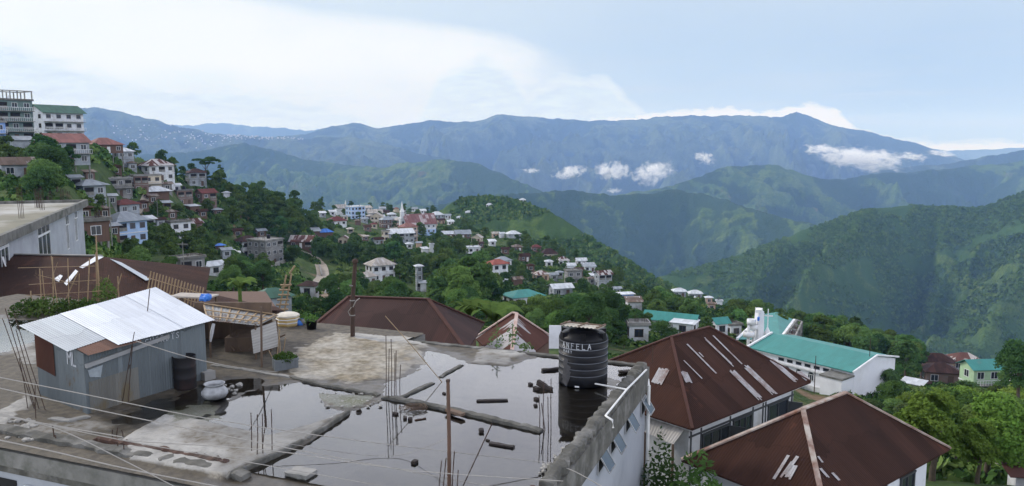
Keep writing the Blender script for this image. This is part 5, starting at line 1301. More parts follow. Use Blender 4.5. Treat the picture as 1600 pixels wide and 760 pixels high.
for k in range(6): add_window(t, Lh * (.30 + .088 * k), 0, ze_ * .80, Lh * .05, ze_ * .10, 0, F_steel, 0)
for k in range(4):
    x = Lh * (.36 + .12 * k); o_ = add_window(t, x, 0, ze_ * .36, Lh * .055, ze_ * .24, 0, F_white, 2)
    b = MB(); n = 10; rr2 = Lh * .055 / 2; b.raw([(rr2 * math.cos(math.pi * i / n), -.03, ze_ * .12 + rr2 * .7 * math.sin(math.pi * i / n)) for i in range(n + 1)] + [(rr2 * math.cos(math.pi * i / n), .0, ze_ * .12 + rr2 * .7 * math.sin(math.pi * i / n)) for i in range(n + 1)], [tuple(range(n + 1))[::-1], tuple(range(n + 1, 2 * n + 2))] + [(i, i + 1, n + 2 + i, n + 1 + i) for i in range(n)]); b.build('arched_light', M_glass, o_)
# white slanted tower with ring balconies and a cross
yt = gb.y + 26
q0 = at_y(1186, 545, yt); gz = float(ground(q0.x, q0.y)); t = empty('church_tower', Vector((q0.x, q0.y, gz)), rad(-25), 'slender white tower with curved balconies and a small cross beside the teal hall', 'tower')
tl = lambda u, v, dy=0: at_y(u, v, yt + dy) - t.location
S_ = (at_y(1200, 500, yt) - at_y(1190, 500, yt)).length / 10      # metres per column here
b = MB(); top = tl(1190, 486); wx = 5.0 * S_
Rt = Matrix.Rotation(rad(25), 3, 'Z')
pA = [Rt @ tl(1177, 548), Rt @ tl(1195, 548), Rt @ tl(1194, 487), Rt @ tl(1186, 484)]
dd = Rt @ Vector((0, 2.0, 0)); V = pA + [p + dd for p in pA]
V[0].z = V[1].z = V[4].z = V[5].z = -2
b.raw(V, [(0, 1, 2, 3), (7, 6, 5, 4), (0, 4, 5, 1), (1, 5, 6, 2), (2, 6, 7, 3), (3, 7, 4, 0)]); b.build('shaft', W_clean, t)
b = MB(); p = Rt @ tl(1186, 487); b.box(p + Vector((0, 0, .2)), (8 * S_, 2.2, .5)); b.build('cap', M_white, t)
for (u, v, ru) in ((1174, 507, 7), (1170, 526, 9), (1178, 515, 6)):
    c_ = Rt @ tl(u, v); r_ = ru * S_; b = MB(); b.lathe([(0, 0), (r_, 0), (r_, .9), (r_ - .15, .9), (r_ - .15, .2), (0, .2)], 20, 0, c_); b.build('balcony', M_white, t)
for (u) in (1169, 1177, 1184): c_ = Rt @ tl(u, 540); b = MB(); b.lathe([(.28, -3), (.25, (Rt @ tl(u, 506)).z - c_.z)], 10, 0, (c_.x, c_.y, c_.z)); b.build('column', M_white, t)
c_ = Rt @ tl(1199, 520); b = MB(); b.lathe([(0, 1.2), (5 * S_, 0), (5 * S_, -.3), (0, -.3)], 14, 0, c_); b.lathe([(4 * S_, -.3), (4 * S_, -8)], 12, 0, c_); b.build('turret', M_white, t)
b = MB(); b.lohi((c_.x - .08, c_.y - .08, c_.z + 1), (c_.x + .08, c_.y + .08, c_.z + 4.2)); b.lohi((c_.x - .8, c_.y - .06, c_.z + 2.9), (c_.x + .8, c_.y + .06, c_.z + 3.1)); b.build('cross', M_white, t)
b = MB(); p = Rt @ tl(1186, 497); b.lohi((p.x - .16, p.y - 1.12, p.z - .28), (p.x + .16, p.y - .3, p.z + .28)); b.build('louvre', M_blue, t)
# big teal roof with scaffolding behind
yk = gb.y + 45
k1 = at_y(1165, 532, yk); k2 = at_y(1225, 532, yk); zke = k1.z
t = empty('church_building', Vector(((k1.x + k2.x) / 2, yk, float(ground(k1.x, yk)))), 0, 'large teal roofed church with bare concrete scaffolding along its right side', 'church')
kl = lambda u, v, dy=0: at_y(u, v, yk + dy) - t.location
b = MB(); ridge0, ridge1 = kl(1212, 489, 26), kl(1192, 492, 26)
roof_face(b, [kl(1152, 530), kl(1219, 530), kl(1241, 500, 24), kl(1214, 488, 24), kl(1193, 491, 24)], .15); b.build('roof', R_teal, t)
for p_, q_ in ((kl(1219, 530), kl(1241, 500, 24)), (kl(1152, 530), kl(1193, 491, 24))): b = MB(); b.bar(p_, q_, .5, .4); b.build('verge_board', M_white, t)
b = MB(); e_ = [kl(1154, 533), kl(1218, 533), kl(1239, 503, 24), kl(1194, 494, 24)]; b.prism([(p.x, p.y) for p in e_], -4, min(p.z for p in e_) - .4); b.build('wall', W_clean, t)
for k in range(5):
    s = k / 4; p = kl(1222, 529).lerp(kl(1245, 500, 24), s); q = kl(1239, 533).lerp(kl(1253, 503, 24), s); b = MB()
    b.bar((p.x, p.y, -4), p, .35); b.bar((q.x, q.y, -4), q, .35); b.bar(p, q, .3)
    for dz in (-2.2, -4.4, -6.6): b.bar(p + Vector((0, 0, dz)), q + Vector((0, 0, dz)), .25)
    b.build('scaffold_frame', M_conc, t)
for dz in (0, -2.2, -4.4, -6.6):
    b = MB(); z_ = Vector((0, 0, dz)); b.bar(kl(1239, 533) + z_, kl(1253, 503, 24) + z_, .3); b.bar(kl(1222, 529) + z_, kl(1245, 500, 24) + z_, .3); b.build('scaffold_beam', M_conc, t)
for k in range(7):
    s = (k + .5) / 7; p = kl(1222, 530).lerp(kl(1244, 502, 24), s); b = MB(); b.box(p + Vector((.1, 0, -3)), (.3, .9, 4)); b.build('facade_bay', W_brickred, t)
# ================================================================== houses of the town
ROOFS = dict(rust=R_rust, streak=R_ruststreak, stripe=R_ruststripe, maroon=R_maroon, teal=R_teal, white=R_white, grey=R_grey, red=R_red, pink=R_pink, orange=R_orange, green=R_green, brown=R_brown, blue=R_blue, ltblue=R_ltblue, patchy=R_patchy, beige=R_beige, church=R_church, conc=M_conc, concd=M_concd)
WALLS = dict(white=W_white, grey=W_grey, conc=W_conc, cream=W_cream, tan=W_tan, brown=W_brown, blue=W_blue, ltblue=W_ltblue, green=W_green, ltgreen=W_ltgreen, brick=W_brickred)
def hill_hit(V, u, v):
    Q = V.reshape(-1, 3); dep = Q[:, 1] * CP - (Q[:, 2] - CZ) * SP
    uu = 800 + FPX * Q[:, 0] / dep; vv_ = 380 - FPX * (Q[:, 1] * SP + (Q[:, 2] - CZ) * CP) / dep
    k = int(np.argmin((uu - u) ** 2 + (vv_ - v) ** 2 + (Q[:, 1] / 100) ** 2 * .2)); return Vector(Q[k])
openr = random.Random(31)
BOX = []     # image boxes of the houses, so that trees do not hide them

def make_house(name, label, u, v, wpx, st, kind, rm, wm, yaw=0., ratio=.75, rise=.32, over=.6, stilts=0, group=None, cat='house', fm=None, balcony=False, d=None, hs=2.8, win=True, parapet=.5, extra=None, dep=None):
    g = hit(u, v) if d is None else (hill_hit(SPUR_V, u, v) if d > 500 else at_y(u, v, d))
    if u < 500 and v > 235 and d is None: wpx *= 1.14
    dist = g.y; Wm = wpx * dist / FPX; ya = rad(yaw * 1.15)
    L = Wm / (math.cos(ya) + ratio * abs(math.sin(ya))); Wd = L * ratio
    rz = ya - math.atan2(g.x, g.y)
    gz = g.z + (stilts if stilts else 0)
    f_ = Vector((-math.sin(rz), math.cos(rz), 0))
    base = Vector((g.x, g.y, gz)) + f_ * Wd * .5
    t = empty(name, base, rz, label, cat, group); l, w_ = L / 2, Wd / 2; H = st * hs; far = dist > 420
    b = MB(); b.lohi((-l, -w_, -.1 if stilts else -4), (l, w_, H)); wl = b.build('wall', WALLS[wm], t)
    if stilts:
        for x in (-l + .2, 0, l - .2):
            for y in (-w_ + .2, w_ - .2): b = MB(); b.lohi((x - .14, y - .14, -stilts - 4), (x + .14, y + .14, -.1)); b.build('stilt', M_conc, t)
    rmat = ROOFS[rm]; o_ = over; r_ = rise * w_ * 2
    b = MB()
    if kind == 'hip':
        k = max(l - w_ * .95, .15)
        a, b_, c2, d_ = (-l - o_, -w_ - o_, H), (l + o_, -w_ - o_, H), (l + o_, w_ + o_, H), (-l - o_, w_ + o_, H); r1, r2 = (-k, 0, H + r_), (k, 0, H + r_)
        roof_face(b, [a, b_, r2, r1]); roof_face(b, [b_, c2, r2]); roof_face(b, [c2, d_, r1, r2]); roof_face(b, [d_, a, r1])
    elif kind == 'gable':
        roof_face(b, [(-l - o_, -w_ - o_, H - .1), (l + o_, -w_ - o_, H - .1), (l + o_, 0, H + r_), (-l - o_, 0, H + r_)]); roof_face(b, [(l + o_, w_ + o_, H - .1), (-l - o_, w_ + o_, H - .1), (-l - o_, 0, H + r_), (l + o_, 0, H + r_)])
    elif kind == 'gabley':        # gable facing the viewer
        r_ = rise * l * 2
        roof_face(b, [(-l - o_, w_ + o_, H - .1), (-l - o_, -w_ - o_, H - .1), (0, -w_ - o_, H + r_), (0, w_ + o_, H + r_)]); roof_face(b, [(l + o_, -w_ - o_, H - .1), (l + o_, w_ + o_, H - .1), (0, w_ + o_, H + r_), (0, -w_ - o_, H + r_)])
    elif kind == 'shed':
        roof_face(b, [(-l - o_, -w_ - o_, H - .05), (l + o_, -w_ - o_, H - .05), (l + o_, w_ + o_, H + r_), (-l - o_, w_ + o_, H + r_)])
    elif kind == 'flat':
        b.lohi((-l - .35, -w_ - .35, H), (l + .35, w_ + .35, H + .22))
    rf = b.build('roof', rmat, t)
    if kind in ('gable', 'gabley', 'shed'):
        g_ = MB()
        if kind == 'gable':
            for s in (-1, 1): g_.raw([(s * l, -w_, H), (s * l, w_, H), (s * l, 0, H + r_ - .12), (s * (l - .2), -w_, H), (s * (l - .2), w_, H), (s * (l - .2), 0, H + r_ - .12)], [(0, 1, 2), (3, 5, 4), (0, 2, 5, 3), (1, 4, 5, 2)])
        elif kind == 'gabley':
            for s in (-1, 1): g_.raw([(-l, s * w_, H), (l, s * w_, H), (0, s * w_, H + r_ - .12), (-l, s * (w_ - .2), H), (l, s * (w_ - .2), H), (0, s * (w_ - .2), H + r_ - .12)], [(0, 1, 2), (3, 5, 4), (0, 2, 5, 3), (1, 4, 5, 2)])
        else:
            g_.lohi((-l, w_ - .2, H), (l, w_, H + r_ - .15))
            for s in (-1, 1): g_.raw([(s * l, -w_, H), (s * l, w_, H), (s * l, w_, H + r_ - .12), (s * (l - .2), -w_, H), (s * (l - .2), w_, H), (s * (l - .2), w_, H + r_ - .12)], [(0, 1, 2), (3, 5, 4), (0, 2, 5, 3), (1, 4, 5, 2)])
        if kind == 'shed': g_.build('gable_wall', WALLS[wm], wl)
        else:
            for h in range(2):
                q = MB(); q.raw(g_.v[h * 6:h * 6 + 6], [(0, 1, 2), (3, 5, 4), (0, 2, 5, 3), (1, 4, 5, 2)]); q.build('gable_wall', WALLS[wm], wl)
    if kind == 'flat' and parapet:
        p_ = MB()
        for lo, hi in (((-l - .3, -w_ - .3, H + .221), (l + .3, -w_ - .12, H + parapet)), ((-l - .3, w_ + .12, H + .221), (l + .3, w_ + .3, H + parapet)), ((-l - .3, -w_ - .12, H + .221), (-l - .12, w_ + .12, H + parapet)), ((l + .12, -w_ - .12, H + .221), (l + .3, w_ + .12, H + parapet))): p_.lohi(lo, hi)
        p_.build('parapet', rmat, rf)
        rr = random.Random(int(u + v))
        for _ in range(4):
            x, y = rr.uniform(-l, l) * .9, rr.uniform(-w_, w_) * .9; q = MB(); hh = rr.uniform(.8, 1.6)
            for k in range(3): q.tube([(x + k * .2, y + (k % 2) * .2, H + .2), (x + k * .2 + rr.uniform(-.1, .1), y, H + hh)], .03, 4)
            q.build('starter_bar', M_rust, rf)
    for k in range(1, st):
        q = MB(); z = k * hs; q.lohi((-l - .12, -w_ - .12, z - .12), (l + .12, w_ + .12, z + .06)); q.build('floor_band', M_conc if wm in ('conc', 'grey', 'brick', 'green') else F_white, wl)
    if win:
        f_m = fm or (F_white if wm not in ('white', 'cream', 'ltblue') else F_wood)
        n = max(1, min(6, round(L / 2.9))); ns = max(1, min(4, round(Wd / 3.2)))
        ww, wh = min(1.35, L / n * .5), 1.25
        side = 1 if (base.x < 0) == True or True else -1
        for k in range(st):
            z = k * hs + 1.55
            for i in range(n):
                x = -l + L * (i + .5) / n
                if k == 0 and i == n // 2 and n > 1: add_door(t, x, -w_, 0, 0, F_wood if wm != 'brown' else F_white)
                elif openr.random() < (.55 if wm in ('conc', 'grey', 'green', 'brick') and k > 0 else .12):
                    key = ('open', round(L / n, 1))
                    if key not in _wc:
                        a_, q_, w2 = MB(), MB(), min(2.4, L / n * .82); a_.lohi((-w2 / 2, -.025, -1.05), (w2 / 2, .01, .75)); q_.lohi((-w2 / 2, -.16, -1.05), (w2 / 2, -.04, -.25)); _wc[key] = (a_.mesh('shade_pane', M_dark), q_.mesh('sill_wall', M_conc))  # flat dark pane on the wall paints the shade of an open veranda
                    vo = link('veranda_shade_pane', _wc[key][0], t, (x, -w_, z)); link('sill_wall', _wc[key][1], vo)
                else: add_window(t, x, -w_, z, ww, wh, 0, f_m, 1)
            for i in range(ns):
                y = -w_ + Wd * (i + .5) / ns
                if yaw > 0 or yaw < 0:
                    s = -1 if yaw > 0 else 1
                    add_window(t, s * l, y, z, min(1.2, Wd / ns * .5), wh, s * math.pi / 2, f_m, 1)
    if balcony:
        for k in range(1, st):
            z = k * hs; q = MB(); q.lohi((-l, -w_ - 1.2, z - .13), (l, -w_ - .13, z + .05)); bo = q.build('balcony', M_conc, t)
            q = MB(); q.lohi((-l, -w_ - 1.2, z + .92), (l, -w_ - 1.12, z + 1.0))
            m2 = int(L / .5)
            for i in range(m2 + 1): x = -l + L * i / m2; q.lohi((x - .03, -w_ - 1.19, z + .051), (x + .03, -w_ - 1.13, z + .92))
            q.build('railing', F_white if wm != 'conc' else M_conc, bo)
    if extra == 'tank':
        q = MB(); q.lathe([(0, 0), (.6, 0), (.62, .1), (.62, 1.2), (.3, 1.45), (0, 1.45)], 14, 0, (l * .4, 0, H + .22)); q.build('roof_tank', M_black, rf)
    if extra == 'frame':
        q = MB()
        for x in np.linspace(-l, l, 6):
            for y in (-w_, w_): q.lohi((x - .13, y - .13, H + .23), (x + .13, y + .13, H + 2.5))
        for y in (-w_, w_): q.lohi((-l - .2, y - .15, H + 2.5), (l + .2, y + .15, H + 2.75))
        for x in (-l, l): q.lohi((x - .15, -w_ + .16, H + 2.5), (x + .15, w_ - .16, H + 2.75))
        q.build('rooftop_frame', M_conc, rf)
    hp = H + (r_ if kind != 'flat' else .6) + stilts
    BOX.append((u - wpx * .58, v - hp * FPX / dist * 1.0, u + wpx * .58, v - (.35 if st > 1 or stilts else .25) * H * FPX / dist, dist, base.x, base.y, max(L, Wd) * .72))
    return t

HT = [  # name, label, u, v, width px, storeys, roof kind, roof, wall, yaw, options
 ('apartment_block', 'tall grey green apartment block with an open frame on its roof', 27, 222, 62, 4, 'flat', 'concd', 'green', 18, dict(extra='frame', balcony=True, cat='building', ratio=.8)),
 ('house', 'bright blue narrow house at the left edge below the apartment block', 2, 226, 18, 2, 'flat', 'conc', 'blue', 15, dict(balcony=True)),
 ('guest_house', 'long white three storey house with a dark green gable roof', 102, 219, 74, 3, 'gable', 'green', 'white', 28, dict(balcony=True, over=.9, ratio=.6)),
 ('house', 'small cream flat roofed house right of the long white house', 148, 213, 17, 2, 'flat', 'conc', 'cream', 20, dict()),
 ('shed', 'low grey tin shed on the slope below the apartment block', 36, 236, 26, 1, 'shed', 'grey', 'grey', 10, dict(cat='shed', win=False)),
 ('house', 'large house with a faded pink gable roof and grey lower storeys', 114, 268, 62, 2, 'gable', 'pink', 'grey', 25, dict(stilts=1.5, balcony=True)),
 ('house', 'brown house on stilts with a pink hip roof', 171, 251, 48, 1, 'hip', 'pink', 'brown', 22, dict(stilts=2.5)),
 ('house', 'small pale house with a weathered white roof right of the brown stilt house', 198, 262, 26, 2, 'hip', 'white', 'grey', 20, dict()),
 ('house', 'light blue roof showing behind the trees on the ridge', 195, 228, 24, 1, 'hip', 'ltblue', 'white', 10, dict(win=False)),
 ('house', 'small grey house half hidden by trees at the right end of the ridge', 228, 246, 20, 2, 'flat', 'conc', 'grey', 15, dict()),
 ('shed', 'long old grey roofed hut in the trees at the left edge', 30, 279, 46, 1, 'gable', 'brown', 'grey', 12, dict(cat='hut')),
 ('house', 'unfinished grey concrete house with open rooms above the footpath', 190, 308, 40, 2, 'flat', 'conc', 'conc', 26, dict(balcony=True)),
 ('house', 'brown brick block right beside the unfinished grey concrete house', 222, 302, 22, 2, 'flat', 'conc', 'brick', 18, dict()),
 ('house', 'white house with a rust and white striped hip roof on the ridge', 254, 283, 46, 2, 'hip', 'stripe', 'white', 28, dict(over=.8)),
 ('house', 'cream house with balconies just below the striped roof', 240, 301, 30, 2, 'flat', 'conc', 'cream', 25, dict(balcony=True)),
 ('canopy_house', 'low hut under a broad white tin roof in the trees', 249, 312, 34, 1, 'hip', 'white', 'brown', 20, dict(win=False, over=1.0)),
 ('house', 'two storey grey house with a pale grey hip roof above the flat roofed building', 150, 327, 40, 2, 'hip', 'grey', 'grey', 28, dict(over=.8)),
 ('house', 'grey house with a red brown hip roof beside the footpath', 204, 350, 36, 2, 'hip', 'red', 'grey', 28, dict()),
 ('annexe', 'small grey annexe with a white sheet roof below the red brown roof', 234, 358, 20, 1, 'shed', 'white', 'grey', 20, dict()),
 ('house', 'blue and grey house on stilts under a pale grey hip roof', 210, 399, 58, 2, 'hip', 'grey', 'ltblue', 30, dict(stilts=2.6, over=.9, ratio=.85)),
 ('shack', 'dark brown wooden shack left of the blue stilt house', 152, 391, 44, 1, 'flat', 'concd', 'brown', 20, dict(stilts=1.2)),
 ('house', 'brown brick house with a flat top carrying a water tank', 290, 322, 30, 2, 'flat', 'concd', 'brick', 30, dict(extra='tank')),
 ('house', 'pale house with a dark red hip roof on the ridge under the tall tree', 310, 292, 27, 2, 'hip', 'maroon', 'grey', 15, dict()),
 ('house', 'brick house with a red gable roof half way down the slope', 328, 324, 27, 2, 'gable', 'red', 'brick', 28, dict()),
 ('house', 'small white house with a reddish top between the ridge trees', 366, 290, 24, 1, 'hip', 'maroon', 'white', 10, dict()),
 ('house', 'house with a bright pyramid roof alone on the wooded crest', 433, 302, 26, 1, 'hip', 'white', 'brown', 20, dict(ratio=1, rise=.36, over=1.2)),
 ('house', 'cream gabled house with a green roof at the end of the wooded crest', 492, 322, 27, 2, 'gabley', 'green', 'cream', -12, dict(balcony=True)),
 ('house', 'house of white panels with a striped rust roof above the parked pickups', 284, 377, 34, 2, 'flat', 'concd', 'white', 22, dict()),
 ('house', 'brick house with a patched rust roof behind the white panelled house', 303, 362, 30, 1, 'gable', 'stripe', 'brick', 22, dict()),
 ('shed', 'small shed with a bright white tilted roof under the brick houses', 305, 334, 18, 1, 'shed', 'white', 'brown', 30, dict(cat='shed', win=False, rise=.15)),
 ('house', 'unfinished low concrete house with a flat top below the parked vehicles', 303, 447, 44, 2, 'flat', 'concd', 'conc', 25, dict(balcony=True)),
 ('house', 'white house with a pale grey gable roof beside the low unfinished concrete house', 338, 432, 28, 1, 'gable', 'white', 'white', 25, dict()),
 ('house', 'white house with a dark red hip roof and a grey lower storey', 394, 404, 36, 2, 'hip', 'maroon', 'white', 30, dict(stilts=.5)),
 ('house', 'three storey raw concrete house under construction above the retaining wall', 430, 414, 48, 3, 'flat', 'conc', 'conc', 38, dict(balcony=False, extra='tank', ratio=1.1)),
 ('house', 'long low house with a patched rust roof at the head of the road', 470, 388, 36, 1, 'gable', 'patchy', 'brown', -15, dict()),
 ('shed', 'open shed with a bright blue tarpaulin roof', 510, 372, 24, 1, 'hip', 'blue', 'brown', 12, dict(cat='shed', win=False)),
 ('shed', 'low grey roofed shed just left of the blue tarpaulin', 491, 371, 18, 1, 'shed', 'grey', 'brown', 10, dict(cat='shed', win=False)),
 ('house', 'white house with a broad dark red roof above the blue tarpaulin', 529, 353, 32, 1, 'hip', 'red', 'white', 18, dict()),
 ('house', 'tall sky blue house with a white roof in the town centre', 560, 343, 30, 3, 'flat', 'white', 'ltblue', 25, dict()),
 ('house', 'cream gabled house in front of the grey roofed house in the town', 588, 352, 20, 2, 'gabley', 'beige', 'cream', -10, dict()),
 ('house', 'dark house with a grey hip roof left of the big church', 607, 357, 24, 2, 'hip', 'grey', 'brown', 20, dict()),
 ('house', 'row of grey brown roofs behind the cream gabled house', 587, 339, 26, 1, 'gable', 'beige', 'grey', 12, dict()),
 ('house', 'small white roofed house beside the church steeple', 613, 341, 14, 1, 'hip', 'white', 'grey', 10, dict()),
 ('house', 'tan three storey house in front of the big church', 642, 378, 30, 3, 'hip', 'pink', 'tan', 25, dict(balcony=True)),
 ('house', 'small tan house with a grey top left of the church front', 628, 357, 22, 2, 'hip', 'beige', 'tan', 20, dict()),
 ('warehouse', 'long blue grey building with bright white sheet roof in front of the tan house', 628, 381, 46, 2, 'gable', 'white', 'grey', 12, dict(cat='building', rise=.2)),
 ('shed', 'small dark shed with a rusty red roof left of the long blue grey building', 593, 383, 17, 1, 'gable', 'rust', 'grey', 20, dict(cat='shed')),
 ('house', 'small house with a rust striped gable in the trees under the blue tarpaulin', 536, 383, 18, 1, 'gabley', 'stripe', 'cream', -15, dict()),
 ('house', 'narrow cream flat topped house left of the long blue grey building', 604, 378, 12, 2, 'flat', 'conc', 'cream', 15, dict()),
 ('house', 'white tin roofed house right of the big church', 684, 341, 22, 1, 'hip', 'white', 'grey', 8, dict()),
 ('house', 'white two storey house on the far side of the town trees', 668, 322, 14, 2, 'flat', 'white', 'white', 5, dict()),
 ('house', 'tiny white house at the far crest left of the spur hill', 655, 322, 9, 1, 'flat', 'white', 'white', 5, dict()),
 ('house', 'beige roofed farm house with a white end wall by the bare yard', 578, 446, 30, 1, 'hip', 'beige', 'white', 22, dict(rise=.36)),
 ('house', 'white house with a large old grey hip roof above the grassy bank', 600, 440, 46, 2, 'hip', 'beige', 'white', 20, dict(rise=.36, over=.7)),
 ('tower', 'small pale square tower with a white cap among the trees', 656, 455, 11, 3, 'hip', 'white', 'grey', 12, dict(ratio=1, cat='tower', hs=2.6)),
 ('shed', 'low shed with a white roof at the foot of the small pale tower', 662, 456, 10, 1, 'shed', 'white', 'white', 12, dict(cat='shed', win=False)),
 ('house', 'pale tin roofed house left of the green gap above the dense trees', 700, 373, 20, 1, 'gable', 'white', 'brown', 10, dict()),
 ('house', 'long low house with a grey tin roof in the upper middle trees', 724, 373, 26, 1, 'gable', 'grey', 'brown', 8, dict()),
 ('house', 'cream gabled house above the dense trees', 744, 379, 18, 1, 'gabley', 'beige', 'cream', -14, dict()),
 ('house', 'long low beige roofed hut on the crest of the middle trees', 762, 361, 26, 1, 'gable', 'beige', 'tan', 4, dict()),
 ('house', 'white flat roofed house with dark windows in the middle trees', 741, 400, 24, 1, 'flat', 'white', 'white', 14, dict(stilts=1.2)),
 ('shed', 'bright white tilted shed roof deep in the trees', 666, 398, 12, 1, 'shed', 'white', 'white', 30, dict(cat='shed', win=False)),
 ('shed', 'upright white shed beside the tilted white roof deep in the trees', 675, 398, 7, 2, 'flat', 'white', 'white', 10, dict(cat='shed', win=False, hs=2.4)),
 ('house', 'tall white house with an orange red roof behind the dark round tree', 782, 450, 34, 3, 'hip', 'orange', 'white', 26, dict(over=.8)),
 ('house', 'house with a broad pale grey roof behind the orange red roof', 789, 428, 28, 2, 'hip', 'grey', 'white', 22, dict()),
 ('shed', 'open white roofed sheds on the crest right of the middle trees', 804, 373, 24, 1, 'hip', 'white', 'grey', 14, dict(cat='shed', win=False)),
 ('house', 'maroon roofed house with pale gable near the right end of the crest', 860, 405, 29, 1, 'hip', 'maroon', 'cream', 16, dict(rise=.42)),
 ('house', 'rust roofed hut left of the maroon roofed house', 821, 409, 18, 1, 'gable', 'rust', 'brown', 20, dict()),
 ('house', 'small brick house with a red roof above the rust roofed hut', 839, 394, 17, 1, 'hip', 'red', 'brick', 16, dict()),
 ('house', 'small brown roofed hut among trees left of the small red house', 809, 394, 16, 1, 'hip', 'brown', 'brown', 12, dict()),
 ('house', 'small house with a bold white and red striped roof', 881, 416, 22, 1, 'hip', 'stripe', 'white', 18, dict(rise=.42)),
 ('shed', 'white tin shed at the right of the striped roof', 909, 416, 18, 1, 'gable', 'white', 'white', 14, dict(cat='shed')),
 ('shed', 'grey tin shed standing right of the white tin shed', 922, 425, 20, 1, 'shed', 'grey', 'white', 12, dict(cat='shed')),
 ('house', 'tan house with an old beige roof in the middle of the right cluster', 848, 442, 26, 1, 'hip', 'patchy', 'tan', 20, dict(stilts=.5)),
 ('shed', 'grey tin roofed side shed against the tan house', 866, 440, 14, 1, 'gable', 'grey', 'grey', 20, dict(cat='shed')),
 ('shed', 'bare brown roofed hut in a clearing left of the tan house', 810, 448, 18, 1, 'gable', 'brown', 'brown', 24, dict(cat='hut', win=False)),
 ('house', 'two storey concrete house with a bare flat top in the right cluster', 898, 446, 28, 2, 'flat', 'concd', 'conc', 16, dict(balcony=True)),
 ('shed', 'white roofed sheds on the slope above the concrete house', 892, 424, 16, 1, 'gable', 'white', 'white', 10, dict(cat='shed', win=False)),
 ('house', 'house with a red and white striped gable roof at the right end of the cluster', 946, 450, 28, 2, 'gable', 'stripe', 'grey', 24, dict()),
 ('house', 'pale grey house wall left of the last striped gable', 929, 440, 12, 1, 'shed', 'white', 'grey', 24, dict()),
 ('hall', 'low building with bright white sheet roofs behind the leafy trees', 880, 464, 38, 1, 'gable', 'white', 'grey', 18, dict(cat='hall', rise=.22)),
 ('school', 'building with a wide pale teal roof partly behind the leafy trees', 826, 480, 66, 1, 'hip', 'teal', 'white', 24, dict(cat='hall', rise=.22, ratio=.7)),
 ('house', 'blue walled hut with a flat white roof at the edge of the slope', 980, 472, 26, 1, 'hip', 'white', 'blue', 16, dict(rise=.15)),
 ('shed', 'earth coloured roof just below the white roofed blue hut', 992, 486, 26, 1, 'shed', 'brown', 'white', 12, dict(cat='shed', win=False)),
 ('hall', 'long white building with a faded teal roof behind the round dark tree', 1044, 522, 86, 1, 'gable', 'teal', 'white', -14, dict(cat='hall', ratio=.4)),
 ('canopy_house', 'white flat canopy roof in front of the faded teal building', 1066, 526, 38, 1, 'shed', 'white', 'white', -14, dict(rise=.05, cat='canopy')),
 ('house', 'narrow white house with a grey slab roof left of the round dark tree', 998, 536, 34, 1, 'flat', 'conc', 'white', 8, dict()),
 ('house', 'left one of two bright white roofed houses beside the dirt track', 1062, 465, 22, 1, 'hip', 'white', 'grey', 8, dict()),
 ('house', 'right one of two bright white roofed houses beside the dirt track', 1087, 468, 22, 1, 'hip', 'white', 'grey', 8, dict()),
 ('shed', 'tiny white shed below the two white roofed houses', 1124, 482, 10, 1, 'flat', 'white', 'white', 8, dict(cat='shed', win=False)),
 ('house', 'small teal gable roof left of the white church tower', 1128, 526, 26, 1, 'gable', 'teal', 'white', 30, dict(rise=.5)),
 ('house', 'grey flat roof beside the small teal gable left of the church tower', 1150, 528, 24, 1, 'flat', 'concd', 'white', 30, dict()),
 ('house', 'house with a dull red roof and tan end wall at the right', 1468, 582, 52, 1, 'hip', 'maroon', 'tan', 14, dict()),
 ('house', 'house with a low wide maroon roof in front of the dull red one', 1472, 603, 56, 1, 'hip', 'maroon', 'brick', 14, dict()),
 ('house', 'house with a rusty white striped hip roof at the right', 1512, 581, 54, 1, 'hip', 'patchy', 'grey', 20, dict()),
 ('building', 'pale green two storey building with a teal roof at the right edge', 1540, 624, 58, 2, 'gable', 'teal', 'ltgreen', 32, dict(cat='building', balcony=True)),
 ('house', 'second small teal roof just behind the right edge trees', 1592, 585, 22, 1, 'gable', 'teal', 'white', 10, dict(d=120)),
 ('shed', 'pale blue tarpaulin roof among the trees right of the teal hall', 1384, 577, 26, 1, 'shed', 'ltblue', 'white', 10, dict(cat='shed', win=False, rise=.12, hs=1.4)),
 ('shed', 'white sheeting roof in the shrubs below the pale blue tarpaulin', 1424, 607, 30, 1, 'shed', 'white', 'white', -14, dict(cat='shed', win=False, rise=.12, hs=1.0)),
 ('shed', 'corner of a striped tin roof at the bottom right corner', 1604, 772, 44, 1, 'gable', 'patchy', 'white', 24, dict(cat='shed', win=False, hs=.9, rise=.2)),
 ('house', 'small white house with a brown roof left of the dirt road end', 480, 466, 26, 1, 'hip', 'maroon', 'white', -20, dict(rise=.35)),
 ('house', 'greenish tin roof just behind the lean-to shelter', 432, 492, 52, 1, 'hip', 'green', 'grey', 15, dict(win=False)),
 ('house', 'white farm house on the left face of the spur hill', 733, 336, 12, 1, 'hip', 'white', 'white', 5, dict(d=820)),
 ('house', 'white farm house in the middle of the spur hill face', 766, 325, 11, 1, 'hip', 'white', 'white', 5, dict(d=815)),
 ('house', 'small pale house near the top of the spur hill', 728, 319, 9, 1, 'hip', 'white', 'white', 5, dict(d=860)),
 ('house', 'small white house at the right shoulder of the spur hill', 818, 316, 10, 1, 'hip', 'white', 'white', 5, dict(d=858)),
 ('house', 'white walled hut low on the left of the spur hill', 719, 343, 10, 1, 'hip', 'white', 'white', 5, dict(d=800)),
]
for nm, lb, u, v, wp, st, kd, rm, wm, yw_, op in HT:
    make_house(nm, lb, u, v, wp, st, kd, rm, wm, yw_, **op)

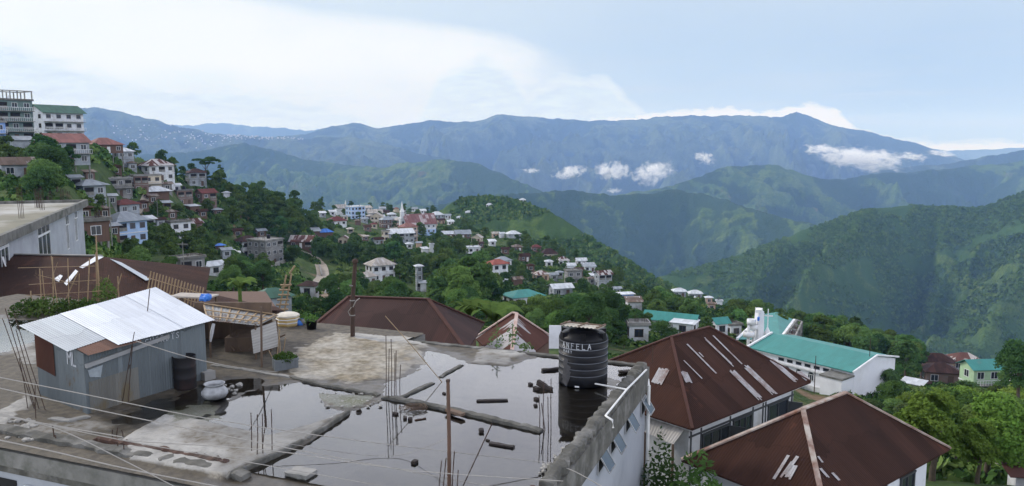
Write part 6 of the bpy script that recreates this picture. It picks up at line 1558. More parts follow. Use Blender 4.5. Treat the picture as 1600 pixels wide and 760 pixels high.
# the big church with its steeple, and the far small church
def church(u, v, wpx, d=None, label='', roofm='church', wallm='ltblue', steeple=(-1, 1.2), sc=1.0, nm='church'):
    g = hit(u, v) if d is None else at_y(u, v, d); L = wpx * g.y / FPX * 1.05; Wd = L * .55; H = L * .34; r_ = L * .30
    rz = rad(20) - math.atan2(g.x, g.y)
    t = empty(nm, g + Vector((0, Wd * .4, 0)), rz, label, 'church'); l, w_ = L / 2, Wd / 2
    b = MB(); b.lohi((-l, -w_, -5), (l, w_, H)); b.raw([(l, -w_, H), (l, w_, H), (l, 0, H + r_), (-l, -w_, H), (-l, w_, H), (-l, 0, H + r_)], [(0, 1, 2), (3, 5, 4), (0, 2, 5, 3), (1, 4, 5, 2)]); wl = b.build('wall', W_white, t)
    b = MB(); b.lohi((-l - .05, -w_ - .06, -5), (l + .06, -w_ - .001, H * .42)); b.build('blue_base', WALLS[wallm], wl)
    b = MB(); o_ = .8
    roof_face(b, [(-l - o_, -w_ - o_, H - .3), (l + o_, -w_ - o_, H - .3), (l + o_, 0, H + r_ + .1), (-l - o_, 0, H + r_ + .1)], .2); roof_face(b, [(l + o_, w_ + o_, H - .3), (-l - o_, w_ + o_, H - .3), (-l - o_, 0, H + r_ + .1), (l + o_, 0, H + r_ + .1)], .2)
    b.build('roof', ROOFS[roofm], t)
    for k in range(6):
        for z in (H * .25, H * .72): add_window(t, -l + L * (k + .5) / 6, -w_ - .06, z, L / 16, H * .2, 0, F_white, 1)
    x = steeple[0] * l * 1.12; s = L * .085; b = MB()
    b.lohi((x - s, -s, -5), (x + s, s, H * 1.5)); b.lohi((x - s * 1.2, -s * 1.2, H * 1.5), (x + s * 1.2, s * 1.2, H * 1.58)); b.lohi((x - s * .7, -s * .7, H * 1.58), (x + s * .7, s * .7, H * 2.15))
    b.build('tower', W_white, t)
    b = MB(); b.lathe([(s * 1.05, H * 2.15), (s * .55, H * 2.4), (.05, H * 3.15), (0, H * 3.2)], 8, 0, (x, 0, 0), False); b.build('spire', M_white, t)
    for k in range(2): add_window(t, x, -s, H * (.6 + .5 * k), s * .8, H * .3, 0, F_white, 0)
    BOX.append((u - wpx * .7, v - 45, u + wpx * .6, v - 3, g.y, g.x, g.y, L * .6))
church(653, 366, 46, None, 'big church with a steep pinkish striped roof and a white spire in the town')
church(531, 330, 15, 640, 'small distant church with a thin white spire at the town edge', 'beige', 'white', (1, 1), nm='chapel')

# more far small buildings round the town centre, each one a thing
far_rr = random.Random(5)
for k, (u, v, w_, rm, wm, lb) in enumerate([(520, 338, 10, 'white', 'white', 'small white house left of the distant chapel'), (545, 334, 9, 'grey', 'white', 'small grey roof between the chapel and the sky blue house'), (576, 330, 14, 'beige', 'white', 'pale flat roof at the far edge of the town behind the sky blue house'),
   (598, 331, 10, 'grey', 'grey', 'small grey house at the far town edge'), (620, 331, 9, 'pink', 'cream', 'tiny house with a pinkish roof behind the steeple'), (640, 326, 9, 'white', 'white', 'tiny white house on the far town crest'), (700, 342, 10, 'grey', 'white', 'small grey roofed house right of the white tin roof'), (690, 330, 8, 'white', 'white', 'tiny white house at the foot of the spur hill'),
   (560, 352, 9, 'brown', 'brown', 'small brown hut in front of the sky blue house'), (575, 362, 12, 'rust', 'brick', 'low rust roofed hut in the grass under the sky blue house'), (676, 366, 12, 'rust', 'brick', 'rust roofed hut right of the big church base'), (548, 366, 10, 'beige', 'cream', 'small beige hut in the grass right of the blue tarpaulin'),
   (640, 390, 10, 'white', 'white', 'small pale shed below the long blue grey building'), (655, 388, 9, 'grey', 'tan', 'narrow tan hut at the right end of the long blue grey building'), (505, 340, 10, 'white', 'grey', 'small white roof just right of the cream gabled crest house'), (514, 326, 8, 'grey', 'white', 'tiny grey roofed hut above the white small houses'),
   (775, 372, 12, 'beige', 'tan', 'small beige hut among the upper middle trees'), (752, 388, 10, 'rust', 'brown', 'tiny rust roofed hut above the white flat roofed house'), (785, 372, 9, 'white', 'white', 'tiny white hut left of the open white roofed sheds'), (875, 436, 10, 'grey', 'grey', 'small grey hut left of the concrete house'), (912, 405, 8, 'white', 'white', 'white water tank hut on the crest above the tin sheds'), (262, 330, 12, 'grey', 'brown', 'small grey hut in the trees right of the footpath'),
   (240, 320, 14, 'brown', 'brown', 'low brown hut below the broad white tin roof'), (176, 322, 12, 'grey', 'conc', 'small grey hut below the unfinished house'), (208, 268, 12, 'brown', 'grey', 'small grey hut with a brown sheet roof by the pale house'), (160, 232, 12, 'grey', 'brown', 'low dark hut beside the cream house on the ridge'), (330, 310, 10, 'white', 'white', 'tiny white hut behind the red gable roof'), (355, 312, 9, 'white', 'white', 'tiny pale hut high in the ridge trees'),
   (120, 296, 16, 'grey', 'grey', 'grey roofed hut between the thick grove and the pink gabled house'), (142, 285, 14, 'brown', 'brick', 'brick hut under the lower storeys of the pink gabled house'), (182, 275, 15, 'rust', 'brown', 'rust roofed hut in the bushes below the brown stilt house'), (206, 292, 14, 'grey', 'conc', 'raw concrete hut right above the unfinished grey house'),
   (226, 330, 14, 'rust', 'brown', 'rust roofed hut right of the footpath under the broad tin roof'), (262, 300, 14, 'brown', 'conc', 'raw concrete hut under the right end of the striped ridge house'), (276, 302, 12, 'white', 'white', 'small white hut above the brown brick flat house'), (270, 345, 16, 'brown', 'brown', 'brown hut above the patched rust roof'), (252, 358, 14, 'rust', 'grey', 'rust roofed hut left of the white panelled house'),
   (342, 340, 14, 'grey', 'brick', 'grey roofed brick hut in the trees right of the red gable'), (318, 342, 12, 'rust', 'brown', 'rust roofed hut right of the bright tilted shed'), (165, 345, 14, 'brown', 'brown', 'brown hut in the hollow below the two storey grey house'), (180, 372, 16, 'grey', 'brown', 'dark hut above the blue stilt house'), (135, 350, 14, 'rust', 'brown', 'rusty hut hidden beside the corner of the flat roofed building'),
   (355, 405, 14, 'grey', 'grey', 'grey hut in the trees left of the half hidden car'), (372, 372, 12, 'rust', 'brown', 'rust roofed hut above the red roofed white house'), (410, 372, 14, 'grey', 'brown', 'grey hut behind the three storey concrete house'), (345, 398, 12, 'blue', 'brown', 'little hut with a blue sheet roof on the terrace'),
   (540, 345, 10, 'grey', 'cream', 'grey roof squeezed between the red roof and the sky blue house'), (550, 333, 10, 'white', 'white', 'white roof just behind the sky blue house'), (570, 349, 12, 'grey', 'grey', 'grey hut at the foot of the sky blue house'), (580, 344, 12, 'beige', 'brown', 'beige roof left of the row of grey brown roofs'), (596, 345, 12, 'white', 'grey', 'white roof behind the cream gabled town house'),
   (603, 337, 12, 'rust', 'brown', 'rust roof behind the dark house with a grey hip roof'), (618, 347, 10, 'grey', 'tan', 'grey roofed tan hut at the base of the steeple'), (690, 350, 12, 'rust', 'tan', 'rust roof below the white tin roof right of the church'), (705, 352, 11, 'white', 'white', 'white hut where the spur hill begins'), (680, 356, 10, 'grey', 'cream', 'cream hut between the church and the green gap'),
   (585, 358, 10, 'red', 'cream', 'red roofed hut in front of the cream gabled town house'), (616, 366, 12, 'beige', 'tan', 'beige roofed hut under the small tan house'), (572, 378, 10, 'beige', 'brown', 'beige hut in the trees under the grassy bank'), (630, 334, 10, 'rust', 'white', 'rust roof behind the church spire'), (648, 331, 10, 'grey', 'white', 'grey roof right behind the church ridge'), (662, 334, 10, 'white', 'white', 'white roof behind the right gable of the church'), (590, 324, 10, 'white', 'white', 'white speck of a house in the far wood edge'), (567, 322, 10, 'grey', 'white', 'grey speck of a house behind the sky blue house'),
   (830, 425, 12, 'rust', 'brown', 'rust roofed hut above the tan house'), (858, 418, 12, 'white', 'white', 'white hut below the maroon roofed house'), (905, 432, 12, 'rust', 'brown', 'rust roofed hut between the grey tin shed and the concrete house'), (925, 446, 12, 'brown', 'conc', 'brown hut left of the grey wall'), (790, 398, 12, 'rust', 'brown', 'rust roofed hut in the trees above the orange red roof'), (770, 385, 12, 'white', 'white', 'white hut right of the white flat roofed house'), (965, 462, 12, 'grey', 'grey', 'grey hut left of the white roofed blue hut'), (1112, 488, 12, 'brown', 'tan', 'brown hut on the bare bank under the white roofed houses'), (1108, 476, 11, 'white', 'tan', 'pale hut right of the white roofed houses')]):
    make_house('hut', lb, u, v, w_, 1, far_rr.choice(['gable', 'hip', 'shed']), rm, wm, far_rr.uniform(5, 25), cat='hut', win=w_ > 9)

# ------------------------------------------------------------------ roads, track, retaining walls, vehicles
def road(name, px, width, mat, lift=.12):
    pts = [hit(u, v) for u, v in px]; S = []
    for p, q in zip(pts, pts[1:]):
        n = max(2, int((q - p).length / 2)); S += [p.lerp(q, k / n) for k in range(n)]
    S.append(pts[-1]); A = np.array([(p.x, p.y) for p in S]); k = np.ones(7) / 7
    for i in range(2): A[:, i] = np.convolve(np.pad(A[:, i], 3, mode='edge'), k, 'valid')
    V = []; n = len(A); m_ = 5
    for i in range(n):
        d_ = A[min(i + 1, n - 1)] - A[max(i - 1, 0)]; d_ = d_ / (np.hypot(*d_) + 1e-9); s_ = np.array([-d_[1], d_[0]])
        for j in range(m_):
            p = A[i] + s_ * width * (j / (m_ - 1) - .5); V.append((p[0], p[1]))
    V = np.array(V); Z = ground(V[:, 0], V[:, 1]).reshape(n, m_); zc = np.maximum(Z[:, m_ // 2], Z.mean(1)); Z = Z * .25 + zc[:, None] * .75 + lift
    Z = np.maximum(Z, ground(V[:, 0], V[:, 1]).reshape(n, m_) + .06)
    VV = np.column_stack([V, Z.ravel()])
    tag(link(name, np_mesh(name, VV, gridfaces(n, m_), mat, True)), kind='structure'); return S
M_road = mk('dusty_road', (.34, .30, .25), (.25, .22, .18), .5, .95, .2, (.18, .15, .11), .2, .6)
M_earth = mk('bare_earth', (.22, .155, .105), (.16, .115, .08), .3, .95, .3, (.09, .10, .045), .15, .7)
road('road', [(458, 391), (478, 394), (492, 404), (500, 414), (505, 426), (504, 436), (498, 446), (506, 449), (520, 451), (540, 452)], 4.2, M_road)
road('dirt_road', [(512, 450), (508, 458), (506, 466), (512, 474), (518, 484)], 6.5, M_earth, .08)
road('path', [(204, 362), (196, 372), (205, 345), (214, 335), (222, 322), (232, 306)], 2.2, M_road)
road('dirt_track', [(968, 452), (985, 458), (1010, 463), (1035, 464), (1060, 466), (1090, 470)], 4, M_road)
road('yard', [(536, 440), (552, 437), (566, 436)], 12, M_earth)
road('pavement', [(268, 381), (300, 384), (325, 385)], 5, M_road)
def wall_thing(px, h_, label, mat=M_conc, th=.4):
    pts = [hit(u, v) for u, v in px]; b = MB(); c0 = pts[0]
    for p, q in zip(pts, pts[1:]):
        d_ = (q - p); n_ = Vector((-d_.y, d_.x, 0)).normalized() * th / 2; zb = min(p.z, q.z) - 2
        A = [p - n_, q - n_, q + n_, p + n_]
        b.raw([(x.x - c0.x, x.y - c0.y, zb - c0.z) for x in A] + [(A[0].x - c0.x, A[0].y - c0.y, p.z + h_ - c0.z), (A[1].x - c0.x, A[1].y - c0.y, q.z + h_ - c0.z), (A[2].x - c0.x, A[2].y - c0.y, q.z + h_ - c0.z), (A[3].x - c0.x, A[3].y - c0.y, p.z + h_ - c0.z)], [(0, 1, 2, 3)[::-1], (4, 5, 6, 7), (0, 1, 5, 4), (1, 2, 6, 5), (2, 3, 7, 6), (3, 0, 4, 7)])
    tag(b.build('retaining_wall', mat, None, c0), label, 'wall')
wall_thing([(380, 432), (412, 428), (436, 420), (446, 416)], 2.4, 'grey retaining wall below the three storey concrete house')
wall_thing([(494, 408), (500, 420), (503, 432)], .7, 'low kerb wall along the bend of the road', M_conc)
wall_thing([(262, 384), (300, 388), (326, 389)], 1.0, 'dark retaining wall under the parked white vehicles', M_concd)

M_car = mk('white_car_paint', (.72, .73, .74), (.66, .67, .68), .8, .3, 0, spec=.5)
M_tyre = mk('tyre_rubber', (.02, .02, .02), None, 3, .9, 0)
M_lamp = mk('lamp_glass', (.6, .6, .58), None, 3, .2, 0)
def vehicle(u, v, rz, label, pickup=False, paint=M_car):
    g = hit(u, v); t = empty('parked_car' if not pickup else 'parked_pickup', g + Vector((0, 0, .12)), rz, label, 'car' if not pickup else 'pickup')
    L, Wd = (4.9, 1.75) if pickup else (4.1, 1.65)
    def loft(mb, prof, y):      # side outline extruded across
        n = len(prof); mb.raw([(x, -y, z) for x, z in prof] + [(x, y, z) for x, z in prof], [tuple(range(n)), tuple(range(n, 2 * n))[::-1]] + [(i, n + i, n + (i + 1) % n, (i + 1) % n) for i in range(n)])
    b = MB(); h = L / 2
    loft(b, [(-h, .35), (h, .35), (h, .75), (h - .15, .9), (h - 1.2, .98), (-h + .02, .98)], Wd / 2)
    b.build('body', paint, t)
    b = MB()
    cab = [(h - 1.25, .985), (h - 1.75, 1.5), (-.35 if pickup else -h + .75, 1.52), (-.6 if pickup else -h + .1, .985)]
    loft(b, cab, Wd / 2 - .1); cb = b.build('cabin', paint, t)
    b = MB()
    win = [(h - 1.38, 1.02), (h - 1.8, 1.44), (-.42 if pickup else -h + .82, 1.46), (-.55 if pickup else -h + .3, 1.02)]
    loft(b, win, Wd / 2 - .085); b.build('window', M_glass, cb)
    if pickup:
        b = MB(); b.lohi((-h + .08, -Wd / 2 + .1, .99), (-.7, Wd / 2 - .1, 1.0)); b.build('load_bed', M_dark, t)
    for x in (h - .85, -h + .85):
        for y in (-Wd / 2 + .02, Wd / 2 - .02):
            b = MB(); b.tube([(x, y - .1, .33), (x, y + .1, .33)], .33, 14); b.build('wheel', M_tyre, t)
    for y in (-.55, .55): b = MB(); b.box((h + .005, y, .68), (.04, .32, .14)); b.build('headlight', M_lamp, t)
vehicle(525, 446, rad(-8), 'white pickup parked beside the road above the bare yard', True)
vehicle(517, 459, rad(70), 'small white car standing on the dirt road')
vehicle(294, 382, rad(170), 'white car parked left on the terrace under the panelled house')
vehicle(317, 383, rad(-5), 'white pickup parked right on the terrace under the panelled house', True)
vehicle(366, 398, rad(20), 'white car half hidden by trees left of the red roofed white house')
M_carg = mk('silver_car_paint', (.45, .46, .48), None, 1, .3, 0, spec=.5)
for k, (u, v, lb) in enumerate(((738, 425, 'white car at the top left of the yard beside the orange red roof'), (748, 421, 'silver car in the upper row of the yard beside the orange red roof'), (742, 433, 'white car at the front left of the yard beside the orange red roof'), (752, 431, 'silver car near the orange red roof at the front of the yard'))):
    vehicle(u, v, rad(20 + 35 * k), lb, False, M_car if k % 2 == 0 else M_carg)
vehicle(1086, 470, rad(10), 'white car standing before the right white roofed house')

# posts and poles in the town
def pole(u, v, h_, label, arms=0, r=.1, mat=M_conc, nm='street_pole', cat='pole'):
    g = hit(u, v); t = empty(nm, g, rng.uniform(-.3, .3), label, cat); b = MB(); b.tube([(0, 0, -1), (0, 0, h_)], [r, r * .7], 6); b.build('shaft', mat, t)
    for k in range(arms): b = MB(); b.lohi((-.9, -.05, h_ - .4 - .7 * k), (.9, .05, h_ - .3 - .7 * k)); b.build('crossarm', mat, t)
pole(176, 398, 9, 'pale concrete pole left of the blue stilt house', 0)
pole(247, 347, 8, 'pale concrete pole by the white roofed annexe', 1)
pole(1272, 615, 5.5, 'thin dark pole on the lawn left of the hall annexe', 0, .07, M_rust)
pole(1355, 622, 9, 'thin dark pole before the right end of the teal hall', 0, .07, M_rust)
pole(562, 440, 5, 'wooden post in the bare yard left of the farm houses', 0, .1, M_wood)
pole(289, 452, 8, 'pale pole standing before the low unfinished concrete house', 1)
# ladder-like bamboo frames in front of the brown roofed house
g = at_y(438, 492, 60); t = empty('bamboo_ladder', g, .1, 'ladder like structure of pale bamboo behind the yellow tub', 'ladder')
fl = lambda u, v: at_y(u, v, 60) - g
for p, q in (((434, 495), (447, 430)), ((443, 495), (455, 428)), ((440, 450), (455, 445)), ((452, 428), (460, 416))): b = MB(); b.tube([fl(*p), fl(*q)], .07, 5); b.build('upright', M_bamboo, t)
for k in range(6): b = MB(); s = k / 5; b.tube([fl(430 + 8 * s, 484 - 38 * s), fl(450 + 4 * s, 484 - 38 * s)], .08, 5); b.build('rung', M_bamboo, t)
# ================================================================== trees and plants
def crown_arrays(seed, h, r, n, leaf, lobes=9, base=.32, shape='round'):
    """leaf quads on an uneven cluster of lobes; returns verts, faces"""
    R = np.random.RandomState(seed); C = []
    for k in range(lobes):
        a = R.rand() * 6.283; t = R.rand() ** .7
        if shape == 'cone': zz = base + (1 - base) * t; rr = r * (1.05 - t) * .7
        elif shape == 'flat': zz = .72 + .24 * R.rand(); rr = r * .85 * math.sqrt(R.rand())
        else: zz = base + .12 + (1 - base - .22) * t; rr = r * .62 * math.sqrt(max(.05, 1 - (2 * (t - .42)) ** 2)) * (.5 + .5 * R.rand())
        lr = r * R.uniform(.30, .52) * (.75 if shape != 'round' else 1)
        C.append((math.cos(a) * rr, math.sin(a) * rr, zz * h, lr))
    C = np.array(C); w = C[:, 3] ** 2; w /= w.sum()
    k = R.choice(len(C), n, p=w); d = R.normal(size=(n, 3)); d /= np.linalg.norm(d, axis=1)[:, None]
    d[:, 2] = np.where(d[:, 2] < -.35, -d[:, 2] * .6, d[:, 2])
    rad_ = C[k, 3] * (1 - .45 * R.rand(n) ** 2.2) * (1 + .25 * (R.rand(n) - .5))
    p = C[k, :3] + d * rad_[:, None] * np.array([1, 1, .72 if shape != 'flat' else .38])
    keep = vnoise(p[:, 0] * 2.2 / r + 7, p[:, 1] * 2.2 / r + p[:, 2] * 2.6 / r, seed) > .22
    p, d = p[keep], d[keep]; n = len(p)
    nn = d * .7 + R.normal(size=(n, 3)) * .55 + np.array([0, 0, .45]); nn /= np.linalg.norm(nn, axis=1)[:, None]
    x = np.cross(nn, R.normal(size=(n, 3))); x /= np.linalg.norm(x, axis=1)[:, None]; y = np.cross(nn, x)
    s = leaf * R.uniform(.6, 1.35, n)[:, None]
    V = np.stack([p - x * s, p + y * s * .62 - nn * s * .18, p + x * s, p - y * s * .62 - nn * s * .18], 1).reshape(-1, 3)
    return V, np.arange(4 * n).reshape(n, 4), C
def trunk_mesh(seed, h, r, C, tr):
    b = MB(); rr = random.Random(seed); top = Vector((rr.uniform(-.1, .1) * r, rr.uniform(-.1, .1) * r, h * .62))
    b.tube([(0, 0, -1.2), (0, 0, h * .12), top * .55, top], [tr * 1.25, tr, tr * .75, tr * .4], 7)
    for c in C[:7]:
        s = top * rr.uniform(.45, .95); e = Vector(c[:3]); b.tube([s, s.lerp(e, .5) + Vector((0, 0, .04 * h)), e], [tr * .4, tr * .25, tr * .1], 5)
    return b
M_bark = mk('tree_bark', (.11, .085, .06), (.06, .05, .04), 4, .95, .4)
K = 1.0
L_dark = leafmat('dark_leaves', (0.043, 0.103, 0.031), (0.077, 0.151, 0.043), (0.025, 0.065, 0.022))
L_mid = leafmat('mid_leaves', (0.071, 0.152, 0.039), (0.121, 0.213, 0.053), (0.041, 0.098, 0.028))
L_lite = leafmat('light_leaves', (0.084, 0.152, 0.032), (0.123, 0.196, 0.041), (0.052, 0.104, 0.026))
L_yel = leafmat('yellow_green_leaves', (.14, .26, .03), (.20, .31, .04), (.08, .17, .025))
L_olive = leafmat('olive_leaves', (.07, .125, .04), (.10, .155, .05), (.045, .085, .028))
def tree_proto(nm, seed, h, r, n, leaf, mat, lobes=9, base=.3, shape='round', tr=.22):
    V, F, C = crown_arrays(seed, h, r, n, leaf, lobes, base, shape)
    cm = np_mesh('crown', V, F, mat); tm = trunk_mesh(seed, h, r, C, tr).mesh('trunk', M_bark)
    return dict(nm=nm, h=h, r=r, crown=cm, trunk=tm)
PROTO = {
 'dark': [tree_proto('broadleaf_tree', 100 + k, 9, 3.6, 2600, .34, L_dark, 10 + k, .22) for k in range(3)],
 'mid': [tree_proto('broadleaf_tree', 120 + k, 8, 3.5, 2600, .34, L_mid, 10 + k, .2) for k in range(4)],
 'lite': [tree_proto('broadleaf_tree', 140 + k, 7, 3.2, 2400, .34, L_lite, 9 + k, .2) for k in range(3)],
 'olive': [tree_proto('broadleaf_tree', 160 + k, 7, 3.2, 2300, .34, L_olive, 9, .2) for k in range(2)],
 'cone': [tree_proto('conifer', 180 + k, 11, 2.4, 2300, .30, L_dark, 14, .12, 'cone', .18) for k in range(2)],
 'flat': [tree_proto('spreading_tree', 190, 12, 5.2, 2600, .38, L_dark, 9, .6, 'flat', .25)],
 'neard': [tree_proto('broadleaf_tree', 200 + k, 8, 3.6, 11000, .17, L_dark, 14, .15) for k in range(2)],
 'nearm': [tree_proto('broadleaf_tree', 210 + k, 7, 3.4, 11000, .17, L_mid, 14, .15) for k in range(3)],
 'nearl': [tree_proto('broadleaf_tree', 220 + k, 6.5, 3.2, 10000, .17, L_lite, 13, .15) for k in range(2)],
 'neary': [tree_proto('broadleaf_tree', 230 + k, 6.5, 3.0, 9000, .17, L_yel, 13, .15) for k in range(2)],
 'nearo': [tree_proto('broadleaf_tree', 240, 6.5, 3.2, 9500, .16, L_olive, 13, .12)],
}
tr_rng = random.Random(99); TREES = []; QUEUE = []
def plant(kind, g, h, label, group, cat='tree', wide=1.0, nm=None):
    p = tr_rng.choice(PROTO[kind]); s = h / p['h']
    TREES.append((g.x, g.y, p['r'] * s))
    QUEUE.append((h / g.y + (1 if group is None else 0), p, g.copy(), tr_rng.uniform(0, 6.28), s, wide, label, cat, group, nm or p['nm'], kind))
def hash_(k): return sum(ord(c_) for c_ in k[0]) * 7 + k[1]
def hides(u, v, g, h, r):
    f = FPX / g.y; x0, x1, y0, y1 = u - r * f * .8, u + r * f * .8, v - h * f, v
    for (a, b_, c_, d_, dist, hx, hy, hr) in BOX:
        if math.hypot(g.x - hx, g.y - hy) < hr + r * .35: return True
        if dist > g.y - 2 and x0 < c_ and x1 > a and y0 < d_ and y1 > b_:
            ox = min(x1, c_) - max(x0, a); oy = min(y1, d_) - max(y0, b_)
            if ox * oy > .24 * (c_ - a) * (d_ - b_): return True
    return False
def inpoly(u, v, poly):
    c = False; n = len(poly)
    for i in range(n):
        (x0, y0), (x1, y1) = poly[i], poly[(i + 1) % n]
        if (y0 > v) != (y1 > v) and u < (x1 - x0) * (v - y0) / (y1 - y0) + x0: c = not c
    return c
def grove(poly, n, kinds, hr, label, group, sep=.75, tries=14, wide=1.0):
    us_ = [p[0] for p in poly]; vs_ = [p[1] for p in poly]; done = 0
    for _ in range(n * tries):
        if done >= n: break
        u, v = tr_rng.uniform(min(us_), max(us_)), tr_rng.uniform(min(vs_), max(vs_))
        if not inpoly(u, v, poly): continue
        g = hit(u, v); h = tr_rng.uniform(*hr); kd = tr_rng.choice(kinds); r = PROTO[kd][0]['r'] * h / PROTO[kd][0]['h'] * wide
        if hides(u, v, g, h, r): continue
        if any((g.x - a) ** 2 + (g.y - b_) ** 2 < (sep * (r + c_) * .75) ** 2 for a, b_, c_ in TREES): continue
        plant(kd, g, h, label, group, wide=wide); done += 1
# singles that stand out
def single(kind, u, v, hpx, label, cat='tree', wide=1.0, nm=None, d=None):
    g = hit(u, v) if d is None else at_y(u, v, d); return plant(kind, g, hpx * g.y / FPX, label, None, cat, wide, nm)
single('flat', 322, 290, 44, 'tall spreading tree with layered branches standing on the ridge line', wide=1.1)
single('cone', 346, 292, 40, 'dark pointed tree right of the tall spreading ridge tree')
single('cone', 388, 300, 34, 'dark pointed tree at the middle of the ridge')
single('cone', 292, 270, 28, 'thin dark tree at the left of the spreading ridge tree')
single('neard', 160, 222, 30, 'dense dark tree at the end of the long white house')
single('dark', 186, 232, 18, 'small dome shaped tree on the ridge behind the blue roof')
single('dark', 78, 222, 16, 'dark bush tree against the front of the long white house')
single('neard', 458, 416, 30, 'round dark tree on the inside of the road bend', wide=1.2)
single('neard', 765, 488, 58, 'large dark round tree in front of the tall orange roofed house', wide=1.0)
single('neard', 1036, 545, 44, 'round dark tree before the faded teal building', wide=1.25)
single('lite', 625, 442, 30, 'light green tree right of the old grey hip roof')
single('neary', 628, 400, 16, 'small yellow green tree below the long blue grey building')
single('nearm', 1092, 510, 32, 'round tree at the right end of the faded teal building', wide=1.2)
single('neary', 1500, 720, 95, 'large bright yellow green tree at the right', wide=1.15, d=72)
single('neary', 1560, 758, 90, 'bright yellow green tree at the bottom right', wide=1.2, d=64)
single('nearl', 1465, 735, 70, 'light green tree just right of the dark hip roof', wide=1.1, d=66)
single('neard', 1590, 640, 110, 'tall dark tree at the right edge', wide=.95, d=84)
single('nearo', 1420, 690, 60, 'greyish olive tree behind the dark hip roof', wide=1.3, d=82)
single('nearo', 1360, 668, 45, 'olive shrubby tree right of the hall annexe', wide=1.4, d=92)
single('nearm', 1530, 650, 45, 'leafy tree in front of the pale green building', wide=1.1, d=95)
single('nearm', 1590, 700, 60, 'dark leafy tree above the bottom right yellow green tree', wide=1.1, d=78)
single('nearm', 1440, 760, 50, 'small leafy tree beside the gable of the dark hip roof', wide=1.1, d=60)
for (u, v, hp, k, lb) in ((800, 512, 42, 'nearl', 'bright leafy tree behind the striped roof, left'), (840, 512, 52, 'nearl', 'bright leafy tree behind the striped roof, right'), (905, 520, 62, 'nearm', 'dense leafy tree directly behind the black tank'), (955, 525, 68, 'neard', 'dark leafy tree right of the black tank'), (870, 515, 50, 'nearm', 'leafy tree left behind the black tank'), (760, 505, 38, 'nearm', 'leafy tree above the right end of the maroon roof'), (975, 545, 22, 'nearl', 'small bright bush between the tank and the rust hip roof')):
    single(k, u, v, hp, lb, wide=1.1)
for (u, v, hp, k, lb) in ((560, 470, 44, 'neard', 'dark tree rising behind the left end of the maroon roof'), (590, 478, 40, 'nearm', 'leafy tree rising behind the middle of the maroon roof'), (535, 490, 34, 'neard', 'dark tree between the dirt road and the maroon roof'), (492, 490, 26, 'nearm', 'low round tree left of the dirt road end'), (470, 486, 22, 'neard', 'low dark tree in front of the brown roofed house')):
    single(k, u, v, hp, lb, wide=1.15)
for k, (u, v, hp, d, kd, lb) in enumerate(((1450, 800, 70, 58, 'nearl', 'light leafy shrub tree right of the hip roof gable at the bottom'), (1505, 810, 78, 56, 'neary', 'yellow green shrub tree at the bottom right, left one'), (1555, 815, 85, 55, 'nearm', 'mid green shrub tree at the bottom right, middle one'), (1600, 800, 85, 57, 'neary', 'yellow green shrub tree cut by the lower right frame edge'), (1475, 700, 40, 80, 'nearm', 'mid green shrub tree behind the yellow green ones'), (1400, 655, 34, 90, 'nearm', 'small shrub tree beside the white sheeting roof'), (1545, 690, 55, 82, 'nearl', 'light leafy shrub tree below the pale green building'))):
    single(kd, u, v, hp, lb, wide=1.3, d=d)
# groves
grove([(60, 250), (110, 262), (140, 300), (140, 322), (0, 325), (0, 285), (60, 285)], 30, ['neard', 'nearm', 'dark'], (6, 11), 'dark tree of the thick grove above the large grey building', 'trees of the grove above the grey building', .6)
grove([(0, 228), (70, 235), (90, 262), (0, 270)], 12, ['nearm', 'nearo', 'lite'], (3, 5.5), 'bushy tree on the slope below the apartment block', 'trees below the apartment block', .6)
grove([(170, 215), (235, 240), (290, 262), (330, 285), (330, 300), (230, 275), (180, 240)], 20, ['dark', 'mid', 'dark'], (5, 8), 'tree along the left end of the ridge line among the houses', 'trees along the left ridge line', .6)
grove([(330, 285), (480, 305), (530, 330), (520, 365), (460, 385), (360, 395), (315, 360), (310, 315)], 74, ['mid', 'mid', 'lite', 'dark', 'lite'], (6, 11), 'tree of the dense wood covering the crest in the left middle', 'trees of the dense crest wood', .6)
grove([(225, 330), (310, 340), (350, 400), (380, 430), (350, 445), (260, 400), (240, 370)], 24, ['mid', 'lite', 'lite'], (4, 7.5), 'tree on the terraced slope between the scattered houses', 'trees on the terraced slope', .7)
grove([(355, 410), (390, 412), (430, 440), (420, 470), (340, 470), (330, 450)], 16, ['nearm', 'neard', 'nearl'], (4, 7), 'tree in the hollow below the red roofed white house', 'trees in the hollow', .6)
grove([(480, 395), (560, 385), (640, 395), (650, 430), (630, 425), (560, 415), (500, 415)], 30, ['dark', 'mid', 'dark'], (8, 12), 'tall dark tree of the belt below the town centre', 'trees of the belt below the town', .55)
grove([(640, 385), (720, 385), (790, 410), (800, 470), (720, 500), (650, 480), (640, 440)], 90, ['dark', 'mid', 'lite', 'mid', 'lite'], (7, 12), 'tree of the dense wood in the centre valley', 'trees of the central wood', .55)
grove([(640, 330), (720, 335), (800, 362), (960, 430), (1000, 452), (960, 462), (880, 440), (800, 405), (700, 385), (560, 350), (560, 335)], 90, ['mid', 'dark', 'mid', 'lite'], (5, 9), 'tree among the houses of the right hand cluster', 'trees among the right cluster', .6)
grove([(500, 322), (760, 330), (760, 340), (500, 335)], 26, ['dark', 'mid', 'cone'], (6, 9), 'small distant tree on the far edge of the town', 'trees at the far town edge', .6)
grove([(900, 455), (1100, 475), (1280, 512), (1300, 545), (1180, 540), (1100, 515), (1000, 500), (900, 480)], 85, ['mid', 'dark', 'mid', 'lite'], (5, 8.5), 'tree of the wood along the slope behind the teal roofs', 'trees behind the teal roofs', .55)
grove([(1240, 525), (1330, 535), (1500, 590), (1500, 610), (1400, 600), (1320, 570), (1250, 545)], 60, ['mid', 'nearm', 'dark', 'lite'], (6, 9), 'tree of the wooded rim to the right of the church', 'trees of the wooded rim', .5)
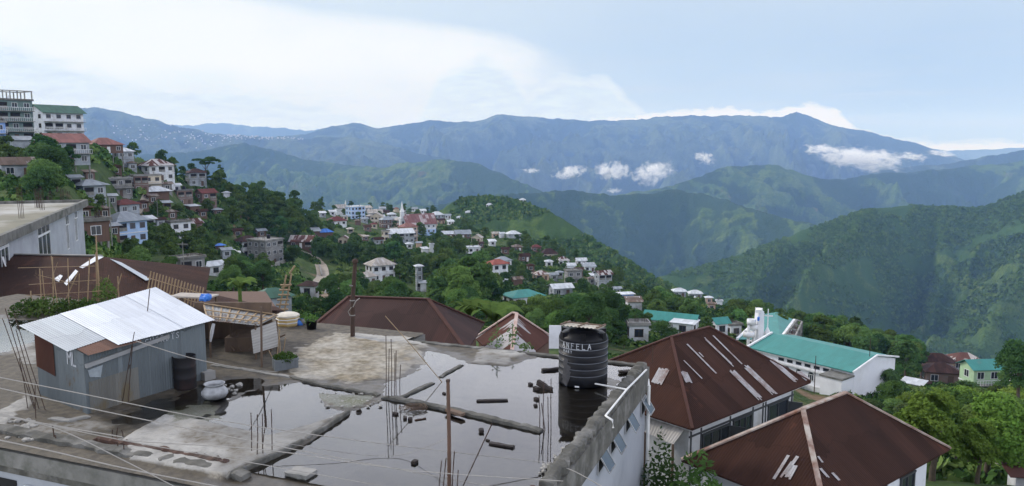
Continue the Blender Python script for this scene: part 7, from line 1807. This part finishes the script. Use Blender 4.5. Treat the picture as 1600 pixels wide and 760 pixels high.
grove([(1380, 600), (1500, 615), (1600, 640), (1600, 600), (1560, 590), (1440, 610), (1390, 640)], 18, ['nearm', 'neard', 'nearo'], (4, 7), 'tree in the shrubs between the red roofs and the green building', 'trees below the red roofs', .6)
grove([(1370, 640), (1440, 660), (1600, 650), (1600, 800), (1400, 800), (1480, 700)], 50, ['nearm', 'nearl', 'neary', 'neary', 'nearl'], (3.5, 6.5), 'leafy tree of the garden filling the lower right corner', 'trees of the lower right garden', .5)
grove([(740, 480), (1000, 500), (1000, 560), (740, 520)], 22, ['nearm', 'nearl', 'neard'], (4, 7), 'leafy tree in the belt right behind the flat roof and the black tank', 'trees behind the flat roof', .5)
grove([(480, 470), (740, 480), (740, 510), (480, 505)], 20, ['nearm', 'neard', 'nearl'], (4, 7), 'leafy tree in the belt behind the maroon roof', 'trees behind the maroon roof', .5)
grove([(120, 330), (280, 330), (350, 440), (250, 460), (120, 420)], 26, ['mid', 'dark', 'nearl'], (3, 5.5), 'small tree squeezed between the houses of the left slope', 'small trees between the left slope houses', .6)
grove([(500, 330), (700, 335), (700, 372), (520, 380)], 24, ['mid', 'dark', 'lite'], (4, 6.5), 'small tree between the roofs of the town centre', 'small trees in the town centre', .6)
grove([(780, 380), (960, 430), (970, 470), (860, 470), (790, 440)], 26, ['mid', 'dark', 'lite'], (4, 7), 'tree in the gardens of the right hand cluster', 'garden trees of the right cluster', .55)
grove([(1000, 470), (1130, 490), (1200, 530), (1120, 560), (980, 540)], 24, ['mid', 'nearm', 'neard'], (4, 7), 'tree around the faded teal building', 'trees round the faded teal building', .55)
QUEUE.sort(key=lambda q: -q[0]); REST = {}
LITE = {}
for i, (_, p, g, rz, s, wide, label, cat, group, nm, kind) in enumerate(QUEUE):
    if i < 285 or nm != 'broadleaf_tree':
        t = empty(nm, g, rz, label, cat, group); t.scale = (s * wide, s * wide, s)
        link('trunk', p['trunk'], t); link('crown', p['crown'], t)
    else:
        key = (kind, tr_rng.randint(0, 2))
        if key not in LITE: LITE[key] = crown_arrays(500 + hash_(key), p['h'], p['r'], 1100, .46, 9, .15)[0]
        V = LITE[key] * np.array([s * wide, s * wide, s]); c_, n_ = math.cos(rz), math.sin(rz)
        V = np.stack([V[:, 0] * c_ - V[:, 1] * n_, V[:, 0] * n_ + V[:, 1] * c_, V[:, 2]], -1) + np.array(g)
        REST.setdefault(kind.replace('near', '')[0], []).append(V)
mats_ = {'d': L_dark, 'm': L_mid, 'l': L_lite, 'o': L_olive, 'y': L_yel, 'c': L_dark, 'f': L_dark}
if REST:
    ks = sorted(REST); VV = np.concatenate([v_ for k in ks for v_ in REST[k]]); m_ = np_mesh('distant_trees', VV, np.arange(len(VV)).reshape(-1, 4), [mats_[k] for k in ks])
    m_.polygons.foreach_set('material_index', np.concatenate([np.full(sum(len(v_) for v_ in REST[k]) // 4, i, np.int32) for i, k in enumerate(ks)]))
    tag(link('distant_trees', m_), kind='stuff')
def bush(p, r, h_, n, mat, label, group=None, size=.09, seed=1):
    b = MB(); leaves(b, n, r, h_, size, seed); b.tube([(0, 0, -.3), (.05, 0, h_ * .6)], .03, 5)
    tag(b.build('bush', mat, None, p), label, 'bush', group)
bush(Vector((at_y(1088, 770, 21).x, 21, -7)), 1.5, 6.0, 5200, leafmat('vine_leaves', (.06, .14, .03), (.10, .19, .04), (.03, .09, .02)), 'bright leafy bush at the bottom between the two rust houses', None, .12, 3)
bush(Vector((at_y(1031, 760, 24).x, 24, -7)), 1.0, 5.2, 3200, L_dark, 'dark bush beside the downpipe of the flat roofed house', None, .10, 4)
bush(on_z(1020, 740, -6.4), .5, 1.4, 300, L_mid, 'small green bush under the tin canopy', None, .09, 5)
# broad banana leaves peeping over the maroon roof and the shelter
def banana(p, n, L, label, seed):
    b = MB(); rr = random.Random(seed)
    for k in range(n):
        a = k * 6.283 / n + rr.uniform(-.3, .3); S = []; 
        for i in range(7):
            s = i / 6; S.append(Vector((math.cos(a) * s * L * .7, math.sin(a) * s * L * .7, L * (1.1 * s - .9 * s * s) + 1)))
        for i in range(6):
            w0, w1 = .16 * L * math.sin(math.pi * (.08 + .9 * i / 6)), .16 * L * math.sin(math.pi * (.08 + .9 * (i + 1) / 6)); sd_ = Vector((-math.sin(a), math.cos(a), .25))
            b.face([S[i] - sd_ * w0, S[i + 1] - sd_ * w1, S[i + 1] + sd_ * w1, S[i] + sd_ * w0])
    b.tube([(0, 0, -2), (0, 0, 1.1)], [.12, .08], 7)
    tag(b.build('banana_plant', L_lite, None, p), label, 'banana plant')
banana(at_y(772, 530, 42) , 9, 2.4, 'banana plant with broad leaves behind the striped roof', 3)
banana(at_y(376, 484, 36.2), 7, 1.3, 'banana like plant growing behind the lean-to roof', 4)
banana(at_y(735, 520, 44), 8, 2.2, 'banana plant rising behind the right end of the maroon roof', 5)

# undergrowth and forest cover nobody could count
def blob_proto(seed, n, leaf, r=1.0, flat=.7):
    R = np.random.RandomState(seed); d = R.normal(size=(n, 3)); d /= np.linalg.norm(d, axis=1)[:, None]; d[:, 2] = abs(d[:, 2])
    p = d * (1 - .35 * R.rand(n)[:, None]) * np.array([r, r, r * flat]); nn = d * .8 + R.normal(size=(n, 3)) * .4; nn /= np.linalg.norm(nn, axis=1)[:, None]
    x = np.cross(nn, R.normal(size=(n, 3))); x /= np.linalg.norm(x, axis=1)[:, None]; y = np.cross(nn, x); s = leaf * R.uniform(.6, 1.3, n)[:, None]
    return np.stack([p - x * s, p + y * s * .7, p + x * s, p - y * s * .7], 1).reshape(-1, 3)
def cover(name, pts, sizes, mats, nleaf=46, leaf=.34, seed=1, flat=.7):
    R = np.random.RandomState(seed); PR = [blob_proto(seed + k, nleaf, leaf, 1, flat) for k in range(6)]; V = []
    for i in range(len(pts)): V.append(PR[R.randint(6)] * (sizes[i] * np.array([1, 1, R.uniform(.8, 1.3)])) + pts[i])
    V = np.concatenate(V); F = np.arange(len(V)).reshape(-1, 4); m_ = np_mesh(name, V, F, mats)
    mi = np.repeat(R.randint(0, len(mats), len(pts)), nleaf).astype(np.int32); m_.polygons.foreach_set('material_index', mi)
    return tag(link(name, m_), kind='stuff')
RR = np.random.RandomState(4)
def static_leaf(name, c1, c2):
    m = NT(name); v = m.coord('Object'); n = m.noise(v, .03, 5, .6); n2 = m.noise(v, .4, 2, .5)
    c = m.mix(m.ramp(n, [(.35, 0), (.65, 1)]), c1, c2); c = m.mix(m.math('MULTIPLY', m.ramp(n2, [(.4, 0), (.7, 1)]), .5), c, tuple(x * .6 for x in c1))
    m.col(c); m.rough(.95); m.b.inputs['Specular IOR Level'].default_value = .05; return m.m
U1 = static_leaf('scrub_green', (0.056, 0.120, 0.032), (0.088, 0.160, 0.042)); U2 = static_leaf('scrub_dark', (0.032, 0.074, 0.022), (0.054, 0.106, 0.029)); U3 = static_leaf('scrub_pale', (0.112, 0.184, 0.048), (0.160, 0.216, 0.064))
# scrub over the near slopes, thinner on the open grass
n = 32000; s_ = RR.uniform(_ss[4] * 1.25, .74, n); d_ = np.exp(RR.uniform(math.log(44), math.log(640), n)); x_ = s_ * d_; z_ = ground(x_, d_)
dens = fbm(x_ / 28, d_ / 28, 3, 77)
ok = (dens > .385) & ((d_ > 58) | (s_ > .42))
hx = np.array([(b[5], b[6], b[7]) for b in BOX]); dd = ((x_[:, None] - hx[:, 0]) ** 2 + (d_[:, None] - hx[:, 1]) ** 2) < (hx[:, 2] * .72 + .3) ** 2; ok &= ~dd.any(1)
def clear_px(poly):
    global ok
    th_ = np.arctan2(CZ - z_, d_); vv_ = 380 + FPX * np.tan(th_ - PITCH); uu_ = 800 + FPX * s_ / (CP + SP * (380 - vv_) / FPX)
    ok &= ~np.array([inpoly(a, b_, poly) for a, b_ in zip(uu_, vv_)])
for poly in ([(485, 398), (515, 405), (515, 440), (550, 440), (548, 460), (520, 495), (495, 495), (490, 440), (450, 435), (455, 420), (490, 425)], [(598, 442), (640, 442), (668, 472), (595, 472)], [(1240, 600), (1340, 605), (1340, 650), (1240, 650)], [(455, 385), (500, 392), (500, 412), (470, 402)], [(195, 315), (230, 300), (235, 318), (205, 350), (190, 375)], [(265, 372), (330, 378), (330, 390), (262, 388)], [(540, 358), (575, 358), (575, 372), (530, 375)], [(535, 425), (570, 425), (570, 445), (535, 445)]): clear_px(poly)
pts = np.column_stack([x_, d_, z_ - .2])[ok]; cover('undergrowth', pts, RR.uniform(.7, 1.9, len(pts)) * np.clip(pts[:, 1] / 200, .75, 1.3), [U1, U2, U2, U3], 40, .36, 3)
n = 1500; s_ = RR.uniform(.46, .74, n); d_ = RR.uniform(44, 84, n); x_ = s_ * d_; z_ = ground(x_, d_)
okk = ~(((x_[:, None] - hx[:, 0]) ** 2 + (d_[:, None] - hx[:, 1]) ** 2) < (hx[:, 2] + .6) ** 2).any(1)
pts = np.column_stack([x_, d_, z_ - .1])[okk]; cover('garden_undergrowth', pts, RR.uniform(.5, 1.5, len(pts)), [U1, U3, U2, U3], 70, .2, 23)
# trees of the far slopes
def hill_cover(name, V, T, n, size, mats, t0, t1, seed, umin=0, umax=1, nleaf=16, leaf=.5, thr=.42):
    R = np.random.RandomState(seed); nu, nt = V.shape[:2]; jt = [k for k in range(nt) if t0 <= T[k] <= t1]
    i = (umin + (umax - umin) * R.rand(n)) * (nu - 2); j = jt[0] + R.rand(n) * (jt[-1] - jt[0] - 1)
    i0, j0 = i.astype(int), j.astype(int); fi, fj = (i - i0)[:, None], (j - j0)[:, None]
    p = (V[i0, j0] * (1 - fj) + V[i0, j0 + 1] * fj) * (1 - fi) + (V[i0 + 1, j0] * (1 - fj) + V[i0 + 1, j0 + 1] * fj) * fi
    k = fbm(p[:, 0] / 90, p[:, 1] / 90 + p[:, 2] / 60, 4, seed) > thr; p = p[k]
    cover(name, p - np.array([0, 0, size * .2]), R.uniform(.55, 1.25, len(p)) * size, mats, nleaf, leaf, seed, .85)
H1 = static_leaf('hill_tree_green', (.075, .145, .038), (.115, .185, .05)); H2 = static_leaf('hill_tree_dark', (.055, .112, .032), (.085, .145, .04))
hill_cover('hill_forest', RIGHT_V, RIGHT_T, 46000, 5.0, [H1, H2, H2, H1], -.04, .72, 5, .05, .72, 14, .5, .40)
hill_cover('spur_scrub', SPUR_V, SPUR_T, 26000, 2.6, [U1, U2, U1, U3], -.05, .75, 6, 0, 1, 14, .5, .33)
# the town spread over the distant slopes: hundreds of specks
def far_town(n, boxes, V, T, size, seed, name):
    R = random.Random(seed); vis = V.reshape(-1, 3)[(np.broadcast_to((T >= -.005) & (T <= 1.0), V.shape[:2])).ravel()]
    dep = vis[:, 1] * CP - (vis[:, 2] - CZ) * SP; U_ = 800 + FPX * vis[:, 0] / dep; Vv = 380 - FPX * (vis[:, 1] * SP + (vis[:, 2] - CZ) * CP) / dep; b = MB()
    for (u0, v0, u1, v1, w_) in boxes:
        idx = np.where((U_ > u0) & (U_ < u1) & (Vv > v0) & (Vv < v1))[0]
        if len(idx) == 0: continue
        for _ in range(int(n * w_)):
            p = vis[R.choice(idx)]; s = size * R.uniform(.5, 1.2); x, y, z = p[0] + R.uniform(-25, 25), p[1] + R.uniform(-25, 25), p[2]
            b.box((x, y, z + s * .3), (s * 1.5, s, s * .9 + 3), R.uniform(-.4, .4)); 
    return tag(b.build(name, mk('far_town_walls', (.6, .6, .62), (.3, .28, .27), .02, .8, 0), None), kind='stuff')
far_town(260, [(175, 195, 300, 222, .35), (290, 205, 360, 232, .25), (350, 203, 470, 218, .4)], LEFT_V, LEFT_T, 9, 3, 'distant_town')

# ------------------------------------------------------------------ mist lying in the far valleys
def mist_mat(seed, dens):
    m = bpy.data.materials.new('valley_mist'); m.use_nodes = True; m.node_tree.nodes.clear()
    x = NT.__new__(NT); x.m = m; x.t = m.node_tree; x.n = x.t.nodes
    pv = x.add('ShaderNodeVolumePrincipled'); out = x.add('ShaderNodeOutputMaterial'); co = x.coord('Object')
    ln = x.add('ShaderNodeVectorMath', operation='LENGTH'); x.l(co, ln.inputs[0])
    n = x.noise(x.mapping(co, (2.2, 1.3, 1.2), (seed * 3.7, seed * 1.3, 0)), 1.7, 9, .7, .6)
    f = x.math('SUBTRACT', x.math('ADD', n, .06), x.math('MULTIPLY', x.math('POWER', ln.outputs['Value'], 1.8), .30))
    x.l(x.math('MULTIPLY', x.math('SUBTRACT', f, .465, True), dens), pv.inputs['Density'])
    pv.inputs['Color'].default_value = (.97, .98, 1, 1); pv.inputs['Anisotropy'].default_value = .2; x.l(pv.outputs[0], out.inputs['Volume'])
    return m
bm = bmesh.new(); bmesh.ops.create_icosphere(bm, subdivisions=3, radius=1.0); me0 = bpy.data.meshes.new('mist'); bm.to_mesh(me0); bm.free()
for k, (u, v, w_, h_, d) in enumerate([(890, 269, 48, 20, 6600), (955, 268, 54, 30, 6400), (1020, 270, 56, 34, 6300), (1102, 247, 34, 18, 6600), (1350, 249, 105, 34, 7000), (1290, 236, 60, 18, 7200), (1425, 245, 44, 13, 7200), (830, 267, 26, 8, 6600), (655, 311, 28, 10, 4600), (960, 298, 26, 9, 4700), (1470, 240, 44, 9, 7600)]):
    me = me0.copy(); me.materials.append(mist_mat(k + 1, .13)); p = at_y(u, v, d); s = d / FPX
    o = link('mist', me, None, p, (0, rad((-8, 5, -14, 20, 6, 8, 5, 0, 0, 0, 8)[k]), 0), (w_ * s * .85, w_ * s * .7, h_ * s * .8)); tag(o, kind='stuff')
